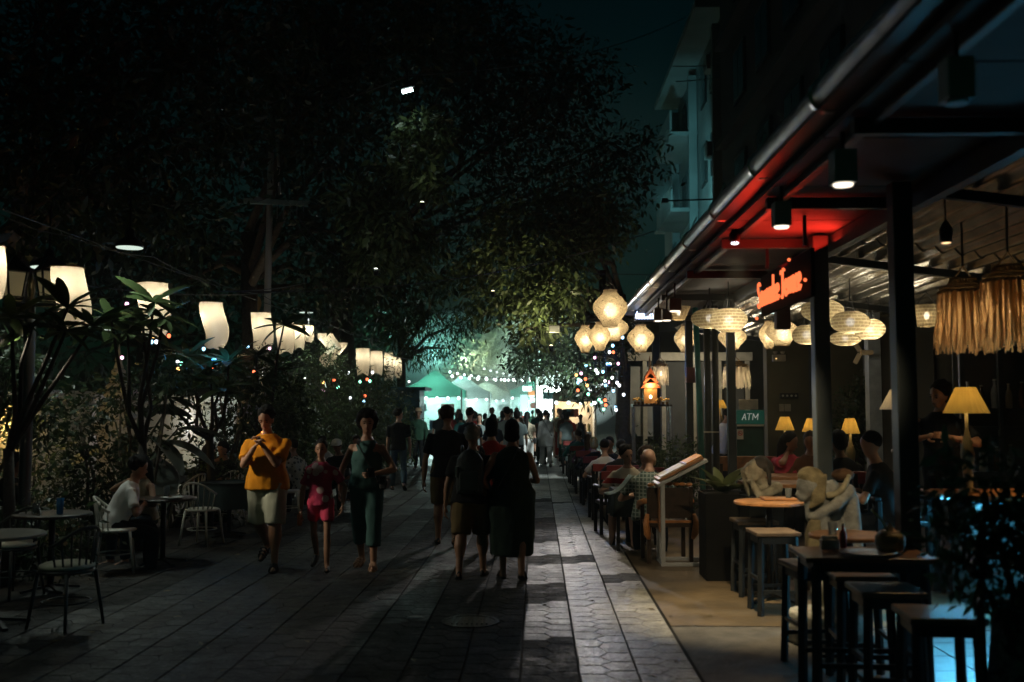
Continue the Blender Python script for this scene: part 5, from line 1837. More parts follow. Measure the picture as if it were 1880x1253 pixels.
MB().box((0.355, 0.21, 1.175), (0.2, 0.42, 0.014), rot).build('page', mat('menu_orange', (0.75, 0.32, 0.05), 0.4), mst)
MB().box((0.262, 0.21, 1.128), (0.025, 0.42, 0.016), rot).build('clip_bar', mat('clip_lilac', (0.55, 0.5, 0.75), 0.4), mst)
MB().bar((-0.03, 0.05, 0.9), (-0.03, 0.37, 0.9), 0.02, 0.02).build('brace', WM2, mst)
MB().box((-0.03, 0.21, 0.62), (0.012, 0.36, 0.5)).build('side_panel', TABLE_WOOD, mst)
# ------------------------------------------------------------------ armchairs and tables along the right kerb
LIT_WOOD = mat('orange_lit_wood', (0.42, 0.17, 0.05), 0.35, vary=0.3, scale=10)  # orange light on the carved chair put into the wood colour
REDP = mat('red_chair_back', (0.22, 0.03, 0.025), 0.5)


def armchair(label, loc, rz, back, frame, group='chairs along the right kerb', scroll=False):
    t = thing('armchair', label, 'chair', loc, R(rz), group)
    MB().box((0, 0, 0.43), (0.5, 0.46, 0.05)).build('seat', frame, t, bevel=0.01)
    for sx in (-1, 1):
        MB().bar((sx * 0.24, 0.21, 0.64), (sx * 0.24, 0.21, 0), 0.045).build('leg', frame, t, bevel=0.004)
        MB().bar((sx * 0.24, -0.22, 0.86), (sx * 0.24, -0.2, 0), 0.045).build('leg', frame, t, bevel=0.004)
        if scroll:
            am = MB()
            am.tube([(sx * 0.25, -0.22, 0.70), (sx * 0.26, 0.0, 0.68), (sx * 0.27, 0.2, 0.64), (sx * 0.28, 0.25, 0.58)], [0.03, 0.035, 0.04, 0.03], 8)
            am.tube([(sx * 0.265, -0.26, 0.56), (sx * 0.285, -0.28, 0.46), (sx * 0.27, -0.28, 0.34), (sx * 0.25, -0.26, 0.28)], [0.022, 0.035, 0.04, 0.02], 8)
            am.build('arm', LIT_WOOD, t, True)
        else:
            MB().box((sx * 0.25, -0.01, 0.66), (0.06, 0.46, 0.03)).build('arm', frame, t, bevel=0.006)
    if scroll:
        MB().bar((-0.24, -0.235, 0.47), (0.24, -0.235, 0.47), 0.03, 0.028).build('back_rail', LIT_WOOD, t, bevel=0.004)
        MB().box((0, -0.22, 0.68), (0.44, 0.02, 0.34)).build('back_panel', DARK_WOOD, t)
        for k in range(7):
            a = -0.22 + 0.44 * k / 6
            MB().ell((a, -0.22, 0.875 + 0.02 * math.cos(a * 5)), (0.04, 0.022, 0.022), 10, 6).build('crest_lobe', LIT_WOOD, t, True)
    else:
        MB().box((0, -0.225, 0.82), (0.5, 0.035, 0.12)).build('back_rail', back, t, bevel=0.008)
        for k in range(5):
            MB().box((-0.18 + 0.09 * k, -0.22, 0.6), (0.035, 0.018, 0.33)).build('slat', frame, t)
    return t


armchair('carved wooden armchair with orange-lit arms behind the menu stand', (P(1222, 750, 11.6).x, 11.65, 0), 4, DARK_WOOD, DARK_WOOD, scroll=True)
ac = armchair('red-backed chair just left of the man in the striped shirt', (P(1128, 750, 14.2).x, 14.2, 0), 8, REDP, DARK_METAL)
AC = [(1112, 16.0, 5, 'red-backed chair of the guest in the white t-shirt seen from behind'), (1142, 15.6, -4, 'red-backed chair of the guest in the dark printed shirt'), (1092, 18.4, 4, 'red-backed chair behind the blond guest'),
      (1078, 20.8, 0, 'red-backed chair of the guest in purple'), (1064, 23.5, 3, 'red-backed chair of the guest in teal'), (1186, 14.6, 170, 'red-backed chair facing the street behind the white-haired guest'), (1050, 27.0, 0, 'red-backed chair last in the row along the kerb')]
for px, Y, rz, lb_ in AC:
    dup(ac, at(px, Y), R(rz), lb_)


def kerb_table(label, px, Y, rz, cm):
    l = at(px, Y)
    t = thing('square_table', label, 'table', l, R(rz), 'small square tables along the right kerb')
    MB().box((0, 0, 0.725), (0.62, 0.62, 0.03)).build('tabletop', DARK_WOOD, t, bevel=0.005)
    for sx in (-1, 1):
        for sy in (-1, 1):
            MB().bar((sx * 0.27, sy * 0.27, 0.71), (sx * 0.27, sy * 0.27, 0), 0.04).build('leg', DARK_METAL, t)
    c = MB()
    n = 12
    edge = [(-1 + 2 * k / n, -1) for k in range(n)] + [(1, -1 + 2 * k / n) for k in range(n)] + [(1 - 2 * k / n, 1) for k in range(n)] + [(-1, 1 - 2 * k / n) for k in range(n)]
    rr = []
    for q, z in ((0.0, 0.745), (0.0, 0.743), (0.3, 0.64), (1.0, 0.42)):
        rr.append([(x * (0.315 + 0.03 * q + 0.02 * q * math.sin(i * 1.3)), y * (0.315 + 0.03 * q + 0.02 * q * math.cos(i * 1.7)), z) for i, (x, y) in enumerate(edge)])
    c.rings(rr, cap=False)
    c.f.append(tuple(range(len(edge))))
    o = c.build('tablecloth', cm, None, True, loc=l)
    o.rotation_euler = (0, 0, R(rz))
    tag(o, 'dark tablecloth on the ' + label, 'tablecloth')
    return t


for lb_, px, Y in (('kerb table between the bald and the striped-shirt men', 1168, 12.7), ('kerb table in front of the guest in the white t-shirt', 1118, 17.1), ('kerb table beside the guest in purple', 1092, 19.8), ('kerb table beside the guest in teal', 1074, 22.6), ('last kerb table near the market end', 1060, 25.8)):
    kerb_table(lb_, px, Y, 2, CLOTH_DARK)
p_ = Vector(at(1168, 12.7))
bottle('dark bottle standing on the table in front of the bald man', (p_.x + 0.16, p_.y - 0.1, 0.748), 0.24, mat('brown_glass', (0.06, 0.03, 0.01), 0.1))
glass('clear glass on the table in front of the bald man', (p_.x + 0.02, p_.y - 0.15, 0.748), 0.12, 0.034, GLASS)
# draped checked shawl hanging beside the bald man's chair
SHAWL = mat('shawl', (0.11, 0.16, 0.15), 0.95, bump=0.3)
sh_g = []
for i in range(7):
    q = i / 6
    sh_g.append([(-0.32 + 0.30 * q + 0.02 * math.sin(u * 8), -0.2 + 0.4 * u, 0.74 + 0.22 * q - 0.06 * math.sin(math.pi * q)) for u in (k / 8 for k in range(9))])
swl = MB().sheet(sh_g).build('shawl', SHAWL, None, True, loc=(P(1160, 750, 11.9).x, 11.9, 0), thick=0.012)
tag(swl, 'grey-green shawl draped low beside the bald man', 'shawl')
# ------------------------------------------------------------------ dining room furniture on the raised floor
z4 = 0.28
for lb_, px, Y in (('long low table in front of the woman in pink', 1455, 11.4), ('brown table nearer the stone head, on the raised floor', 1452, 10.3)):
    l = at(px, Y)
    t = thing('dining_table', lb_, 'table', (l[0], l[1], z4), 0, 'dining tables on the raised floor')
    MB().box((0, 0, 0.70), (1.0, 0.62, 0.035)).build('tabletop', TABLE_WOOD, t, bevel=0.005)
    for sx in (-1, 1):
        for sy in (-1, 1):
            MB().bar((sx * 0.45, sy * 0.26, 0.69), (sx * 0.45, sy * 0.26, 0), 0.05).build('leg', DARK_WOOD, t)
bl = at(1385, 13.5)
bn = thing('bench', 'orange-brown wooden bench below the cash machine', 'bench', (bl[0], bl[1], z4))
MB().box((0, 0, 0.45), (0.95, 0.4, 0.05)).build('seat', TABLE_WOOD, bn, bevel=0.006)
MB().box((0, 0.2, 0.72), (0.95, 0.04, 0.2)).build('backrest', TABLE_WOOD, bn, bevel=0.01)
for sx in (-1, 1):
    for sy in (-0.16, 0.18):
        MB().box((sx * 0.43, sy, 0.36 if sy > 0 else 0.215), (0.05, 0.05, 0.72 if sy > 0 else 0.43)).build('leg', DARK_WOOD, bn)
dsh = thing('flower_dish', 'blue dish with folded white flowers on the brown table', 'dish', (P(1490, 750, 10.2).x, 10.2, z4 + 0.72))
MB().lathe([(0.07, 0), (0.13, 0.03), (0.14, 0.055), (0.12, 0.055), (0.06, 0.02)], 18).build('dish_bowl', mat('blue_china', (0.08, 0.25, 0.42), 0.3), dsh, True)
for k in range(6):
    a = k * 1.05
    MB().ell((0.06 * math.cos(a), 0.06 * math.sin(a), 0.075), (0.03, 0.03, 0.03), 8, 6).build('flower', mat('flower_white', (0.75, 0.75, 0.7), 0.7), dsh, True)
# cash machine, signs, switches, emergency lamp
atm = thing('cash_machine', 'dark green cash machine booth with an ATM sign on top', 'cash machine', (P(1377, 750, 15.9).x, 15.9, z4))
GREEN = mat('atm_green', (0.012, 0.05, 0.035), 0.4)
PLATE = mat('plate_cream', (0.5, 0.46, 0.36), 0.6)
MB().box((0, 0.2, 0.72), (0.42, 0.36, 1.44)).build('cabinet', GREEN, atm, bevel=0.01)
MB().box((0, 0.0, 1.33), (0.44, 0.05, 0.22)).build('sign_panel', mat('atm_panel', (0.01, 0.06, 0.045), 0.3, emit=(0.01, 0.09, 0.06), es=0.25), atm, bevel=0.005)
MB().box((0, -0.005, 1.2), (0.42, 0.03, 0.03)).build('sill_strip', PLATE, atm)
MB().box((-0.02, 0.02, 1.53), (0.3, 0.03, 0.16)).build('top_plate', PLATE, atm, bevel=0.005)
ATM_L = mat('atm_letter', (0.7, 0.7, 0.66), 0.5, emit=(0.8, 0.85, 0.8), es=0.18)
for x0, strokes in ((-0.135, [((0, 0), (0.045, 0.1)), ((0.045, 0.1), (0.06, 0)), ((0.018, 0.035), (0.055, 0.035))]), (-0.05, [((0.02, 0), (0.035, 0.1)), ((-0.005, 0.1), (0.075, 0.1))]), (0.03, [((0, 0), (0.015, 0.1)), ((0.015, 0.1), (0.045, 0.03)), ((0.045, 0.03), (0.09, 0.1)), ((0.09, 0.1), (0.078, 0))])):
    q = MB()
    for (a0, b0), (a1, b1) in strokes:
        q.bar((x0 + a0, -0.03, 1.285 + b0), (x0 + a1, -0.03, 1.285 + b1), 0.014, 0.012)
    q.build('letter', ATM_L, atm)
nsn = MB().box((-0.165, -0.012, 1.06), (0.1, 0.01, 0.16)).build('no_smoking_sign', PLATE, atm)
nm_ = MB()
nm_.tube([(-0.165 + 0.034 * math.cos(a), -0.02, 1.075 + 0.034 * math.sin(a)) for a in (2 * math.pi * k / 18 for k in range(19))], 0.005, 5)
nm_.bar((-0.189, -0.02, 1.099), (-0.141, -0.02, 1.051), 0.008)
nm_.build('sign_ring', mat('sign_red', (0.5, 0.03, 0.02), 0.5), nsn)
MB().bar((-0.185, -0.019, 1.073), (-0.147, -0.019, 1.073), 0.007).build('cigarette_mark', BLACK_PAINT, nsn)
wy = 16.49
em = thing('emergency_light', 'white twin-head emergency light on the olive wall', 'emergency light', P(1429, 658, wy))
MB().box((0, -0.04, 0), (0.21, 0.08, 0.11)).build('case', mat('case_cream', (0.55, 0.5, 0.38), 0.5), em, bevel=0.008)
for sx in (-1, 1):
    MB().lathe([(0.02, 0), (0.036, 0.02), (0.036, 0.045)], 12, (sx * 0.06, -0.04, 0.065)).build('lamp_head', mat('case_cream', (0.55, 0.5, 0.38), 0.5), em, True)
MB().ell((-0.055, -0.085, -0.012), (0.008, 0.006, 0.008), 6, 4).build('indicator', glow('ind_amber', (1, 0.6, 0.2), 3), em)
so = thing('socket_strip', 'black strip of four sockets on the olive wall', 'socket strip', P(1448, 727, wy))
MB().box((0, -0.02, 0), (0.3, 0.04, 0.09)).build('strip_body', BLACK_PAINT, so, bevel=0.004)
for k in range(4):
    MB().lathe([(0.018, 0), (0.018, 0.01)], 10).build('knob', WHITE_METAL, so, loc=(-0.105 + 0.07 * k, -0.042, 0)).rotation_euler = (R(90), 0, 0)
sw2 = thing('switch_plate', 'pair of cream switch plates on the olive wall', 'switch', P(1440, 749, wy))
for x, w in ((-0.05, 0.075), (0.05, 0.1)):
    MB().box((x, -0.012, 0), (w, 0.024, 0.12)).build('plate', PLATE, sw2, bevel=0.004)
fan = thing('wall_fan', 'small brass wall fan on the pale door post', 'fan', P(1586, 648, 13.0))
MB().lathe([(0.05, -0.03), (0.05, 0.03)], 12).build('motor', mat('brass', (0.3, 0.2, 0.08), 0.35, 0.8), fan)
for k in range(3):
    a = 2.1 * k
    MB().box((0.09 * math.cos(a) - 0.06, -0.06, 0.09 * math.sin(a)), (0.14, 0.006, 0.06), Matrix.Rotation(-a, 3, 'Y')).build('blade', mat('fan_blade', (0.4, 0.32, 0.2), 0.5), fan)
# pipes next to the third post
pp = thing('drain_pipes', 'pair of dark drain pipes with a pale clamp beside the green pipe', 'pipe', at(1306, 13.6))
for dx in (-0.05, 0.06):
    MB().tube([(dx, 0, 0), (dx, 0, 3.15)], 0.045, 12).build('pipe', mat('pipe_dark', (0.05, 0.052, 0.045), 0.5), pp, True)
MB().box((-0.02, -0.06, 1.43), (0.24, 0.03, 0.02)).build('clamp', PLATE, pp)
gpipe = tag(MB().tube([at(1291, 13.4), tuple(Vector(at(1291, 13.4)) + Vector((-0.05, 0, 1.9))), tuple(Vector(at(1291, 13.4)) + Vector((-0.09, 0, 3.1)))], 0.04, 12).build('green_pipe', mat('pipe_teal', (0.06, 0.22, 0.19), 0.4), None, True), 'teal green drain pipe left of the dark pipes', 'pipe')
rb = thing('meter_box', 'dull red meter box on the second slim post', 'box', P(1272, 689, 15.6))
MB().box((0, 0, 0), (0.22, 0.16, 0.24)).build('case', mat('meter_red', (0.09, 0.03, 0.03), 0.6), rb, bevel=0.01)
MB().box((0, -0.082, 0.02), (0.18, 0.012, 0.17)).build('lid', mat('meter_red2', (0.11, 0.035, 0.035), 0.6), rb, bevel=0.004)
# altar shelf
al = thing('altar_shelf', 'narrow metal shelf stacked with glowing flowers and candles by the slim grey post', 'shelf', at(1196, 18.4))
z5 = 1.80
MB().box((0, 0, z5), (0.72, 0.4, 0.035)).build('shelf_board', DARK_WOOD, al)
for sx in (-1, 1):
    for sy in (-1, 1):
        MB().bar((sx * 0.33, sy * 0.17, 0), (sx * 0.33, sy * 0.17, z5), 0.03).build('leg', STEEL, al)
vr = random.Random(3)
ORD = ['first', 'second', 'third', 'fourth', 'fifth', 'sixth', 'seventh', 'eighth', 'last']
for k in range(9):
    l = at(1196, 18.4)
    x, y = -0.3 + 0.075 * k, vr.uniform(-0.12, 0.1)
    f_ = thing('flower_pot', f'little pot of yellow flowers on the altar shelf, {ORD[k]} from its left end', 'flower pot', (l[0] + x, l[1] + y, z5 + 0.018), 0, 'flower pots on the altar shelf')
    MB().lathe([(0.022, 0), (0.03, 0.05), (0.034, 0.055)], 10).build('pot', mat('brass', (0.3, 0.2, 0.08), 0.35, 0.8), f_, True)
    for j in range(6):
        MB().ell((vr.uniform(-0.035, 0.035), vr.uniform(-0.035, 0.035), 0.07 + vr.random() * 0.06), (0.017, 0.017, 0.017), 6, 5).build('flower', mat('flower_gold' if vr.random() < 0.7 else 'flower_white2', (0.75, 0.45, 0.1) if vr.random() < 0.7 else (0.7, 0.65, 0.55), 0.7), f_, True)
al2 = at(1196, 18.4)
sh_house = thing('spirit_house', 'small glowing spirit house with pointed roof on the altar shelf', 'spirit house', (al2[0] - 0.02, al2[1], z5 + 0.02))
MB().box((0, 0.05, 0.16), (0.24, 0.2, 0.28)).build('house_body', mat('gilt', (0.5, 0.25, 0.08), 0.35, 0.5), sh_house)
for k in range(3):
    MB().rings([[(-0.19 + 0.04 * k, -0.1, 0.3 + 0.09 * k), (0.19 - 0.04 * k, -0.1, 0.3 + 0.09 * k), (0, -0.1, 0.48 + 0.1 * k)], [(-0.19 + 0.04 * k, 0.18, 0.3 + 0.09 * k), (0.19 - 0.04 * k, 0.18, 0.3 + 0.09 * k), (0, 0.18, 0.48 + 0.1 * k)]]).build('roof_tier', mat('gilt_red', (0.45, 0.12, 0.04), 0.4, 0.3), sh_house)
MB().lathe([(0.02, 0.68), (0.03, 0.72), (0.006, 0.9)], 8, (0, 0.04, 0)).build('finial', mat('gilt', (0.5, 0.25, 0.08), 0.35, 0.5), sh_house, True)
MB().ell((0, -0.075, 0.14), (0.025, 0.02, 0.035), 8, 6).build('candle_bulb', glow('candle', (1, 0.7, 0.4), 9), sh_house, True)
lamp('shrine_light', 'POINT', (0, -0.22, 0.35), 9, (1.0, 0.70, 0.36), sh_house, 0.05)
# bottle cabinet, far right
cb = thing('bottle_cabinet', 'dark glazed bottle cabinet at the right edge', 'cabinet', (P(1856, 750, 11.0).x, 11.2, z4))
MB().box((0, 0.2, 1.1), (0.9, 0.02, 2.2)).build('back_panel', SLATE, cb)
for x in (-0.44, -0.02, 0.42):
    MB().box((x, 0, 1.1), (0.05, 0.05, 2.2)).build('upright', mat('cab_frame', (0.06, 0.075, 0.08), 0.4), cb, bevel=0.004)
for z in (0.05, 0.75, 1.25, 1.45, 2.18):
    MB().box((0, 0.1, z), (0.93, 0.22, 0.035)).build('shelf', mat('cab_frame', (0.06, 0.075, 0.08), 0.4), cb)
cw = cb.location
for k in range(9):
    h = (0.3, 0.26, 0.33, 0.28)[k % 4]
    row, i = (1.468, k) if k < 5 else (0.768, k - 5)
    bottle(f'liquor bottle in the right cabinet, {ORD[i]} from the left on its {"upper" if k < 5 else "lower"} shelf', (cw.x - 0.34 + 0.15 * i, cw.y + 0.08, z4 + row), h, mat(('bg_white', 'bg_brown', 'bg_clear')[k % 3], ((0.5, 0.5, 0.45), (0.12, 0.06, 0.02), (0.3, 0.34, 0.36))[k % 3], 0.12))
# bar counter
bc = thing('bar_counter', 'bar counter with an orange wooden top and a blue light strip beneath', 'bar counter', (4.55, 9.1, 0))
MB().box((0, 0, 0.975), (2.0, 0.85, 0.05)).build('counter_top', TABLE_WOOD, bc, bevel=0.008)
MB().box((0.1, 0.08, 0.47), (1.6, 0.56, 0.94)).build('counter_front', SLATE, bc)
MB().box((0, -0.40, 0.94), (1.9, 0.02, 0.016)).build('light_strip', glow('strip_blue', (0.05, 0.5, 1.0), 1.5), bc)
lamp('strip_light', 'AREA', (-0.3, -0.38, 0.925), 60, (0.09, 0.50, 0.80), bc, aim=(-0.35, -0.75, -0.8), size=(1.8, 0.04))
bx2 = tag(MB().box((0, 0, 0.03), (0.16, 0.12, 0.06)).build('napkin_box', DARK_WOOD, None, bevel=0.004, loc=(4.75, 9.0, 1.002)), 'dark napkin box on the bar counter', 'box')
pend = thing('added_counter_spot', 'small dark spot lamp added to light the orange bar counter', 'spot lamp', (4.6, 8.9, 2.35))  # fixture made up for the glow on the counter
MB().lathe([(0.05, -0.08), (0.055, 0.0), (0.02, 0.05), (0.006, 0.06), (0.006, 0.6)], 12).build('housing', DARK_METAL, pend, True)
MB().lathe([(0.03, -0.085), (0.045, -0.081)], 12).build('lens', glow('counter_lens', (1, 0.6, 0.25), 3), pend)
lamp('counter_beam', 'SPOT', (0, 0, -0.1), 60, (1.0, 0.60, 0.22), pend, 0.05, R(80), 0.6, aim=(0, 0, -1))
# ------------------------------------------------------------------ stone statues
def statue_blob(name, mb, t, m=STONE, vx=0.014, wr=0.004):
    return blob(name, mb, m, t, vx, None, wr, 2)


s1 = thing('stone_figure', 'carved stone figure crouching with head bowed over one raised knee', 'statue', at(1512, 7.7), R(4))
b = MB()
b.lathe([(0.30, 0), (0.32, 0.1), (0.29, 0.22)], 16)
# seat and trunk, leaning over to the left
b.ell((0.10, 0.06, 0.36), (0.2, 0.2, 0.18), 14, 10)
b.rings([[(x + 0.15 * w * math.cos(a), 0.03 + 0.12 * w * math.sin(a), z + 0.05 * math.cos(a)) for a in (2 * math.pi * k / 16 for k in range(16))] for x, z, w in ((0.12, 0.4, 1.1), (0.10, 0.65, 1.0), (0.06, 0.88, 1.05), (0.0, 1.08, 1.05), (-0.03, 1.16, 0.75))])
b.capsule((-0.02, 0.0, 1.14), (-0.09, -0.02, 1.17), 0.065, 0.06)
b.ell((-0.125, -0.02, 1.17), (0.10, 0.09, 0.115), 14, 10, Matrix.Rotation(R(28), 3, 'Y'))
b.capsule((-0.2, -0.03, 1.14), (-0.225, -0.03, 1.10), 0.014, 0.02)
b.ell((-0.19, -0.03, 1.08), (0.04, 0.05, 0.04), 10, 8)
# right shoulder, upper arm and forearm reaching down to the knee
b.ell((0.13, -0.08, 1.12), (0.075, 0.07, 0.07), 12, 8)
b.capsule((0.13, -0.10, 1.11), (0.02, -0.17, 1.03), 0.055, 0.048)
b.capsule((0.02, -0.17, 1.03), (-0.13, -0.17, 0.955), 0.045, 0.036)
b.ell((-0.155, -0.17, 0.95), (0.05, 0.03, 0.03), 10, 8)
b.capsule((-0.10, 0.08, 1.05), (-0.15, -0.08, 0.93), 0.045, 0.036)
for k in range(4):
    b.capsule((-0.16, -0.19 + 0.02 * k, 0.95), (-0.205, -0.185 + 0.02 * k, 0.93), 0.012, 0.009, 6)
# legs: one shin upright at the right, one knee folded forward
b.capsule((0.16, -0.06, 1.06), (0.19, -0.09, 0.62), 0.075, 0.07)
b.capsule((0.19, -0.09, 0.62), (0.20, -0.1, 0.26), 0.068, 0.055)
b.capsule((-0.08, -0.12, 0.90), (0.03, -0.14, 0.62), 0.08, 0.072)
b.capsule((0.03, -0.14, 0.62), (0.0, -0.15, 0.26), 0.07, 0.055)
b.capsule((0.1, 0.0, 0.42), (-0.07, -0.1, 0.88), 0.11, 0.085)
for x in (0.2, 0.0):
    b.capsule((x, -0.12, 0.25), (x - 0.14, -0.16, 0.24), 0.05, 0.035)
statue_blob('stone_body', b, s1)
c = MB()
OCH = mat('stone_ochre', (0.34, 0.27, 0.14), 0.8, vary=0.35, scale=14, bump=0.5, bscale=60)
c.ell((-0.105, -0.01, 1.215), (0.115, 0.10, 0.09), 14, 10, Matrix.Rotation(R(28), 3, 'Y'))
for k in range(7):
    c.capsule((-0.03 - 0.012 * k, -0.085, 1.24 - 0.012 * k), (-0.06 - 0.016 * k, -0.105, 1.06 - 0.008 * k), 0.02, 0.016, 8)
statue_blob('carved_hair', c, s1, OCH, 0.011)
c = MB()
for k in range(9):
    t = k / 8
    c.ell((-0.02 + 0.16 * t, -0.115 - 0.02 * math.sin(math.pi * t), 1.10 + 0.135 * t - 0.04 * math.sin(math.pi * t)), (0.024, 0.022, 0.026), 8, 6)
statue_blob('bead_collar', c, s1, mat('stone_ochre2', (0.42, 0.36, 0.22), 0.7, vary=0.35, scale=14), 0.009)
c = MB()
c.ell((0.13, -0.02, 1.245), (0.09, 0.075, 0.05), 12, 8)
statue_blob('shoulder_cloth', c, s1, mat('stone_brown', (0.12, 0.06, 0.025), 0.8, vary=0.4), 0.012)
c = MB()
c.ell((-0.165, -0.17, 0.74), (0.055, 0.06, 0.2), 12, 10)
for k in range(5):
    c.capsule((-0.13 - 0.015 * k, -0.215, 0.92), (-0.10 - 0.03 * k, -0.22, 0.56), 0.014, 0.02, 8)
statue_blob('carved_drape', c, s1, OCH, 0.012)
s2 = thing('stone_bust', 'stone bust of a woman resting her cheek on folded hands, behind the round bar table', 'statue', (P(1395, 750, 9.9).x, 9.9, 0), R(4))
pdm = MB().box((0, 0, 0.45), (0.34, 0.34, 0.9)).build('pedestal', BLACK_PAINT, s2, bevel=0.01)
b = MB()
tl_ = Matrix.Rotation(R(-14), 3, 'Y')
b.ell((-0.035, 0.0, 1.15), (0.098, 0.085, 0.112), 16, 12, tl_)
b.ell((-0.075, -0.005, 1.085), (0.062, 0.06, 0.07), 12, 8, tl_)
b.capsule((-0.122, -0.005, 1.165), (-0.152, -0.005, 1.115), 0.013, 0.02)
b.ell((-0.105, -0.005, 1.19), (0.025, 0.06, 0.014), 10, 6, tl_)
b.ell((-0.13, -0.005, 1.077), (0.022, 0.03, 0.011), 10, 6)
b.ell((-0.122, -0.005, 1.04), (0.028, 0.03, 0.024), 10, 6)
b.ell((-0.02, -0.085, 1.13), (0.022, 0.012, 0.036), 8, 6)
b.capsule((-0.02, 0, 1.08), (0.05, 0.02, 0.97), 0.055, 0.07)
b.rings([[(x + 0.15 * w * math.cos(a), 0.03 + 0.11 * w * math.sin(a), z) for a in (2 * math.pi * k / 16 for k in range(16))] for x, z, w in ((0.06, 0.88, 1.0), (0.06, 0.97, 1.0), (0.05, 1.03, 0.55))])
b.ell((0.13, -0.06, 0.975), (0.07, 0.065, 0.065), 12, 8)
b.capsule((0.13, -0.08, 0.96), (-0.06, -0.15, 0.90), 0.055, 0.045)
b.capsule((-0.06, -0.15, 0.90), (-0.10, -0.09, 1.0), 0.042, 0.033)
b.ell((-0.105, -0.06, 1.03), (0.03, 0.05, 0.028), 10, 8)
b.capsule((-0.08, 0.10, 0.90), (-0.165, 0.04, 1.13), 0.042, 0.03)
for k in range(4):
    b.capsule((-0.165, 0.05 - 0.02 * k, 1.15), (-0.12, 0.045 - 0.02 * k, 1.215 - 0.004 * k), 0.012, 0.009, 6)
statue_blob('stone_body', b, s2, mat('stone_bust', (0.38, 0.34, 0.24), 0.8, vary=0.35, scale=14, bump=0.5, bscale=60), 0.0095, 0.003)
c = MB()
c.ell((0.0, 0.0, 1.195), (0.10, 0.096, 0.092), 14, 10, tl_)
c.ell((0.075, 0.0, 1.17), (0.05, 0.06, 0.07), 10, 8)
c.tube([(0.03, -0.085, 1.19), (0.05, -0.10, 1.10), (0.06, -0.09, 1.0)], [0.02, 0.024, 0.016], 8)
statue_blob('carved_hair', c, s2, mat('stone_darkhair', (0.05, 0.04, 0.03), 0.7), 0.011)
# small things standing on the bar tables
_p = at(1440, 9.2)
glass('half empty glass at the right rim of the round orange-lit bar table', (_p[0] + 0.06, 9.35, 0.902), 0.11, 0.032, GLASS)
_p = at(1520, 7.0)
glass('short glass at the left of the middle round table', (_p[0], 6.95, 0.887), 0.085, 0.034, GLASS)
nh = thing('napkin_holder', 'steel napkin holder with white napkins on the dark square table', 'napkin holder', (at(1520, 6.25)[0], 6.28, 0.882))
MB().box((0, 0, 0.03), (0.11, 0.05, 0.06)).build('holder', STEEL, nh, bevel=0.004)
MB().box((0, 0, 0.055), (0.095, 0.03, 0.05)).build('napkins', mat('napkin', (0.6, 0.6, 0.58), 0.9), nh)
bottle('small sauce bottle beside the napkin holder on the dark square table', (at(1545, 6.3)[0], 6.33, 0.882), 0.15, mat('sauce_red', (0.25, 0.03, 0.02), 0.25))

ts = thing('added_table_spot', 'small black spot lamp added over the square table with the coconut drink', 'spot lamp', (2.75, 6.7, 2.95))  # added lamp, brightens the coconut and the table tops
MB().lathe([(0.035, -0.09), (0.045, 0.0), (0.02, 0.05), (0.006, 0.06), (0.006, 0.28)], 12).build('housing', DARK_METAL, ts, True)
MB().lathe([(0.02, -0.095), (0.032, -0.091)], 12).build('lens', glow('table_lens', (1, 0.62, 0.3), 2), ts)
lamp('table_beam', 'SPOT', (0, 0, -0.11), 42, (1.0, 0.62, 0.28), ts, 0.04, R(46), 0.8, aim=(-0.62, -0.55, -2.0))
# ------------------------------------------------------------------ plants
def blade(L, W, fold=0.12, curl=0.25, n=6):
    """one broad pointed leaf along +X with a keel"""
    mb = MB()
    rows = []
    for i in range(n + 1):
        t = i / n
        w = W * 0.5 * (math.sin(math.pi * min(1, t * 0.92 + 0.06)) ** 0.75)
        x, z = L * t, -curl * L * t * t
        rows.append([(x, -w, z + fold * w), (x, 0, z), (x, w, z + fold * w)])
    return mb.sheet(rows)


def branchy(mb, p, d, L, r, depth, rr, tips, spread=0.6, up=0.25):
    q = p + d * L * 0.5 + Vector((rr.uniform(-1, 1), rr.uniform(-1, 1), rr.uniform(-0.3, 0.6))) * L * 0.07
    e = p + d * L
    mb.tube([p, q, e], [r, r * 0.86, r * 0.72], 7)
    if depth == 0:
        tips.append((e, d))
        return
    for k in range(2 if rr.random() < 0.6 else 3):
        nd = (d + Vector((rr.uniform(-1, 1), rr.uniform(-1, 1), rr.uniform(-0.3, 0.7) + up)) * spread).normalized()
        branchy(mb, e, nd, L * rr.uniform(0.62, 0.85), r * 0.66, depth - 1, rr, tips, spread, up)


leaf_a = blade(0.34, 0.085, 0.3, 0.22)
_fl = [None]


BARK_D = mat('bark_dark', (0.022, 0.018, 0.014), 0.9, vary=0.4, scale=18, bump=0.5, bscale=25)


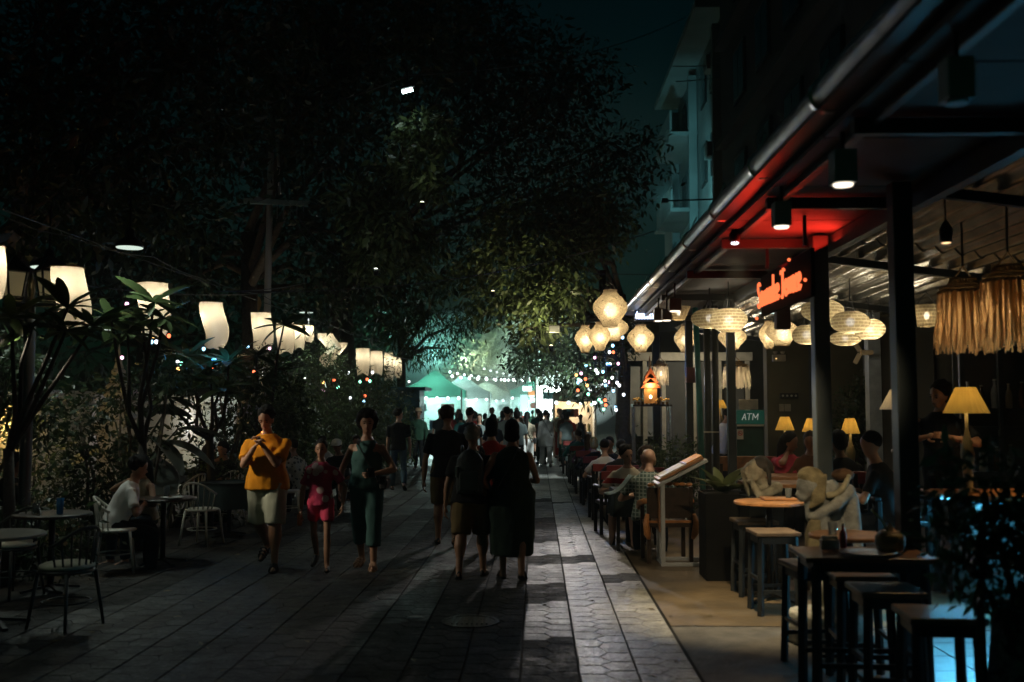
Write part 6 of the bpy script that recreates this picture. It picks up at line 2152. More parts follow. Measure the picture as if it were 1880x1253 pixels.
def frangipani(label, base, tips_at, seed, nleaf=13, size=1.35, m=LEAF_MID):
    """thick forked branches that reach the given tips; every leaf a part"""
    t = thing('frangipani_tree', label, 'tree', base, 0, 'frangipani trees on the left')
    rr = random.Random(seed)
    tb = MB()
    b0 = Vector(base)
    fork = Vector((0, 0, 1.35))
    tb.tube([(0, 0, 0), (0.03, 0.02, 0.6), fork], [0.07, 0.058, 0.05], 9)
    for tp in tips_at:
        e = Vector(tp) - b0
        k1 = fork + (e - fork) * 0.35 + Vector((rr.uniform(-0.1, 0.1), rr.uniform(-0.1, 0.1), -0.12))
        k2 = fork + (e - fork) * 0.75 + Vector((rr.uniform(-0.06, 0.06), 0, -0.06))
        tb.tube([fork - Vector((0, 0, 0.05)), k1, k2, e], [0.036, 0.026, 0.02, 0.014], 7)
    tb.build('trunk', BARK_D, t, True)
    for tp in tips_at:
        e = Vector(tp) - b0
        for k in range(nleaf):
            a = k * 2.4 + rr.uniform(-0.3, 0.3)
            el = R(rr.uniform(-25, 50))
            key = ('leaf', m.name)
            if _fl[0] is None:
                _fl[0] = {}
            if key not in _fl[0]:
                o = MB().add(leaf_a.v, leaf_a.f).build('leaf', m, t, True)
                _fl[0][key] = o
            else:
                o = _fl[0][key].copy()
                C.objects.link(o)
                o.parent = t
            o.location = e
            sc_ = size * rr.uniform(0.7, 1.25)
            o.scale = (sc_, sc_ * rr.uniform(0.8, 1.2), sc_)
            o.rotation_euler = (rr.uniform(-0.5, 0.5), -el, a)
    return t


frangipani('frangipani whose long leaves cross the nearest whole lantern', (-5.3, 9.9, 0), [P(124, 566, 9.8), P(60, 600, 9.9), P(170, 600, 10.0), P(120, 610, 9.6), P(22, 585, 9.7)], 3, 13, 1.25, LEAF_GLOSS)
frangipani('frangipani with dark leaves criss-crossing the leafy lantern', (-4.9, 12.3, 0), [P(282, 556, 12.0), P(300, 585, 12.1), P(262, 590, 12.2), P(205, 590, 11.8), P(235, 615, 12.0)], 4, 13, 1.3)
frangipani('blue-lit frangipani under the hour-glass lantern', (-4.75, 14.4, 0), [P(385, 690, 14.0), P(420, 665, 14.2), P(350, 700, 14.0), P(405, 715, 13.8), P(345, 655, 14.4), P(310, 730, 13.6)], 5, 13, 1.3)
frangipani('frangipani with a black rosette in front of the middle lanterns', (-4.7, 16.8, 0), [P(521, 598, 16.4), P(470, 655, 16.6), P(455, 700, 16.6), P(505, 680, 16.8), P(432, 725, 16.0)], 6, 12, 1.35, LEAF_DARK)
# a single big dry leaf hanging by the fourth lantern
dl = MB().add(*(lambda q: (q.v, q.f))(blade(0.27, 0.19, 0.2, 0.15))).build('dry_leaf', leaf_mat('leaf_dry', (0.28, 0.17, 0.07)), None, True, loc=P(474, 545, 17.4))
dl.rotation_euler = (0.4, R(80), R(60))
tag(dl, 'big dry brown leaf hanging above the broad straight lantern', 'leaf')

# elephant-ear plant with large leaves, the grey light put into their colour
ee = thing('elephant_ear', 'elephant ear plant with very large grey-lit leaves in front of the garden wall', 'plant', (-5.6, 13.6, 0))
rr = random.Random(12)
big = blade(0.75, 0.42, 0.25, 0.35, 8)
eeb = Vector((-5.6, 13.6, 0))
st_m = mat('stem_green', (0.05, 0.07, 0.04), 0.6)
for k, (px, py, a, el) in enumerate([(212, 775, 200, 10), (235, 800, 120, -35), (255, 762, 40, 15), (268, 800, -20, -20), (300, 812, 10, -10), (325, 790, 30, 5), (240, 740, 90, 40), (285, 840, -50, -30), (190, 830, 190, -15), (310, 745, 60, 30)]):
    p = P(px, py, 13.4 + 0.05 * k) - eeb
    st = MB().tube([(0.05 * math.cos(k), 0.05 * math.sin(k), 0), (p.x * 0.4, p.y * 0.4, p.z * 0.7), tuple(p)], [0.025, 0.02, 0.012], 6).build('stem', st_m, ee, True)
    o = MB().add(big.v, big.f).build('leaf', leaf_mat('leaf_grey_lit', (0.13, 0.15, 0.13), 0.2, 0.35), ee, True, loc=p)
    o.rotation_euler = (rr.uniform(-0.4, 0.4), R(-el), R(a))
    s = rr.uniform(0.75, 1.15)
    o.scale = (s, s, s)


def shrub(name, label, cat, loc, clumps, n, size, m, seed, stems=6, group=None, aspect=0.36, kind_leaf='foliage', droop=0.3):
    t = thing(name, label, cat, loc, 0, group)
    rr = random.Random(seed)
    tb = MB()
    for k in range(stems):
        c = clumps[k % len(clumps)]
        e = Vector(c[:3])
        b = Vector((rr.uniform(-0.12, 0.12), rr.uniform(-0.12, 0.12), 0))
        tb.tube([b, b.lerp(e, 0.5) + Vector((rr.uniform(-0.1, 0.1), rr.uniform(-0.1, 0.1), 0.1)), e], [0.03, 0.022, 0.01], 6)
    tb.build('stem', BARK, t, True)
    lf = leaf_cloud(kind_leaf, clumps, n, size, m, seed, t, aspect, droop)
    lf['kind'] = 'stuff'
    return t


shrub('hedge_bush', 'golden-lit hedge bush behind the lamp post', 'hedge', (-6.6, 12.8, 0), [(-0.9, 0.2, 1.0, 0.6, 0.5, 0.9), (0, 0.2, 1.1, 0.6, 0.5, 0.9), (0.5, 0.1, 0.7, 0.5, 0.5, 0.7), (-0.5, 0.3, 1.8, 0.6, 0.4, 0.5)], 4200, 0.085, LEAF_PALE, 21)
shrub('bush', 'black bush hiding the wall between the lamp post and the white t-shirt', 'bush', (-5.55, 12.4, 0), [(0, 0, 0.8, 0.45, 0.4, 0.8), (0.3, 0.1, 0.5, 0.4, 0.4, 0.5), (-0.2, 0, 1.6, 0.4, 0.35, 0.5)], 2600, 0.09, LEAF_DARK, 22)
shrub('bush', 'low dark bush along the left edge in front of the hedge', 'bush', (-5.5, 10.2, 0), [(-0.5, 0, 0.4, 0.7, 0.4, 0.45), (0.35, 0.05, 0.4, 0.6, 0.4, 0.45)], 2600, 0.09, LEAF_DARK, 23)
shrub('bush', 'bush with small dark leaves at the foot of the elephant ear plant', 'bush', (-5.3, 14.6, 0), [(-0.4, 0.3, 0.6, 0.7, 0.4, 0.5), (0.5, 0.3, 0.55, 0.6, 0.4, 0.5)], 2600, 0.08, LEAF_MID, 24)
shrub('bush', 'black leafy shrub filling the gap under the leafy lantern', 'bush', (-5.35, 13.4, 0), [(-0.3, 0, 1.9, 0.5, 0.35, 0.4), (0.35, 0, 2.1, 0.45, 0.35, 0.4), (0.0, 0, 1.2, 0.35, 0.3, 0.4)], 1000, 0.11, LEAF_DARK, 35, 7)
shrub('bush', 'black leafy shrub round the trunk of the blue-lit frangipani', 'bush', (-4.95, 15.6, 0), [(-0.35, 0, 1.5, 0.5, 0.4, 0.5), (0.4, 0, 1.9, 0.5, 0.4, 0.5), (0.0, 0, 0.7, 0.6, 0.4, 0.5), (-0.1, 0, 2.3, 0.4, 0.35, 0.3)], 1500, 0.11, LEAF_DARK, 36, 7)
shrub('bush', 'dark shrub behind the black leaf rosette', 'bush', (-4.9, 17.9, 0), [(-0.4, 0, 1.3, 0.55, 0.4, 0.7), (0.4, 0, 1.7, 0.5, 0.4, 0.7), (0.0, 0, 2.5, 0.45, 0.35, 0.4)], 3800, 0.11, LEAF_DARK, 37, 7)
shrub('bush', 'dark leafy screen behind the lamp post', 'bush', (-6.6, 11.5, 0), [(-0.5, 0, 2.2, 0.5, 0.35, 0.5), (0.4, 0, 2.1, 0.5, 0.35, 0.5), (0.6, 0.2, 1.7, 0.4, 0.3, 0.5)], 2400, 0.11, LEAF_DARK, 38, 7)
shrub('bamboo_clump', 'thin-leaved bamboo clump left of the woman in teal', 'bamboo', (-4.75, 23.0, 0), [(-0.6, 0, 1.2, 0.9, 0.7, 1.1), (0.2, 0, 1.6, 0.8, 0.7, 1.1), (-0.2, 0, 2.6, 0.7, 0.6, 0.7), (0.6, 0, 0.8, 0.7, 0.6, 0.7)], 9000, 0.15, LEAF_MID, 25, 9, aspect=0.16)
shrub('bush', 'grey-lit leafy bush behind the man in orange', 'bush', (-4.9, 19.6, 0), [(-0.3, 0, 0.9, 0.7, 0.6, 0.8), (0.35, 0, 1.1, 0.6, 0.6, 0.9), (0.1, 0, 1.9, 0.5, 0.5, 0.5)], 6000, 0.10, LEAF_PALE, 26)
shrub('bush', 'leafy bush below the blue booth beside the man in the hat', 'bush', (-4.7, 27.5, 0), [(-0.4, 0, 0.9, 0.9, 0.8, 0.9), (0.5, 0, 0.8, 0.8, 0.8, 0.8), (0.0, 0, 1.8, 0.7, 0.6, 0.6)], 6500, 0.12, LEAF_PALE, 27)
shrub('bush', 'tall dark shrub under the last four lanterns', 'bush', (-5.0, 31, 0), [(-0.6, 0, 1.4, 1.0, 0.9, 1.3), (0.5, 0, 1.2, 0.9, 0.9, 1.2), (0.0, 0, 2.6, 0.8, 0.7, 0.8)], 6500, 0.14, LEAF_MID, 28, aspect=0.24)
shrub('bush', 'round bush in a pot beside the green drain pipe', 'bush', at(1236, 15.2), [(-0.1, 0, 0.75, 0.42, 0.4, 0.55), (0.2, 0, 0.85, 0.36, 0.36, 0.5), (0, 0, 0.4, 0.4, 0.4, 0.35)], 3600, 0.07, LEAF_PALE, 29)
shrub('bush', 'loose dark shrub below the leaning fairy-light tree', 'bush', at(1120, 19.2), [(0.3, 0, 0.5, 0.5, 0.4, 0.5), (0.8, 0, 0.7, 0.4, 0.4, 0.5)], 2000, 0.08, LEAF_MID, 30)
shrub('potted_tree', 'bushy potted tree in front of the uplit green wall', 'potted tree', (P(1584, 750, 14.6).x, 14.6, 0.27), [(0, 0, 1.4, 0.42, 0.3, 0.5), (0.2, 0, 1.7, 0.3, 0.28, 0.35), (-0.2, 0, 1.0, 0.3, 0.25, 0.35)], 3200, 0.075, LEAF_MID, 31, 5)
shrub('potted_tree', 'dark leafy plant behind the big yellow table lamp', 'potted tree', (P(1790, 750, 12.0).x, 11.9, 0.27), [(0, 0, 1.5, 0.3, 0.25, 0.5), (0.05, 0, 1.0, 0.3, 0.25, 0.4)], 2200, 0.08, LEAF_PALE, 32, 5)
# big blurred foreground bush, right, in a tall speckled pot
fb = shrub('foreground_bush', 'large dark bush in the right foreground in front of the bar counter', 'bush', (2.3, 4.95, 0.0), [(-0.12, 0, 1.35, 0.30, 0.26, 0.26), (-0.26, -0.05, 1.1, 0.22, 0.22, 0.22), (0.28, 0.05, 1.3, 0.34, 0.26, 0.26), (-0.05, -0.05, 0.95, 0.26, 0.24, 0.26), (0.3, 0, 0.95, 0.34, 0.28, 0.32), (0.12, 0, 1.12, 0.34, 0.28, 0.32), (0.6, 0, 1.15, 0.3, 0.26, 0.34)], 3600, 0.075, LEAF_DARK, 33, 8)
shrub('foreground_bush', 'low leafy sprays against the blue floor at the lower right corner', 'bush', (2.5, 4.75, 0), [(-0.15, 0, 0.32, 0.2, 0.18, 0.3), (0.12, 0, 0.5, 0.26, 0.2, 0.3)], 380, 0.085, LEAF_DARK, 34, 8)
sp_t = thing('speckled_pot', 'tall speckled pot at the right edge beside the bush', 'pot', (P(1868, 750, 4.9).x, 5.0, 0))
MB().lathe([(0.09, 0), (0.12, 0.1), (0.13, 0.45), (0.1, 0.75), (0.11, 0.8), (0.09, 0.79), (0.08, 0.7)], 18).build('pot_body', mat('speckled', (0.2, 0.2, 0.19), 0.7, vary=0.9, scale=22, bump=0.4), sp_t, True)
MB().lathe([(0.085, 0.74), (0.001, 0.745)], 18).build('soil', DIRT, sp_t)
# planter with bird's-nest fern
pb = thing('planter_box', 'tall black planter box beside the menu stand', 'planter', (P(1328, 750, 10.4).x, 10.5, 0))
MB().box((0, 0, 0.44), (0.44, 0.44, 0.88)).build('box_body', mat('planter_black', (0.005, 0.005, 0.005), 0.7, spec=0.2), pb, bevel=0.01)
MB().box((0, 0, 0.875), (0.39, 0.39, 0.03)).build('soil', DIRT, pb)
fn = thing('leafy_plant', 'pale green broad-leaved plant growing in the black planter box', 'plant', (P(1328, 750, 10.4).x, 10.5, 0.885))
rr = random.Random(8)
lfm = blade(0.30, 0.13, 0.25, 0.45, 7)
first = None
for k in range(22):
    if first is None:
        first = MB().add(lfm.v, lfm.f).build('leaf', leaf_mat('leaf_fern', (0.20, 0.23, 0.09), 0.3, 0.4), fn, True)
        o = first
    else:
        o = first.copy()
        C.objects.link(o)
        o.parent = fn
    a = k * 2.4
    o.rotation_euler = (rr.uniform(-0.3, 0.3), R(-rr.uniform(30, 85)), a)
    s = rr.uniform(0.7, 1.2)
    o.scale = (s, s, s)
    o.location = (0.05 * math.cos(a), 0.05 * math.sin(a), 0)

# ------------------------------------------------------------------ trees
def tree(label, base, H_, r, clumps, n, size, m, seed, aspect=0.36, droop=0.3, lean=(0, 0), name='tree', bark=BARK):
    t = thing(name, label, 'tree', base)
    rr = random.Random(seed)
    tb = MB()
    top = Vector((lean[0], lean[1], H_))
    mid = top * 0.5 + Vector((rr.uniform(-0.2, 0.2), rr.uniform(-0.2, 0.2), 0))
    tb.tube([(0, 0, -0.05), (top * 0.12), mid, top], [r * 1.5, r * 1.1, r * 0.9, r * 0.7], 10)
    for c in clumps:
        e = Vector(c[:3])
        f_ = top.lerp(mid, rr.uniform(0, 0.5))
        k1 = f_.lerp(e, 0.45) + Vector((rr.uniform(-0.3, 0.3), rr.uniform(-0.3, 0.3), rr.uniform(0, 0.5)))
        tb.tube([f_, k1, e], [r * 0.45, r * 0.3, r * 0.08], 7)
        for j in range(3):
            d = Vector((rr.uniform(-1, 1), rr.uniform(-1, 1), rr.uniform(-0.7, 0.6))) * c[3] * 0.8
            tb.tube([k1.lerp(e, 0.5 + 0.15 * j), e + d], [r * 0.12, r * 0.03], 5)
    tb.build('trunk', bark, t, True)
    lf = leaf_cloud('crown', clumps, n, size, m, seed, t, aspect, droop)
    lf['kind'] = 'stuff'
    return t


def cl(*items, base=(0, 0, 0)):
    return [tuple(Vector(P(px, py, Y)) - Vector(base)) + tuple(r if isinstance(r, tuple) else (r,)) for px, py, Y, r in items]


b = (-7.6, 14.5, 0)
tree('huge black tree whose crown fills the upper left corner', b, 5.2, 0.26, cl((60, 90, 13, 1.3), (230, 60, 14, 1.4), (420, 70, 15, 1.4), (120, 250, 13, 1.2), (300, 230, 14, 1.4), (60, 390, 12.5, 0.9), (200, 370, 14, 1.1), (330, 390, 15, 1.0), (470, 250, 23, 1.6), (-60, 200, 13, 1.3), base=b), 15000, 0.17, LEAF_DARK, 51)
b = (-6.2, 21, 0)
tree('dark tree above the utility pole reaching over the street', b, 5.5, 0.22, cl((560, 120, 19, 1.7), (680, 60, 20, 1.8), (620, 260, 19, 1.4), (520, 400, 23, 1.2), (640, 420, 20, 1.3), (720, 520, 22, 1.3), (600, 520, 21, 1.1), (480, 510, 22.5, 0.9), (400, 480, 22, 1.0), (330, 520, 21, 0.9), base=b), 15000, 0.19, LEAF_DARK, 52)
b = (-5.6, 27, 0)
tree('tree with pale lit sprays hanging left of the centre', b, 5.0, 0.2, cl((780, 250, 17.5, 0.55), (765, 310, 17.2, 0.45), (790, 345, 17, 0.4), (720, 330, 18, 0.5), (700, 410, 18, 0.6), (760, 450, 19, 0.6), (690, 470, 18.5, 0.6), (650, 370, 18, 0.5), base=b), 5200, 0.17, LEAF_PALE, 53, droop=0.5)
b = (-7.2, 37, 0)
tree('tall dark tree standing against the night sky in the centre', b, 7.5, 0.28, cl((860, 70, 30, 2.2), (960, 130, 31, 2.0), (1010, 200, 32, 1.8), (900, 260, 30, 1.8), (1070, 140, 32, 1.5), (820, 190, 29, 1.8), (1080, 290, 33, 1.8), (960, 340, 32, 1.8), (840, 420, 30, 1.6), (1140, 330, 34, 1.6), (1180, 270, 35, 1.1), (800, 40, 29, 2.0), base=b), 15000, 0.24, LEAF_DARK, 54)
b = (2.9, 26, 0)
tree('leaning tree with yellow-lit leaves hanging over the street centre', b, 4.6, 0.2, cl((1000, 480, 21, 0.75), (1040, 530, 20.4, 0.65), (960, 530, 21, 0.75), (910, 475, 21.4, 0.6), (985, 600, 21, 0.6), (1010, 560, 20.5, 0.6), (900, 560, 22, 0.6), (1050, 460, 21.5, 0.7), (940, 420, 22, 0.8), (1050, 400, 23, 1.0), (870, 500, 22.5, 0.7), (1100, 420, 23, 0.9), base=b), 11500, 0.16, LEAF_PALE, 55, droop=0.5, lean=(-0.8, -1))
b = (3.2, 30, 0)
tree('dark drooping tree framing the market lights from above', b, 4.0, 0.2, cl((960, 665, 27, 0.6), (1000, 650, 27, 0.7), (1040, 640, 27, 0.8), (1070, 670, 26, 0.7), (1020, 690, 26, 0.5), (1075, 700, 25, 0.6), (980, 610, 28, 0.7), (1090, 600, 26, 0.8), base=b), 6200, 0.16, LEAF_DARK, 56, droop=0.5)
b = (1.95, 19.2, 0)
tree('blue-lit leaning tree hung with fairy bulbs by the gutter end', b, 2.6, 0.16, cl((1150, 640, 19, 0.3), (1100, 690, 18.6, 0.4), (1090, 730, 18.4, 0.3), (1130, 610, 19, 0.45), (1075, 650, 19, 0.45), base=b), 1700, 0.13, LEAF_DARK, 57, lean=(-0.25, 0.1), aspect=0.22)
b = (-5.2, 38, 0)
tree('stringy tree with teal-lit aerial roots left of the centre', b, 4.5, 0.2, cl((810, 520, 32, 0.7), (790, 590, 32, 0.7), (820, 640, 33, 0.6), (770, 650, 33, 0.7), (730, 600, 32, 0.9), (850, 590, 33, 0.8), base=b), 6000, 0.17, LEAF_MID, 58, aspect=0.18, droop=0.9)
for k, (px, Y, h, sc_, sd, lab) in enumerate([(855, 52, 4.8, 1.0, 61, 'uplit yellow-green tree beyond the green canopy tent'), (925, 60, 5.5, 1.2, 62, 'smoky uplit tree behind the triangle of string lights'), (1000, 56, 4.6, 1.1, 63, 'uplit grey-green tree right of the triangle of string lights'), (800, 48, 4.6, 1.0, 64, 'teal-lit tree close behind the green canopy tent'), (1060, 62, 4.5, 1.3, 65, 'far tree above the white-lit stall')]):
    bb = at(px, Y)
    tree(lab, bb, h * 0.7, 0.16, [(rr.uniform(-1.6, 1.6) * sc_, rr.uniform(-1, 1), h + rr.uniform(-0.8, 1.2), rr.uniform(0.7, 1.2) * sc_) for _ in range(8)], 3600, 0.22, leaf_mat('leaf_far', (0.10, 0.13, 0.06), 0.3), sd)
# masses of garden trees closing the street far off
for k, (x, y, lab) in enumerate([(-12, 30, 'black tree mass behind the garden wall'), (-11, 45, 'black tree mass left of the market'), (9, 66, 'black tree mass right behind the market'), (-3, 78, 'black tree mass closing the end of the street'), (4, 82, 'black tree mass at the end of the street, right half')]):
    tree(lab, (x, y, 0), 4.0, 0.25, [(rr.uniform(-3, 3), rr.uniform(-2, 2), rr.uniform(2.5, 7.5), rr.uniform(1.5, 2.4)) for _ in range(9)], 4200, 0.34, LEAF_DARK, 71 + k)
# ------------------------------------------------------------------ night market at the far end
COOL = (0.70, 1.0, 0.93)
TEALC = shade_mat('awning_teal', (0.06, 0.22, 0.16), (0.03, 0.11, 0.08))
WHITEC = shade_mat('awning_white', (0.4, 0.44, 0.42), (0.08, 0.10, 0.092))
COUNT = mat('counter_white', (0.5, 0.52, 0.5), 0.6)
BOOTH = mat('booth_blue_lit', (0.02, 0.10, 0.14), 0.6)  # blue light falling on the booth put into its colour
PAN = [mat('panel_%d' % i, c, 0.8, vary=0.5, scale=2.5) for i, c in enumerate([(0.22, 0.27, 0.26), (0.16, 0.20, 0.20), (0.3, 0.25, 0.18), (0.5, 0.54, 0.52)])]
CREAMS = mat('stall_panel', (0.62, 0.55, 0.42), 0.7, vary=0.2, scale=3)


def gazebo(label, px, Y, w, h_leg, h_peak, m, wall=None, e=140, col=COOL, bulbs=6):
    l = at(px, Y)
    t = thing('market_tent', label, 'market tent', l, 0, 'market tents at the end of the street')
    hw = w / 2
    for sx in (-1, 1):
        for sy in (-1, 1):
            MB().box((sx * hw, sy * hw, h_leg / 2), (0.06, 0.06, h_leg)).build('leg', WHITE_METAL, t)
    c = MB()
    n = 8
    g_ = []
    for q, z, k in ((1.0, h_leg - 0.28, 1), (1.0, h_leg, 1), (0.55, h_leg + (h_peak - h_leg) * 0.38, 1), (0.06, h_peak, 1)):
        ring = []
        for a in range(4 * n):
            s_, f_ = a // n, (a % n) / n
            x, y = ((-1 + 2 * f_, -1), (1, -1 + 2 * f_), (1 - 2 * f_, 1), (-1, 1 - 2 * f_))[s_]
            ring.append((x * hw * q, y * hw * q, z - 0.05 * math.sin(math.pi * f_) * (q > 0.9) * (z < h_leg)))
        g_.append(ring)
    c.rings(g_, cap=False)
    c.build('canopy', m, t, True)
    if wall:
        MB().box((0, hw, h_leg / 2), (w * 0.96, 0.03, h_leg * 0.96)).build('back_wall', wall, t)
        MB().box((-hw, 0, h_leg / 2), (0.03, w * 0.96, h_leg * 0.96)).build('side_wall', wall, t)
    MB().box((0, -hw + 0.15, 0.45), (w * 0.8, 0.6, 0.9)).build('counter', COUNT, t, bevel=0.02)
    gr = random.Random(int(px))
    for k in range(7):
        gx = -w * 0.34 + w * 0.68 * k / 6
        gh = gr.uniform(0.12, 0.42)
        MB().box((gx, -hw + 0.15 + gr.uniform(-0.12, 0.12), 0.9 + gh / 2), (w * 0.07, 0.14, gh)).build('goods', mat('goods_%d' % gr.randrange(5), [(0.4, 0.08, 0.05), (0.45, 0.36, 0.12), (0.1, 0.2, 0.3), (0.5, 0.5, 0.48), (0.06, 0.07, 0.07)][0] if False else [(0.4, 0.08, 0.05), (0.45, 0.36, 0.12), (0.1, 0.2, 0.3), (0.5, 0.5, 0.48), (0.06, 0.07, 0.07)][gr.randrange(5)], 0.6), t)
    for k in range(2):
        gx = gr.uniform(-0.7, 0.7) * hw
        MB().box((gx, -hw + 0.05, h_leg - 0.72), (w * 0.22, 0.04, 0.3)).build('sign_panel', mat('stall_sign_%d' % k, [(0.45, 0.12, 0.06), (0.1, 0.3, 0.32)][k], 0.6), t)
    for k in range(bulbs):
        x = -hw * 0.9 + 1.8 * hw * k / (bulbs - 1)
        MB().ell((x, -hw, h_leg - 0.35), (0.055, 0.055, 0.06), 8, 6).build('bulb', glow('market_bulb', (0.75, 1.0, 0.95), 10), t, True)
    MB().tube([(-hw, -hw, h_leg - 0.26), (0, -hw, h_leg - 0.3), (hw, -hw, h_leg - 0.26)], 0.012, 4).build('bulb_wire', WIRE, t)
    lamp('tent_light', 'POINT', (0, -0.1, h_leg - 0.4), e, col, t, 0.25)
    return t


gazebo('green peaked tent with a glowing teal side, nearest of the market', 798, 41, 2.4, 2.5, 3.3, TEALC, mat('tent_side', (0.20, 0.36, 0.33), 0.8), 300)
gazebo('white market tent right behind the green peaked one', 850, 47, 2.6, 2.5, 3.3, WHITEC, PAN[0], 620)
gazebo('white domed market tent left of the triangle lights', 893, 54, 3.0, 2.5, 3.2, WHITEC, PAN[1], 760, bulbs=8)
gazebo('low market tent under the triangle of string lights', 930, 62, 3.4, 2.4, 3.0, TEALC, PAN[2], 700, (0.9, 0.95, 0.75), 8)
gazebo('teal market tent with the small orange sign', 985, 50, 2.6, 2.6, 3.3, TEALC, mat('tent_side', (0.20, 0.36, 0.33), 0.8), 520)
gazebo('brightest white market tent on the right of the street', 1030, 43, 2.2, 3.0, 3.9, WHITEC, PAN[3], 950, (0.86, 1.0, 0.95), 7)
gazebo('cream-lit stall in front of the brightest tent', 1054, 37, 1.5, 2.3, 2.7, CREAMS, PAN[2], 150, (1.0, 0.86, 0.64), 4)
bo = thing('ticket_booth', 'dark blue-lit booth with a flat roof among the bushes on the left', 'booth', at(738, 37))
MB().box((0, 0, 1.2), (1.5, 1.6, 2.4)).build('booth_wall', BOOTH, bo, bevel=0.02)
MB().box((0, -0.1, 2.46), (2.0, 2.2, 0.12)).build('roof', BOOTH, bo, bevel=0.02)
MB().box((-0.1, -0.81, 1.35), (0.9, 0.02, 0.7)).build('window', mat('booth_pane', (0.1, 0.3, 0.3), 0.2), bo)
MB().box((-0.35, -0.86, 2.28), (1.3, 0.06, 0.16)).build('sign_panel', mat('booth_panel', (0.06, 0.12, 0.14), 0.4), bo)
sg = thing('shop_sign', 'small orange and white lit sign hanging in the market', 'sign', P(977, 722, 47))
MB().box((0, 0, 0), (0.36, 0.06, 0.22)).build('sign_panel', glow('sign_orange', (1, 0.45, 0.12), 1.6), sg)
MB().box((0, 0, -0.14), (0.36, 0.06, 0.06)).build('sign_strip', glow('sign_white', (0.9, 1, 0.9), 3), sg)
MB().bar((0, 0, 0.11), (0, 0, 0.6), 0.02).build('hanger', DARK_METAL, sg)
sg2 = thing('shop_sign', 'white lit sign box above the teal market tent', 'sign', P(968, 714, 46))
MB().box((0, 0, 0), (0.42, 0.08, 0.22)).build('sign_panel', glow('sign_white2', (0.75, 0.95, 1.0), 5), sg2)
MB().bar((0, 0, 0.11), (0, 0, 0.7), 0.02).build('hanger', DARK_METAL, sg2)
sg3 = thing('light_panel', 'tall white light panel shining through the drooping leaves', 'light panel', P(1003, 700, 45))
MB().box((0, 0, 0), (0.3, 0.06, 0.5)).build('panel_face', glow('panel_white', (0.85, 1, 0.97), 6), sg3)
MB().bar((0, 0, -0.25), (0, 0, -2.9), 0.05).build('mast', DARK_METAL, sg3)
tg = thing('string_triangle', 'triangle of warm string lights above the market crowd', 'string lights', P(922, 720, 57))
for a, b in (((-0.32, 0, -0.1), (0, 0, 0.62)), ((0, 0, 0.62), (0.5, 0, -0.3))):
    MB().tube([a, b], 0.02, 6).build('light_rope', glow('rope_warm', (1, 0.8, 0.5), 1.5), tg)
MB().bar((0, 0.05, 0.62), (0, 0.05, -2.6), 0.05).build('mast', DARK_METAL, tg)
nsg = thing('neon_script', 'small bluish white neon sign under the gutter end', 'sign', P(1183, 579, 15.5))
MB().box((0, 0.03, 0), (0.3, 0.02, 0.2)).build('sign_board', BLACK_PAINT, nsg)
q = MB()
for k in range(6):
    x = -0.12 + 0.045 * k
    q.tube([(x, 0, -0.06), (x - 0.012, 0, 0.0), (x + 0.01, 0, 0.06 + 0.02 * (k % 2)), (x + 0.024, 0, 0.0), (x + 0.03, 0, -0.06)], 0.010, 6)
q.build('neon_stroke', glow('neon_blue', (0.55, 0.68, 1.0), 4), nsg, True)
MB().bar((0, 0.03, 0.1), (0, 0.03, 0.5), 0.02).build('hanger', DARK_METAL, nsg)

# ------------------------------------------------------------------ utility pole, wires, street lamp
up_l = at(486, 19.6)
up = thing('utility_pole', 'concrete utility pole with a pale cross arm in the dark trees', 'utility pole', up_l)
MB().tube([(0, 0, 0), (0.02, 0, 4), (0.05, 0, 8.2)], [0.075, 0.07, 0.06], 10).build('pole', CONC, up, True)
ca = P(508, 372, 19.4) - Vector(up_l)
MB().box((ca.x, -0.2, ca.z), (1.3, 0.1, 0.1), Matrix.Rotation(R(3), 3, 'Y')).build('cross_arm', mat('arm_teal', (0.20, 0.30, 0.29), 0.6), up, bevel=0.008)
for k in range(6):
    x = ca.x - 0.1 + 0.13 * k
    MB().tube([(x, -0.26, ca.z - 0.04), (x, -0.26, ca.z - 0.34)], 0.012, 6).build('insulator_rod', STEEL, up)
MB().tube([(0.25, -0.1, 6.0), (0.2, -0.1, 7.0), (0.32, -0.1, 8.0), (0.7, -0.1, 8.5)], 0.03, 8).build('conduit', STEEL, up, True)
wm = mat('cable', (0.05, 0.05, 0.05), 0.35)


def cable(label, p0, p1, sag, r=0.012, n=14):
    p0, p1 = Vector(p0), Vector(p1)
    pts = []
    for k in range(n + 1):
        t = k / n
        p = p0.lerp(p1, t)
        p.z -= sag * 4 * t * (1 - t)
        pts.append(p)
    return tag(MB().tube(pts, r, 5).build('cable', wm), label, 'cable')


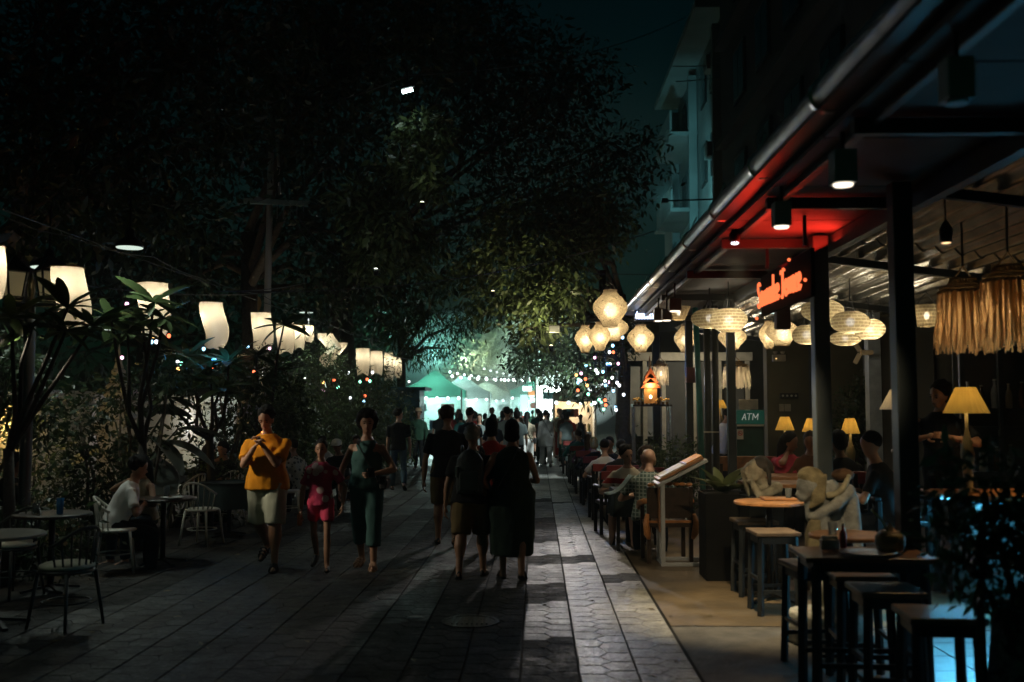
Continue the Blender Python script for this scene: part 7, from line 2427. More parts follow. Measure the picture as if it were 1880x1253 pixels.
for k, (a, b, sg_, lb_) in enumerate([((P(405, 200, 17)), (P(490, 215, 19.6)), 0.05, 'cable running left from the top of the utility pole'), (P(545, 395, 19.2), P(620, 470, 18), 0.1, 'upper of two cables slanting down from the cross arm'), (P(535, 395, 19.2), P(605, 480, 18), 0.1, 'lower of two cables slanting down from the cross arm'),
                                    (P(672, 250, 22), P(780, 320, 20), 0.05, 'cable slanting into the pale hanging branch'), (P(680, 405, 20), P(742, 468, 21), 0.08, 'first of the cables bundled left of the centre'), (P(690, 430, 20), P(740, 467, 21), 0.06, 'second of the cables bundled left of the centre'), (P(685, 436, 20), P(738, 469, 21), 0.1, 'third of the cables bundled left of the centre'),
                                    (P(400, 535, 15), P(1200, 425, 19), 0.35, 'long cable sagging across the whole street'), (P(0, 500, 12), P(560, 530, 20), 0.2, 'cable above the cloth lanterns on the left'), (P(420, 535, 16), P(560, 520, 19), 0.04, 'pale short cable above the broad straight lantern'),
                                    (P(1090, 503, 20), P(1210, 505, 20), 0.0, 'cable along the eave behind the onion lanterns'), (P(640, 590, 24), P(760, 660, 30), 0.25, 'cable dropping behind the wind-blown lantern'), (P(1240, 150, 36), P(1340, 140, 34), 0.03, 'upper cable in front of the apartment block'), (P(1235, 122, 36), P(1345, 118, 34), 0.03, 'top cable in front of the apartment block')]):
    cable(lb_, a, b, sg_, 0.010 if k < 12 else 0.02)
slp = P(748, 165, 17.0)
sl = thing('street_lamp', 'bright street lamp head hung from a span wire in the dark trees', 'street lamp', (slp.x - 2.2, 17.0, 0))
MB().bar((2.2, 0, slp.z + 0.05), (2.2, 0, slp.z + 0.25), 0.03).build('hanger', DARK_METAL, sl)
cable('span wire running from the utility pole to the street lamp', P(490, 208, 19.6), slp + Vector((0, 0, 0.25)), 0.12)
cable('span wire running from the street lamp to the apartment block', slp + Vector((0, 0, 0.25)), P(1262, 30, 33), 0.4)
MB().box((2.2, 0, slp.z + 0.04), (0.26, 0.13, 0.05), Matrix.Rotation(R(-14), 3, 'Y')).build('lamp_head', DARK_METAL, sl, bevel=0.02)
MB().box((2.2, 0, slp.z - 0.02), (0.19, 0.08, 0.04), Matrix.Rotation(R(-14), 3, 'Y')).build('lens', glow('street_lens', (0.75, 1.0, 0.95), 14), sl)
lamp('street_beam', 'SPOT', (2.2, 0, slp.z - 0.1), 9, (0.75, 1.0, 0.95), sl, 0.15, R(130), 0.6)
# banner and screen on the left
bn2 = thing('banner', 'small bluish white banner hanging behind the man in orange', 'banner', P(463, 755, 18.8))
bg_ = [[(x, 0.02 * math.sin(x * 9 + z * 5), z) for x in (-0.17, -0.08, 0, 0.08, 0.17)] for z in (-0.19, 0, 0.12)]
MB().sheet(bg_).build('banner_cloth', mat('banner', (0.30, 0.30, 0.40), 0.8, vary=0.8, scale=12), bn2, thick=0.006)
MB().bar((-0.19, 0, 0.125), (0.19, 0, 0.125), 0.02).build('rod', DARK_METAL, bn2)
MB().bar((0.17, 0, 0.12), (0.17, 0, 1.2), 0.03).build('mast', STEEL, bn2)
scn = thing('white_screen', 'small white board lit by the cream garden light', 'board', P(440, 790, 21.2))
MB().box((0, 0, 0), (0.24, 0.04, 0.5)).build('board_face', mat('screen_white', (0.7, 0.66, 0.55), 0.6), scn, bevel=0.01)
for sx in (-1, 1):
    MB().bar((sx * 0.1, 0.04, -0.25), (sx * 0.12, 0.06, -P(440, 790, 21.2).z), 0.03).build('leg', DARK_METAL, scn)
lit_ = tag(MB().lathe([(0.02, 0), (0.05, 0.004), (0.045, 0.01), (0.01, 0.012)], 9, sx=1.4, sy=0.7).build('paper_scrap', mat('scrap', (0.6, 0.6, 0.58), 0.8), None, loc=(*G(762, 1135).xy, 0.003)), 'scrap of white paper lying on the dark paving', 'paper')

for lb_, px, py, Y, e, c_ in (('yellow-green uplight under the smoky trees behind the tents', 850, 668, 50, 5200, (0.80, 1.0, 0.62)), ('pale uplight under the trees behind the triangle lights', 935, 672, 57, 6500, (0.75, 1.0, 0.75)), ('cool uplight under the trees right of the triangle lights', 1000, 668, 53, 4600, (0.6, 1.0, 0.85)), ('teal uplight under the tree beside the green tent', 795, 660, 45, 2400, (0.35, 1.0, 0.85))):
    tree_lamp(lb_, P(px, py, Y), c_, e, P(px, py - 60, Y + 6), 150)
# tall lit panels, poles and smaller awnings that break up the stalls
for k, (px, Y, w, h, z, c_, st, lb_) in enumerate([(842, 44, 0.5, 0.35, 2.3, (0.8, 1, 0.95), 4, 'small white lit sign between the two left market tents'), (872, 52, 0.7, 0.3, 2.4, (1.0, 0.75, 0.8), 2.2, 'pinkish lit sign board at the left market stalls'), (908, 58, 0.9, 0.3, 2.5, (0.85, 1, 0.9), 4, 'long white lit sign at the middle market stall'), (948, 60, 0.8, 0.3, 2.3, (1.0, 0.85, 0.6), 2.5, 'cream lit sign under the triangle lights'), (962, 48, 0.35, 1.0, 1.9, (0.6, 1, 0.95), 2.4, 'tall teal lit panel left of the brightest tent'), (1016, 44, 0.4, 0.9, 1.8, (0.9, 1, 1), 4, 'tall white lit panel beside the brightest tent'), (1046, 40, 0.5, 0.35, 2.4, (1, 0.8, 0.55), 2, 'amber lit sign over the cream-lit stall')]):
    l = at(px, Y)
    t = thing('lit_sign', lb_, 'sign', l, 0, 'lit signs in the market')
    MB().box((0, 0, z), (w, 0.08, h)).build('sign_face', glow('sign_face_' + 'abcdefg'[k], c_, st), t)
    for sx in (-1, 1):
        MB().bar((sx * w * 0.45, 0.06, 0), (sx * w * 0.45, 0.06, z + h * 0.6), 0.04).build('pole', DARK_METAL, t)
SB = [(-3.6, 1.8, 38.0, 3.1, 3.3, 'nearest string of white bulbs across the market entrance'), (-4.2, 2.0, 44.0, 3.5, 3.2, 'second string of white bulbs across the market'), (-3.0, 2.6, 50.0, 3.9, 3.3, 'third string of white bulbs across the market'), (-4.5, 1.0, 56.0, 3.6, 4.2, 'string of white bulbs deep in the market smoke'), (1.0, 2.9, 36.0, 3.2, 2.7, 'short string of white bulbs before the cream-lit stall')]
for x0, x1, Y, z0, z1, lb_ in SB:
    t = thing('bulb_string', lb_, 'string lights', (x0, Y, z0), 0, 'strings of white bulbs in the market')
    n = int((x1 - x0) / 0.32)
    pts = [Vector(((x1 - x0) * k / n, 0.3 * math.sin(k), (z1 - z0) * k / n - 0.5 * 4 * (k / n) * (1 - k / n) * 0.6)) for k in range(n + 1)]
    MB().tube(pts, 0.012, 4).build('bulb_wire', WIRE, t)
    b0_ = None
    for p in pts[1:-1]:
        if b0_ is None:
            b0_ = MB().ell((0, 0, -0.06), (0.05, 0.05, 0.055), 8, 6).build('bulb', glow('string_bulb', (0.78, 1.0, 0.95), 8), t, True)
            o = b0_
        else:
            o = b0_.copy()
            C.objects.link(o)
            o.parent = t
        o.location = p
SMK = bpy.data.materials.new('grill_smoke')
SMK.use_nodes = True
SMK.node_tree.nodes.clear()
_o = SMK.node_tree.nodes.new('ShaderNodeOutputMaterial')
_v = SMK.node_tree.nodes.new('ShaderNodeVolumePrincipled')
_v.inputs['Color'].default_value = (0.86, 0.93, 0.92, 1)
_v.inputs['Density'].default_value = 0.085
SMK.node_tree.links.new(_v.outputs[0], _o.inputs['Volume'])
for x, y, z, rx, ry, rz in ((-3.3, 45.5, 3.3, 3.5, 9, 3.0), (0.4, 56, 3.8, 3.6, 12, 3.3), (2.2, 47, 3.6, 2.2, 8, 2.8)):
    tag(MB().ell((x, y, z), (rx, ry, rz), 24, 14).build('smoke', SMK, None, True), 'smoke drifting over the food stalls', 'smoke', kind='stuff')
# ------------------------------------------------------------------ people in the street
K = lambda n, c: cloth(n, c)
def gp(px, py):
    p = G(px, py)
    return (p.x, p.y, 0)


ORANGE = cloth('orange', (0.62, 0.24, 0.01))
SAGE = cloth('sage', (0.40, 0.42, 0.33))
TEALW = cloth('teal_jumpsuit', (0.045, 0.105, 0.10))
BLACK = cloth('black', (0.012, 0.013, 0.014))
NAVY = cloth('navy', (0.016, 0.024, 0.035))
KHAKI = cloth('khaki', (0.14, 0.10, 0.045))
REDC = cloth('red', (0.42, 0.035, 0.025))
DKGREEN = cloth('dark_green', (0.022, 0.040, 0.030))
WHITEK = cloth('white', (0.66, 0.66, 0.64))
GREYB = cloth('grey_blue', (0.20, 0.25, 0.25))
JEANS = cloth('jeans', (0.05, 0.085, 0.11), 0.25)
PINKC = cloth('pink_plain', (0.62, 0.06, 0.13))
TEALG = cloth('teal_shirt', (0.03, 0.16, 0.15))
PURPLE = cloth('purple', (0.13, 0.05, 0.13))
BROWNC = cloth('brown', (0.16, 0.07, 0.035))
BEIGE = cloth('beige', (0.45, 0.38, 0.28))
FOREST = cloth('forest', (0.03, 0.08, 0.05))


def spotted(name, col, spot, scale, thr):
    if name in MATS:
        return MATS[name]
    m = cloth(name, col)
    nt = m.node_tree
    b = nt.nodes['Principled BSDF']
    tc = nt.nodes.new('ShaderNodeTexCoord')
    v = nt.nodes.new('ShaderNodeTexVoronoi')
    v.inputs['Scale'].default_value = scale
    nt.links.new(tc.outputs['Object'], v.inputs['Vector'])
    r = nt.nodes.new('ShaderNodeValToRGB')
    r.color_ramp.interpolation = 'CONSTANT'
    r.color_ramp.elements[0].color = (*spot, 1)
    r.color_ramp.elements[1].position = thr
    r.color_ramp.elements[1].color = (*col, 1)
    nt.links.new(v.outputs['Distance'], r.inputs['Fac'])
    nt.links.new(r.outputs['Color'], b.inputs['Base Color'])
    return m


def banded(name, bands, axis=2):
    """cloth with woven stripes: bands = [(from, colour)] along local z"""
    m = cloth(name, bands[0][1])
    nt = m.node_tree
    b = nt.nodes['Principled BSDF']
    tc = nt.nodes.new('ShaderNodeTexCoord')
    sp = nt.nodes.new('ShaderNodeSeparateXYZ')
    nt.links.new(tc.outputs['Object'], sp.inputs[0])
    r = nt.nodes.new('ShaderNodeValToRGB')
    r.color_ramp.interpolation = 'CONSTANT'
    mp = nt.nodes.new('ShaderNodeMapRange')
    mp.inputs[1].default_value = 0
    mp.inputs[2].default_value = 2.0
    nt.links.new(sp.outputs[axis], mp.inputs[0])
    nt.links.new(mp.outputs[0], r.inputs['Fac'])
    els = r.color_ramp.elements
    els[0].position = 0
    els[0].color = (*bands[0][1], 1)
    els[1].position = bands[1][0] / 2
    els[1].color = (*bands[1][1], 1)
    for z, c in bands[2:]:
        e = els.new(z / 2)
        e.color = (*c, 1)
    nt.links.new(r.outputs['Color'], b.inputs['Base Color'])
    return m


def checked(name, a, b_, scale):
    m = cloth(name, a)
    nt = m.node_tree
    b = nt.nodes['Principled BSDF']
    tc = nt.nodes.new('ShaderNodeTexCoord')
    w1, w2 = nt.nodes.new('ShaderNodeTexWave'), nt.nodes.new('ShaderNodeTexWave')
    w1.bands_direction, w2.bands_direction = 'X', 'Z'
    mx = nt.nodes.new('ShaderNodeMath')
    mx.operation = 'MAXIMUM'
    for w in (w1, w2):
        w.inputs['Scale'].default_value = scale
        nt.links.new(tc.outputs['Object'], w.inputs['Vector'])
    nt.links.new(w1.outputs['Fac'], mx.inputs[0])
    nt.links.new(w2.outputs['Fac'], mx.inputs[1])
    r = nt.nodes.new('ShaderNodeValToRGB')
    r.color_ramp.elements[0].position = 0.75
    r.color_ramp.elements[0].color = (*a, 1)
    r.color_ramp.elements[1].position = 0.95
    r.color_ramp.elements[1].color = (*b_, 1)
    nt.links.new(mx.outputs[0], r.inputs['Fac'])
    nt.links.new(r.outputs['Color'], b.inputs['Base Color'])
    return m


PINKP = spotted('pink_print', (0.42, 0.04, 0.10), (0.62, 0.45, 0.45), 8.5, 0.36)

# man in orange lighting a cigarette
man = person('heavy man in an orange t-shirt and pale shorts lighting a cigarette while walking', gp(488, 1046), 178, 1.77,
             dict(legs=((10, 8, 3), (-14, 34, 3)), shw=0.203, arms=(('ik', (-0.02, 0.26, 1.33), (-0.7, -0.3, -1)), ('ik', (0.05, 0.27, 1.31), (0.7, -0.3, -1))), lean=2, pitch=22, curl=75, shorts=1.0), 'tan', ('short', 'black'), ('tee', ORANGE), ('shorts', SAGE), 'sandal', True, 1.28)
J, MW, Hf, ax = PEOPLE_J[man.name]
cigp = MW @ Hf(0.0, 0.125, -0.075)
cig = thing('cigarette', 'lit cigarette glowing at the lips of the man in orange', 'cigarette', cigp)
MB().tube([(0, 0, 0), (0, -0.05, -0.012)], 0.005, 6).build('paper_tube', mat('cig_paper', (0.7, 0.68, 0.62), 0.8), cig)
MB().ell((0, -0.055, -0.013), (0.008, 0.01, 0.008), 8, 6).build('ember', glow('ember', (1.0, 0.22, 0.05), 6), cig, True)
lamp('ember_light', 'POINT', (0.0, -0.075, -0.02), 0.05, (1.0, 0.20, 0.06), cig, 0.012)
ltr = thing('lighter', 'black lighter in the raised hands of the man in orange', 'lighter', MW @ Vector((0.0, 0.30, 1.40)))
MB().box((0, 0, 0), (0.03, 0.02, 0.08)).build('lighter_body', BLACK_PAINT, ltr, bevel=0.004)
MB().box((0, 0, 0.045), (0.022, 0.014, 0.014)).build('lighter_head', STEEL, ltr)
# girl
girl = person('girl in a pink print top and pink shorts walking hand in hand', gp(587, 1046), 182, 1.40,
              dict(legs=((9, 6, 2), (-12, 26, 2)), arms=(('ik', (-0.30, 0.03, 0.86), (-0.6, -0.6, 0)), ('ik', (0.25, 0.05, 0.80), (0.6, -0.6, 0))), lean=1, shorts=0.62, shw=0.16), 'tan', ('bun', 'black'), ('tee', PINKP), ('shorts', PINKC), 'black', True, 0.86, True)
J, MW, Hf, ax = PEOPLE_J[girl.name]
bt = thing('orange_bottle', 'orange drink bottle carried by the girl in pink', 'bottle', MW @ (J['arms'][1][2] + Vector((0.01, 0.02, -0.17))))
MB().lathe([(0.025, 0), (0.028, 0.02), (0.028, 0.11), (0.012, 0.14), (0.012, 0.155)], 12).build('bottle_body', mat('orange_plastic', (0.5, 0.15, 0.03), 0.3), bt, True)
MB().lathe([(0.014, 0.155), (0.014, 0.175)], 10).build('cap', WHITE_METAL, bt)
# woman in teal
wom = person('woman in a teal sleeveless jumpsuit leading the girl by the hand', gp(672, 1044), 176, 1.70,
             dict(legs=((8, 6, 1), (-6, 16, 1)), arms=(('ik', (-0.15, 0.25, 1.06), (-0.9, -0.5, -0.3)), ('ik', (0.30, 0.02, 0.85), (0.5, -0.6, 0))), lean=1, yaw=-14, curl=60, sleeveless=1), 'tan', ('curly', 'black'), ('tank', TEALW), ('capri', TEALW), 'sandal_tan', True, 1.08, True)
J, MW, Hf, ax = PEOPLE_J[wom.name]


def strap_bag(label, root, side, m, bag_size=(0.2, 0.08, 0.15), bag=True, low=0.02):
    """narrow strap across the chest and back with a small bag on the hip"""
    J, MW, Hf, ax = PEOPLE_J[root.name]
    s = J['s']
    hip, sp, rt, fw = J['hip'], J['sp'], J['rt'], J['fw']
    t = thing('shoulder_bag', label, 'bag', MW @ (hip), root.rotation_euler[2])
    pts = []
    n = 22
    for k in range(n + 1):
        a = 2 * math.pi * k / n
        # loop from one shoulder to the other hip, round the body
        u = math.cos(a)
        q = 0.24 + 0.245 * u
        x = side * (-0.02 + 0.10 * u) * (1 if True else 0)
        rx = side * 0.09 * u - side * 0.08 * (1 - abs(u)) * 0
        w = 0.16 if abs(u) < 0.85 else 0.16 * math.sqrt(max(0, 1 - u * u)) / math.sqrt(1 - 0.85 ** 2)
        pts.append(rt * (side * (0.13 * u - 0.05)) * s + sp * q * s + fw * w * math.sin(a) / max(0.25, abs(math.sin(a))) * s)
    st = MB()
    for i in range(n):
        st.bar(pts[i], pts[i + 1], 0.034 * s, 0.008)
    st.build('strap', m, t)
    if bag:
        c = rt * (-side * 0.21) * s + sp * low * s + fw * 0.04 * s
        MB().box(c, (bag_size[1], bag_size[0], bag_size[2])).build('bag_body', m, t, bevel=0.02)
        MB().box(c + rt * (-side * (bag_size[1] / 2 + 0.004)), (0.01, bag_size[0] * 0.9, bag_size[2] * 0.45)).build('flap', m, t, bevel=0.004)
    return t


LEATH = mat('bag_black', (0.012, 0.011, 0.011), 0.5)
strap_bag('black crossbody bag worn by the woman in teal', wom, 1, LEATH)
phn = tag(MB().box((0, 0, 0), (0.07, 0.01, 0.13), Matrix.Rotation(R(35), 3, 'X')).build('phone', BLACK_PAINT, None, bevel=0.004, loc=MW @ (J['arms'][0][2] + Vector((0.02, 0.09, 0.02)))), 'black phone in the raised hand of the woman in teal', 'phone')

# group walking away
bp = person('grey-haired man in a black t-shirt and khaki shorts walking away with a backpack', gp(866, 1060), -3, 1.57,
            dict(legs=((-12, 8, 3), (13, 12, 3)), arms=((-3, 16, 12), (4, 15, 12)), lean=3, noface=1, shorts=0.98, shw=0.205), 'tan', ('short', 'grey'), ('tee', BLACK), ('shorts', KHAKI), 'black', True, 1.3)
J, MW, Hf, ax = PEOPLE_J[bp.name]
pk = thing('backpack', 'black backpack on the grey-haired man', 'backpack', MW @ (J['hip'] + J['sp'] * 0.25 * J['s'] - J['fw'] * 0.21 * J['s']), R(-3))
BPK = mat('backpack', (0.03, 0.045, 0.048), 0.5, bump=0.3)
c = MB()
c.ell((0, 0, 0.02), (0.155, 0.09, 0.235), 14, 10)
c.box((0, 0.01, -0.03), (0.27, 0.13, 0.36))
blob('pack_body', c, BPK, pk, 0.014, None, 0.006, 3)
c = MB()
c.box((0, -0.085, -0.08), (0.2, 0.06, 0.2))
blob('front_pocket', c, BPK, pk, 0.012, None, 0.004, 3)
for sx in (-1, 1):
    MB().tube([(sx * 0.09, 0.06, 0.2), (sx * 0.1, 0.16, 0.27), (sx * 0.11, 0.28, 0.2), (sx * 0.12, 0.3, 0.02), (sx * 0.13, 0.15, -0.16)], 0.017, 6).build('shoulder_strap', BPK, pk, True)
MB().box((-0.13, -0.07, 0.02), (0.02, 0.05, 0.1)).build('reflector', mat('reflector', (0.3, 0.36, 0.36), 0.3), pk)
dr = person('woman in a long dark green dress with a crossbody strap walking away', gp(940, 1062), 2, 1.62,
            dict(legs=((4, 6, 1), (-8, 16, 1)), arms=(('ik', (-0.25, 0.06, 0.9), (-0.6, -0.6, -0.3)), ('ik', (0.2, 0.2, 1.05), (0.45, -0.5, -1))), shw=0.185, lean=2, noface=1, hem=0.70, flare=-0.5, sleeveless=1), 'tan', ('bob', 'black'), ('dress', DKGREEN), ('none', None), 'sandal', True, 1.22, True)
strap_bag('dark crossbody strap over the long dark green dress', dr, 1, LEATH, bag=False)
person('tall man in a black t-shirt walking away left of the backpack', gp(820, 1000), 0, 1.78,
       dict(legs=((12, 10, 3), (-10, 14, 3)), arms=((-4, 13, 10), (4, 10, 12)), lean=2, noface=1, shorts=0.95, shw=0.205), 'tan', ('short', 'brown'), ('tee', BLACK), ('shorts', KHAKI), 'black', True, 1.12)
person('woman in a red top between the backpack and the green dress', gp(902, 1012), 0, 1.62,
       dict(legs=((8, 6, 2), (-12, 20, 2)), arms=((4, 8, 10), (-4, 8, 12)), noface=1, shorts=0.7), 'tan', ('bob', 'black'), ('tee', REDC), ('shorts', REDC), 'sandal', True, 1.05, True)
person('man in black t-shirt and jeans looking sideways near the garden', gp(731, 900), 8, 1.74,
       dict(legs=((10, 8, 3), (-12, 22, 3)), arms=((8, 6, 15), (-6, 8, 15)), yaw=55), 'light', ('short', 'black'), ('tee', BLACK), ('trousers', JEANS), 'black', True, 0.95)
hm = person('man in a dark green printed shirt and brimmed hat facing the camera', gp(768, 862), 176, 1.72,
            dict(legs=((8, 8, 3), (-8, 16, 3)), arms=((5, 8, 15), (-8, 8, 15))), 'dark', ('short', 'black'), ('long', FOREST), ('trousers', BLACK), 'black', True, 1.0)
J, MW, Hf, ax = PEOPLE_J[hm.name]
hat = thing('hat', 'tan brimmed hat on the man in the dark green shirt', 'hat', MW @ Hf(0, 0, 0.07))
MB().lathe([(0.14, 0), (0.15, 0.004), (0.095, 0.012), (0.088, 0.08), (0.06, 0.1), (0.001, 0.102)], 18).build('hat_crown', mat('hat_tan', (0.36, 0.25, 0.15), 0.9), hat, True)
MB().lathe([(0.0935, 0.016), (0.0915, 0.035)], 18, cap=False).build('hat_band', BLACK_PAINT, hat)
crowd = [  # label, px, y of the feet, height, turn, skin, hair, top, bottom, female, extra pose
    ('man in a black t-shirt with short hair ahead of the tall man', 862, 905, 1.76, 0, 'light', ('short', 'black'), ('tee', NAVY), ('trousers', BLACK), False, {}),
    ('woman with long dark hair in a navy top ahead of the backpack', 905, 900, 1.62, 0, 'light', ('long', 'black'), ('tee', NAVY), ('trousers', JEANS), True, {}),
    ('man in a pale grey shirt with cropped hair in the crowd', 931, 888, 1.78, 2, 'tan', ('short', 'black'), ('shirt', GREYB), ('trousers', NAVY), False, {}),
    ('woman with a long dark ponytail in white trousers', 968, 874, 1.66, 0, 'light', ('pony', 'black'), ('crop', BEIGE), ('trousers', WHITEK), True, {}),
    ('person with round dark hair right of the pale grey shirt', 949, 880, 1.70, 0, 'tan', ('messy', 'black'), ('tee', GREYB), ('trousers', BLACK), False, {}),
    ('woman in a loose white tunic and white trousers with a crossbody strap', 1002, 857, 1.70, 3, 'light', ('short', 'brown'), ('tunic', WHITEK), ('loose', WHITEK), True, {'hem': 0.35}),
    ('man in a dark t-shirt just left of the white tunic', 988, 845, 1.74, 0, 'tan', ('short', 'black'), ('tee', TEALG), ('trousers', BLACK), False, {}),
    ('woman in a pale dress facing the camera left of the long dark hair', 880, 872, 1.60, 180, 'light', ('long', 'black'), ('dress', GREYB), ('none', None), True, {'hem': 0.45}),
    ('man in a mint shirt walking away beyond the white tunic', 1026, 838, 1.74, 0, 'light', ('short', 'brown'), ('shirt', cloth('mint', (0.34, 0.46, 0.38))), ('shorts', BLACK), False, {}),
    ('woman in a pale skirt walking beside the man in the mint shirt', 1041, 842, 1.62, 10, 'light', ('bob', 'brown'), ('dress', cloth('pale_pink', (0.5, 0.36, 0.36))), ('none', None), True, {'hem': 0.7}),
]
for lb_, px, py, h, rz, sk, hr_, tp, bt_, fem, ex in crowd:
    a = rnd.choice((1, -1))
    o = person(lb_, gp(px, py), rz, h, dict(legs=((11 * a, 8 if a > 0 else 22, 2), (-11 * a, 22 if a > 0 else 8, 2)), arms=((-8 * a, 8, 14), (8 * a, 8, 14)), lean=2, **ex), sk, hr_, tp, bt_, 'white' if 'white' in lb_ else 'black', False, 1.0, fem)
    if 'white tunic and' in lb_:
        strap_bag('black crossbody strap over the loose white tunic', o, -1, LEATH, bag=False)
    if 'ponytail' in lb_:
        strap_bag('small dark bag on the hip of the woman with the ponytail', o, -1, LEATH)

# far crowd: a few figures shared by many walkers
def base_person(k, **kw):
    return person(**kw)


fars = []
specs = [('tee', 'trousers', 'short', False), ('tee', 'shorts', 'short', False), ('dress', 'none', 'long', True), ('tank', 'trousers', 'pony', True), ('shirt', 'trousers', 'messy', False), ('tee', 'trousers', 'bob', True)]
cols = {'black': BLACK, 'navy': NAVY, 'white': WHITEK, 'grey-blue': GREYB, 'beige': BEIGE, 'teal': TEALG, 'brown': BROWNC, 'red': REDC, 'forest green': FOREST, 'purple': PURPLE}
cn = list(cols)
used = 0
fp = []
rr = random.Random(77)
far_seen = set()
for k in range(64):
    Y = 30 + 30 * (k / 63) ** 1.3
    x = rr.uniform(-3.6, 1.7) if k % 3 else rr.uniform(-1.6, 1.5)
    fp.append((x, Y))
fp.sort(key=lambda q: q[0] / q[1])
for k, (x, Y) in enumerate(fp):
    si = k % len(specs)
    c1, c2 = cn[(k * 7) % len(cn)], cn[(k * 3 + 1) % len(cn)]
    dirn = 'walking away' if k % 4 else 'coming towards the camera'
    st = specs[si]
    kind = 'woman' if st[3] else 'man'
    garm = {'tee': 't-shirt', 'dress': 'dress', 'tank': 'vest', 'shirt': 'shirt'}[st[0]]
    hairw = {'short': 'short hair', 'long': 'long hair', 'pony': 'a ponytail', 'messy': 'tousled hair', 'bob': 'bobbed hair'}[st[2]]
    low = '' if st[1] == 'none' else f' and {c2} {st[1]}'
    lb_ = f'far {kind} with {hairw} in {c1} {garm}{low} {dirn}'
    if lb_ in far_seen:
        lb_ = lb_.replace('far ', 'more distant ' if Y > 45 else 'nearer ', 1)
    if lb_ in far_seen:
        lb_ += ' right' if x / Y > 0.0 else ' left'
    far_seen.add(lb_)
    rz = (0 if k % 4 else 180) + rr.uniform(-15, 15)
    if k < len(specs):
        a = 1 if k % 2 else -1
        o = person(lb_, (x, Y, 0), rz, 1.60 if st[3] else 1.73, dict(legs=((11 * a, 8 if a > 0 else 22, 2), (-11 * a, 22 if a > 0 else 8, 2)), arms=((-8 * a, 8, 14), (8 * a, 8, 14)), hem=0.55), 'tan', (st[2], 'black'), (st[0], cols[c1]), (st[1], cols[c2]) if st[1] != 'none' else ('none', None), 'black', False, 1.0, st[3], 'walkers in the market crowd', 0.036)
        fars.append(o)
    else:
        fars.append((lb_, (x, Y, 0), rz, si, c1, c2))

# ------------------------------------------------------------------ seated people
def seated(label, px, Y, rz, h=1.72, skin='tan', hair=('short', 'black'), top=('tee', BLACK), bottom=('trousers', BLACK), fem=False, near=False, z0=0.0, seat=0.385, x=None, pose=None, fat=1.0):
    p = P(px, 750, Y)
    h *= 0.96
    po = dict(sit=seat, legs=((82, 84, 6), (78, 80, 6)), arms=(('ik', (-0.16, 0.30, 0.98 - 0.0), (-1, -0.3, -0.6)), ('ik', (0.16, 0.30, 0.98), (1, -0.3, -0.6))), lean=15)
    po.update(pose or {})
    # hand targets are given for a standing frame: bring them down with the seat
    return person(label, (p.x, Y, z0), rz, h, po, skin, hair, top, bottom, 'black', near, fat, fem)


LAP = (('ik', (-0.14, 0.30, 1.14), (-1, -0.3, -0.6)), ('ik', (0.14, 0.30, 1.14), (1, -0.3, -0.6)))
FACE = (('ik', (-0.14, 0.30, 1.14), (-1, -0.3, -0.6)), ('ik', (0.06, 0.20, 1.42), (1, 0.2, -0.8)))
seated('man in a white t-shirt sitting sideways at a table on the left', 214, 10.85, -62, 1.74, 'tan', ('short', 'black'), ('tee', WHITEK), ('trousers', BLACK), near=True, pose=dict(arms=LAP, lean=24, pitch=-8))
seated('smoking woman with long dark hair facing the man in the white t-shirt', 272, 11.7, 150, 1.62, 'tan', ('long', 'black'), ('tank', BEIGE), ('trousers', NAVY), True, True, pose=dict(arms=FACE, lean=8))
seated('dark silhouette of a guest at the far left edge by the hedge', 6, 11.4, -40, 1.72, 'dark', ('messy', 'black'), ('tee', BLACK), ('trousers', BLACK))
seated('guest in black with back turned, left one under the frangipani', 372, 15.0, -30, 1.70, 'tan', ('long', 'black'), ('tee', BLACK), ('trousers', BLACK), True)
seated('guest in black facing the camera, right one under the frangipani', 425, 15.6, 150, 1.72, 'tan', ('messy', 'black'), ('tee', BLACK), ('trousers', BLACK), pose=dict(arms=FACE))
seated('guest in a grey floral shirt between the man in orange and the girl', 552, 16.6, 60, 1.70, 'tan', ('short', 'black'), ('shirt', spotted('floral_grey', (0.35, 0.36, 0.30), (0.08, 0.09, 0.08), 16, 0.35)), ('trousers', BLACK))
seated('guest in white with a reddish face behind the girl', 606, 18.4, 140, 1.74, 'light', ('short', 'black'), ('tee', WHITEK), ('trousers', BLACK), pose=dict(yaw=-30))
cp = seated('guest in black wearing a white cap beside the woman in teal', 628, 17.3, 170, 1.72, 'dark', ('short', 'black'), ('tee', BLACK), ('trousers', BLACK), pose=dict(pitch=22))
J, MW, Hf, ax = PEOPLE_J[cp.name]
cap = thing('cap', 'white baseball cap on the seated guest beside the woman in teal', 'cap', MW @ Hf(0, 0.0, 0.045), R(170))
MB().lathe([(0.092, 0), (0.094, 0.03), (0.075, 0.085), (0.03, 0.105), (0.001, 0.107)], 16).build('cap_crown', mat('cap_white', (0.62, 0.6, 0.48), 0.85), cap, True)
MB().add([(0.08 * math.cos(a), 0.075 * math.sin(a) + (0.075 * 0 if r_ == 0 else 0.075), 0.006 - 0.012 * r_) for r_ in (0, 1) for a in (R(v) for v in range(10, 171, 20))], [(i, i + 1, 10 + i, 9 + i) for i in range(8)]).build('cap_peak', mat('cap_white', (0.62, 0.6, 0.48), 0.85), cap, True, thick=0.006)
seated('dark guest with bare arms left of the head of the woman in teal', 655, 19.5, 190, 1.7, 'tan', ('short', 'brown'), ('tank', BLACK), ('trousers', BLACK), pose=dict(arms=FACE))

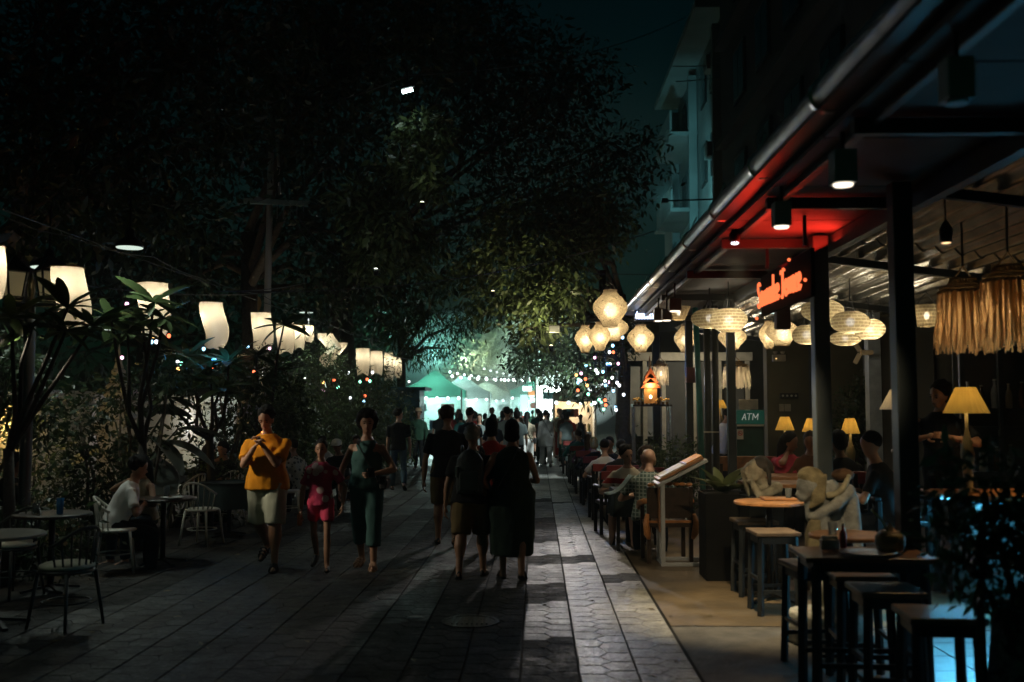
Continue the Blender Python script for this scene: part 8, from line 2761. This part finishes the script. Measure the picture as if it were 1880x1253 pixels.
# right kerb diners
STRIPE = banded('stripe_shirt', [(0, (0.62, 0.56, 0.44)), (0.76, (0.30, 0.03, 0.025)), (0.83, (0.62, 0.56, 0.44))])
CHECK = checked('check_shirt', (0.07, 0.11, 0.10), (0.30, 0.36, 0.34), 7)
seated('bald man in a dark checked shirt with back turned, behind the menu stand', 1190, 12.05, -8, 1.78, 'light', ('bald', 'grey'), ('tee', CHECK), ('trousers', NAVY), near=True, fat=1.15, pose=dict(noface=1, arms=LAP, pitch=14))
seated('dark-haired man in a cream shirt with a red stripe looking right', 1156, 13.3, 160, 1.78, 'light', ('short', 'black'), ('tee', STRIPE), ('shorts', SAGE), near=True, pose=dict(yaw=-38, arms=LAP))
seated('white-haired guest leaning in beside the bald man', 1208, 13.2, 120, 1.66, 'light', ('bob', 'blond'), ('tee', BLACK), ('trousers', BLACK), True, near=True, pose=dict(arms=LAP, lean=16, noface=1))
seated('curly blond guest in a beige top behind the bald man', 1183, 14.0, 175, 1.64, 'light', ('curly', 'brown'), ('tee', BEIGE), ('trousers', BLACK), True, pose=dict(arms=LAP, yaw=30))
seated('guest in a dark printed shirt with back turned and cap', 1142, 15.5, 0, 1.76, 'light', ('short', 'black'), ('tee', BLACK), ('trousers', BLACK), fat=1.1, pose=dict(arms=LAP))
seated('guest in a white t-shirt seen from behind with black straps', 1112, 16.2, 4, 1.74, 'light', ('short', 'black'), ('tee', WHITEK), ('trousers', BLACK), pose=dict(arms=LAP))
seated('guest with face lit amber looking back beyond the white t-shirt', 1122, 17.9, 165, 1.74, 'tan', ('short', 'black'), ('tee', BLACK), ('trousers', BLACK), pose=dict(arms=LAP))
seated('blond guest in black leaning over a kerb table', 1093, 18.6, 10, 1.66, 'light', ('bob', 'blond'), ('long', BLACK), ('trousers', BLACK), True, pose=dict(arms=LAP, lean=14))
seated('guest in purple sitting beside the kerb', 1077, 21.0, -15, 1.64, 'tan', ('long', 'brown'), ('long', PURPLE), ('trousers', BLACK), True, pose=dict(arms=LAP))
seated('guest in teal leaning over the kerb table near the market', 1060, 23.8, -10, 1.72, 'light', ('short', 'brown'), ('long', TEALG), ('trousers', WHITEK), pose=dict(arms=LAP, lean=18))
seated('guest in dark clothes at the end of the kerb tables', 1066, 26.5, 160, 1.7, 'tan', ('short', 'black'), ('tee', NAVY), ('trousers', BLACK))
# diners on the raised floor
for lb_, px, Y in (('dark dining chair of the woman in pink', 1437, 12.2), ('dark dining chair of the woman in brown', 1487, 12.0), ('dark dining chair of the guest behind the foreground bush', 1632, 9.3), ('dark dining chair of the black silhouette by the fourth post', 1556, 10.4)):
    p = P(px, 750, Y)
    dup(ac, (p.x, Y, 0.28), R(190), lb_, 'dark chairs on the raised floor')
seated('woman in a pink top resting her chin on her hand under the yellow lamp', 1437, 12.1, 195, 1.64, 'tan', ('long', 'black'), ('tee', cloth('hot_pink', (0.55, 0.06, 0.10))), ('trousers', BLACK), True, True, 0.28, pose=dict(arms=FACE, lean=14, yaw=-30, pitch=12, noface=1))
seated('woman in brown half hidden by the fourth post', 1486, 12.0, 165, 1.64, 'tan', ('long', 'brown'), ('long', BROWNC), ('trousers', BLACK), True, False, 0.28, pose=dict(arms=LAP, lean=14))
seated('black silhouette of a guest right of the fourth post', 1556, 10.3, 20, 1.72, 'dark', ('messy', 'black'), ('long', BLACK), ('trousers', BLACK), z0=0.28, pose=dict(arms=LAP))
seated('dark-haired guest seen behind the foreground bush', 1632, 9.2, 60, 1.76, 'tan', ('short', 'black'), ('tee', BLACK), ('trousers', BLACK), z0=0.28, pose=dict(arms=LAP, yaw=-20))
person('waiter in black standing by the large yellow lamp', (P(1728, 750, 9.6).x, 9.6, 0.28), 150, 1.72, dict(arms=(('ik', (-0.12, 0.3, 1.2), (-1, -0.3, -0.4)), ('ik', (0.1, 0.3, 1.2), (1, -0.3, -0.4))), pitch=18, yaw=30), 'tan', ('messy', 'black'), ('shirt', BLACK), ('trousers', BLACK), 'black', True)
person('server in a white shirt bending down beyond the third post', (P(1322, 750, 18.6).x, 18.6, 0.1), -60, 1.66, dict(lean=14, arms=LAP, pitch=15), 'tan', ('short', 'black'), ('shirt', WHITEK), ('trousers', BLACK), 'black')
finish_blobs()
for o in list(fars):
    if isinstance(o, tuple):
        lb_, l, rz, si, c1, c2 = o
        q = dup(fars[si], l, R(rz), lb_)
        s = rr.uniform(0.95, 1.05)
        q.scale = (s, s, s)
        for ch in q.children:
            nm = ch.name.split('.')[0]
            if nm in ('shirt', 'top', 'dress', 'trousers', 'shorts') and ch.material_slots:
                ch.material_slots[0].link = 'OBJECT'
                ch.material_slots[0].material = cols[c1] if nm in ('shirt', 'top', 'dress') else cols[c2]
# ------------------------------------------------------------------ haze
HAZE = 0.0018
if HAZE:
    hz = MB().box((0, 40, 11), (100, 100, 24.2)).build('haze')
    hm_ = bpy.data.materials.new('haze_air')
    hm_.use_nodes = True
    nt = hm_.node_tree
    nt.nodes.clear()
    o_ = nt.nodes.new('ShaderNodeOutputMaterial')
    v_ = nt.nodes.new('ShaderNodeVolumePrincipled')
    v_.inputs['Color'].default_value = (0.85, 0.93, 0.93, 1)
    v_.inputs['Density'].default_value = HAZE
    nt.links.new(v_.outputs[0], o_.inputs['Volume'])
    hz.data.materials.append(hm_)
    tag(hz, 'thin smoky night air over the whole street', 'haze', kind='stuff')
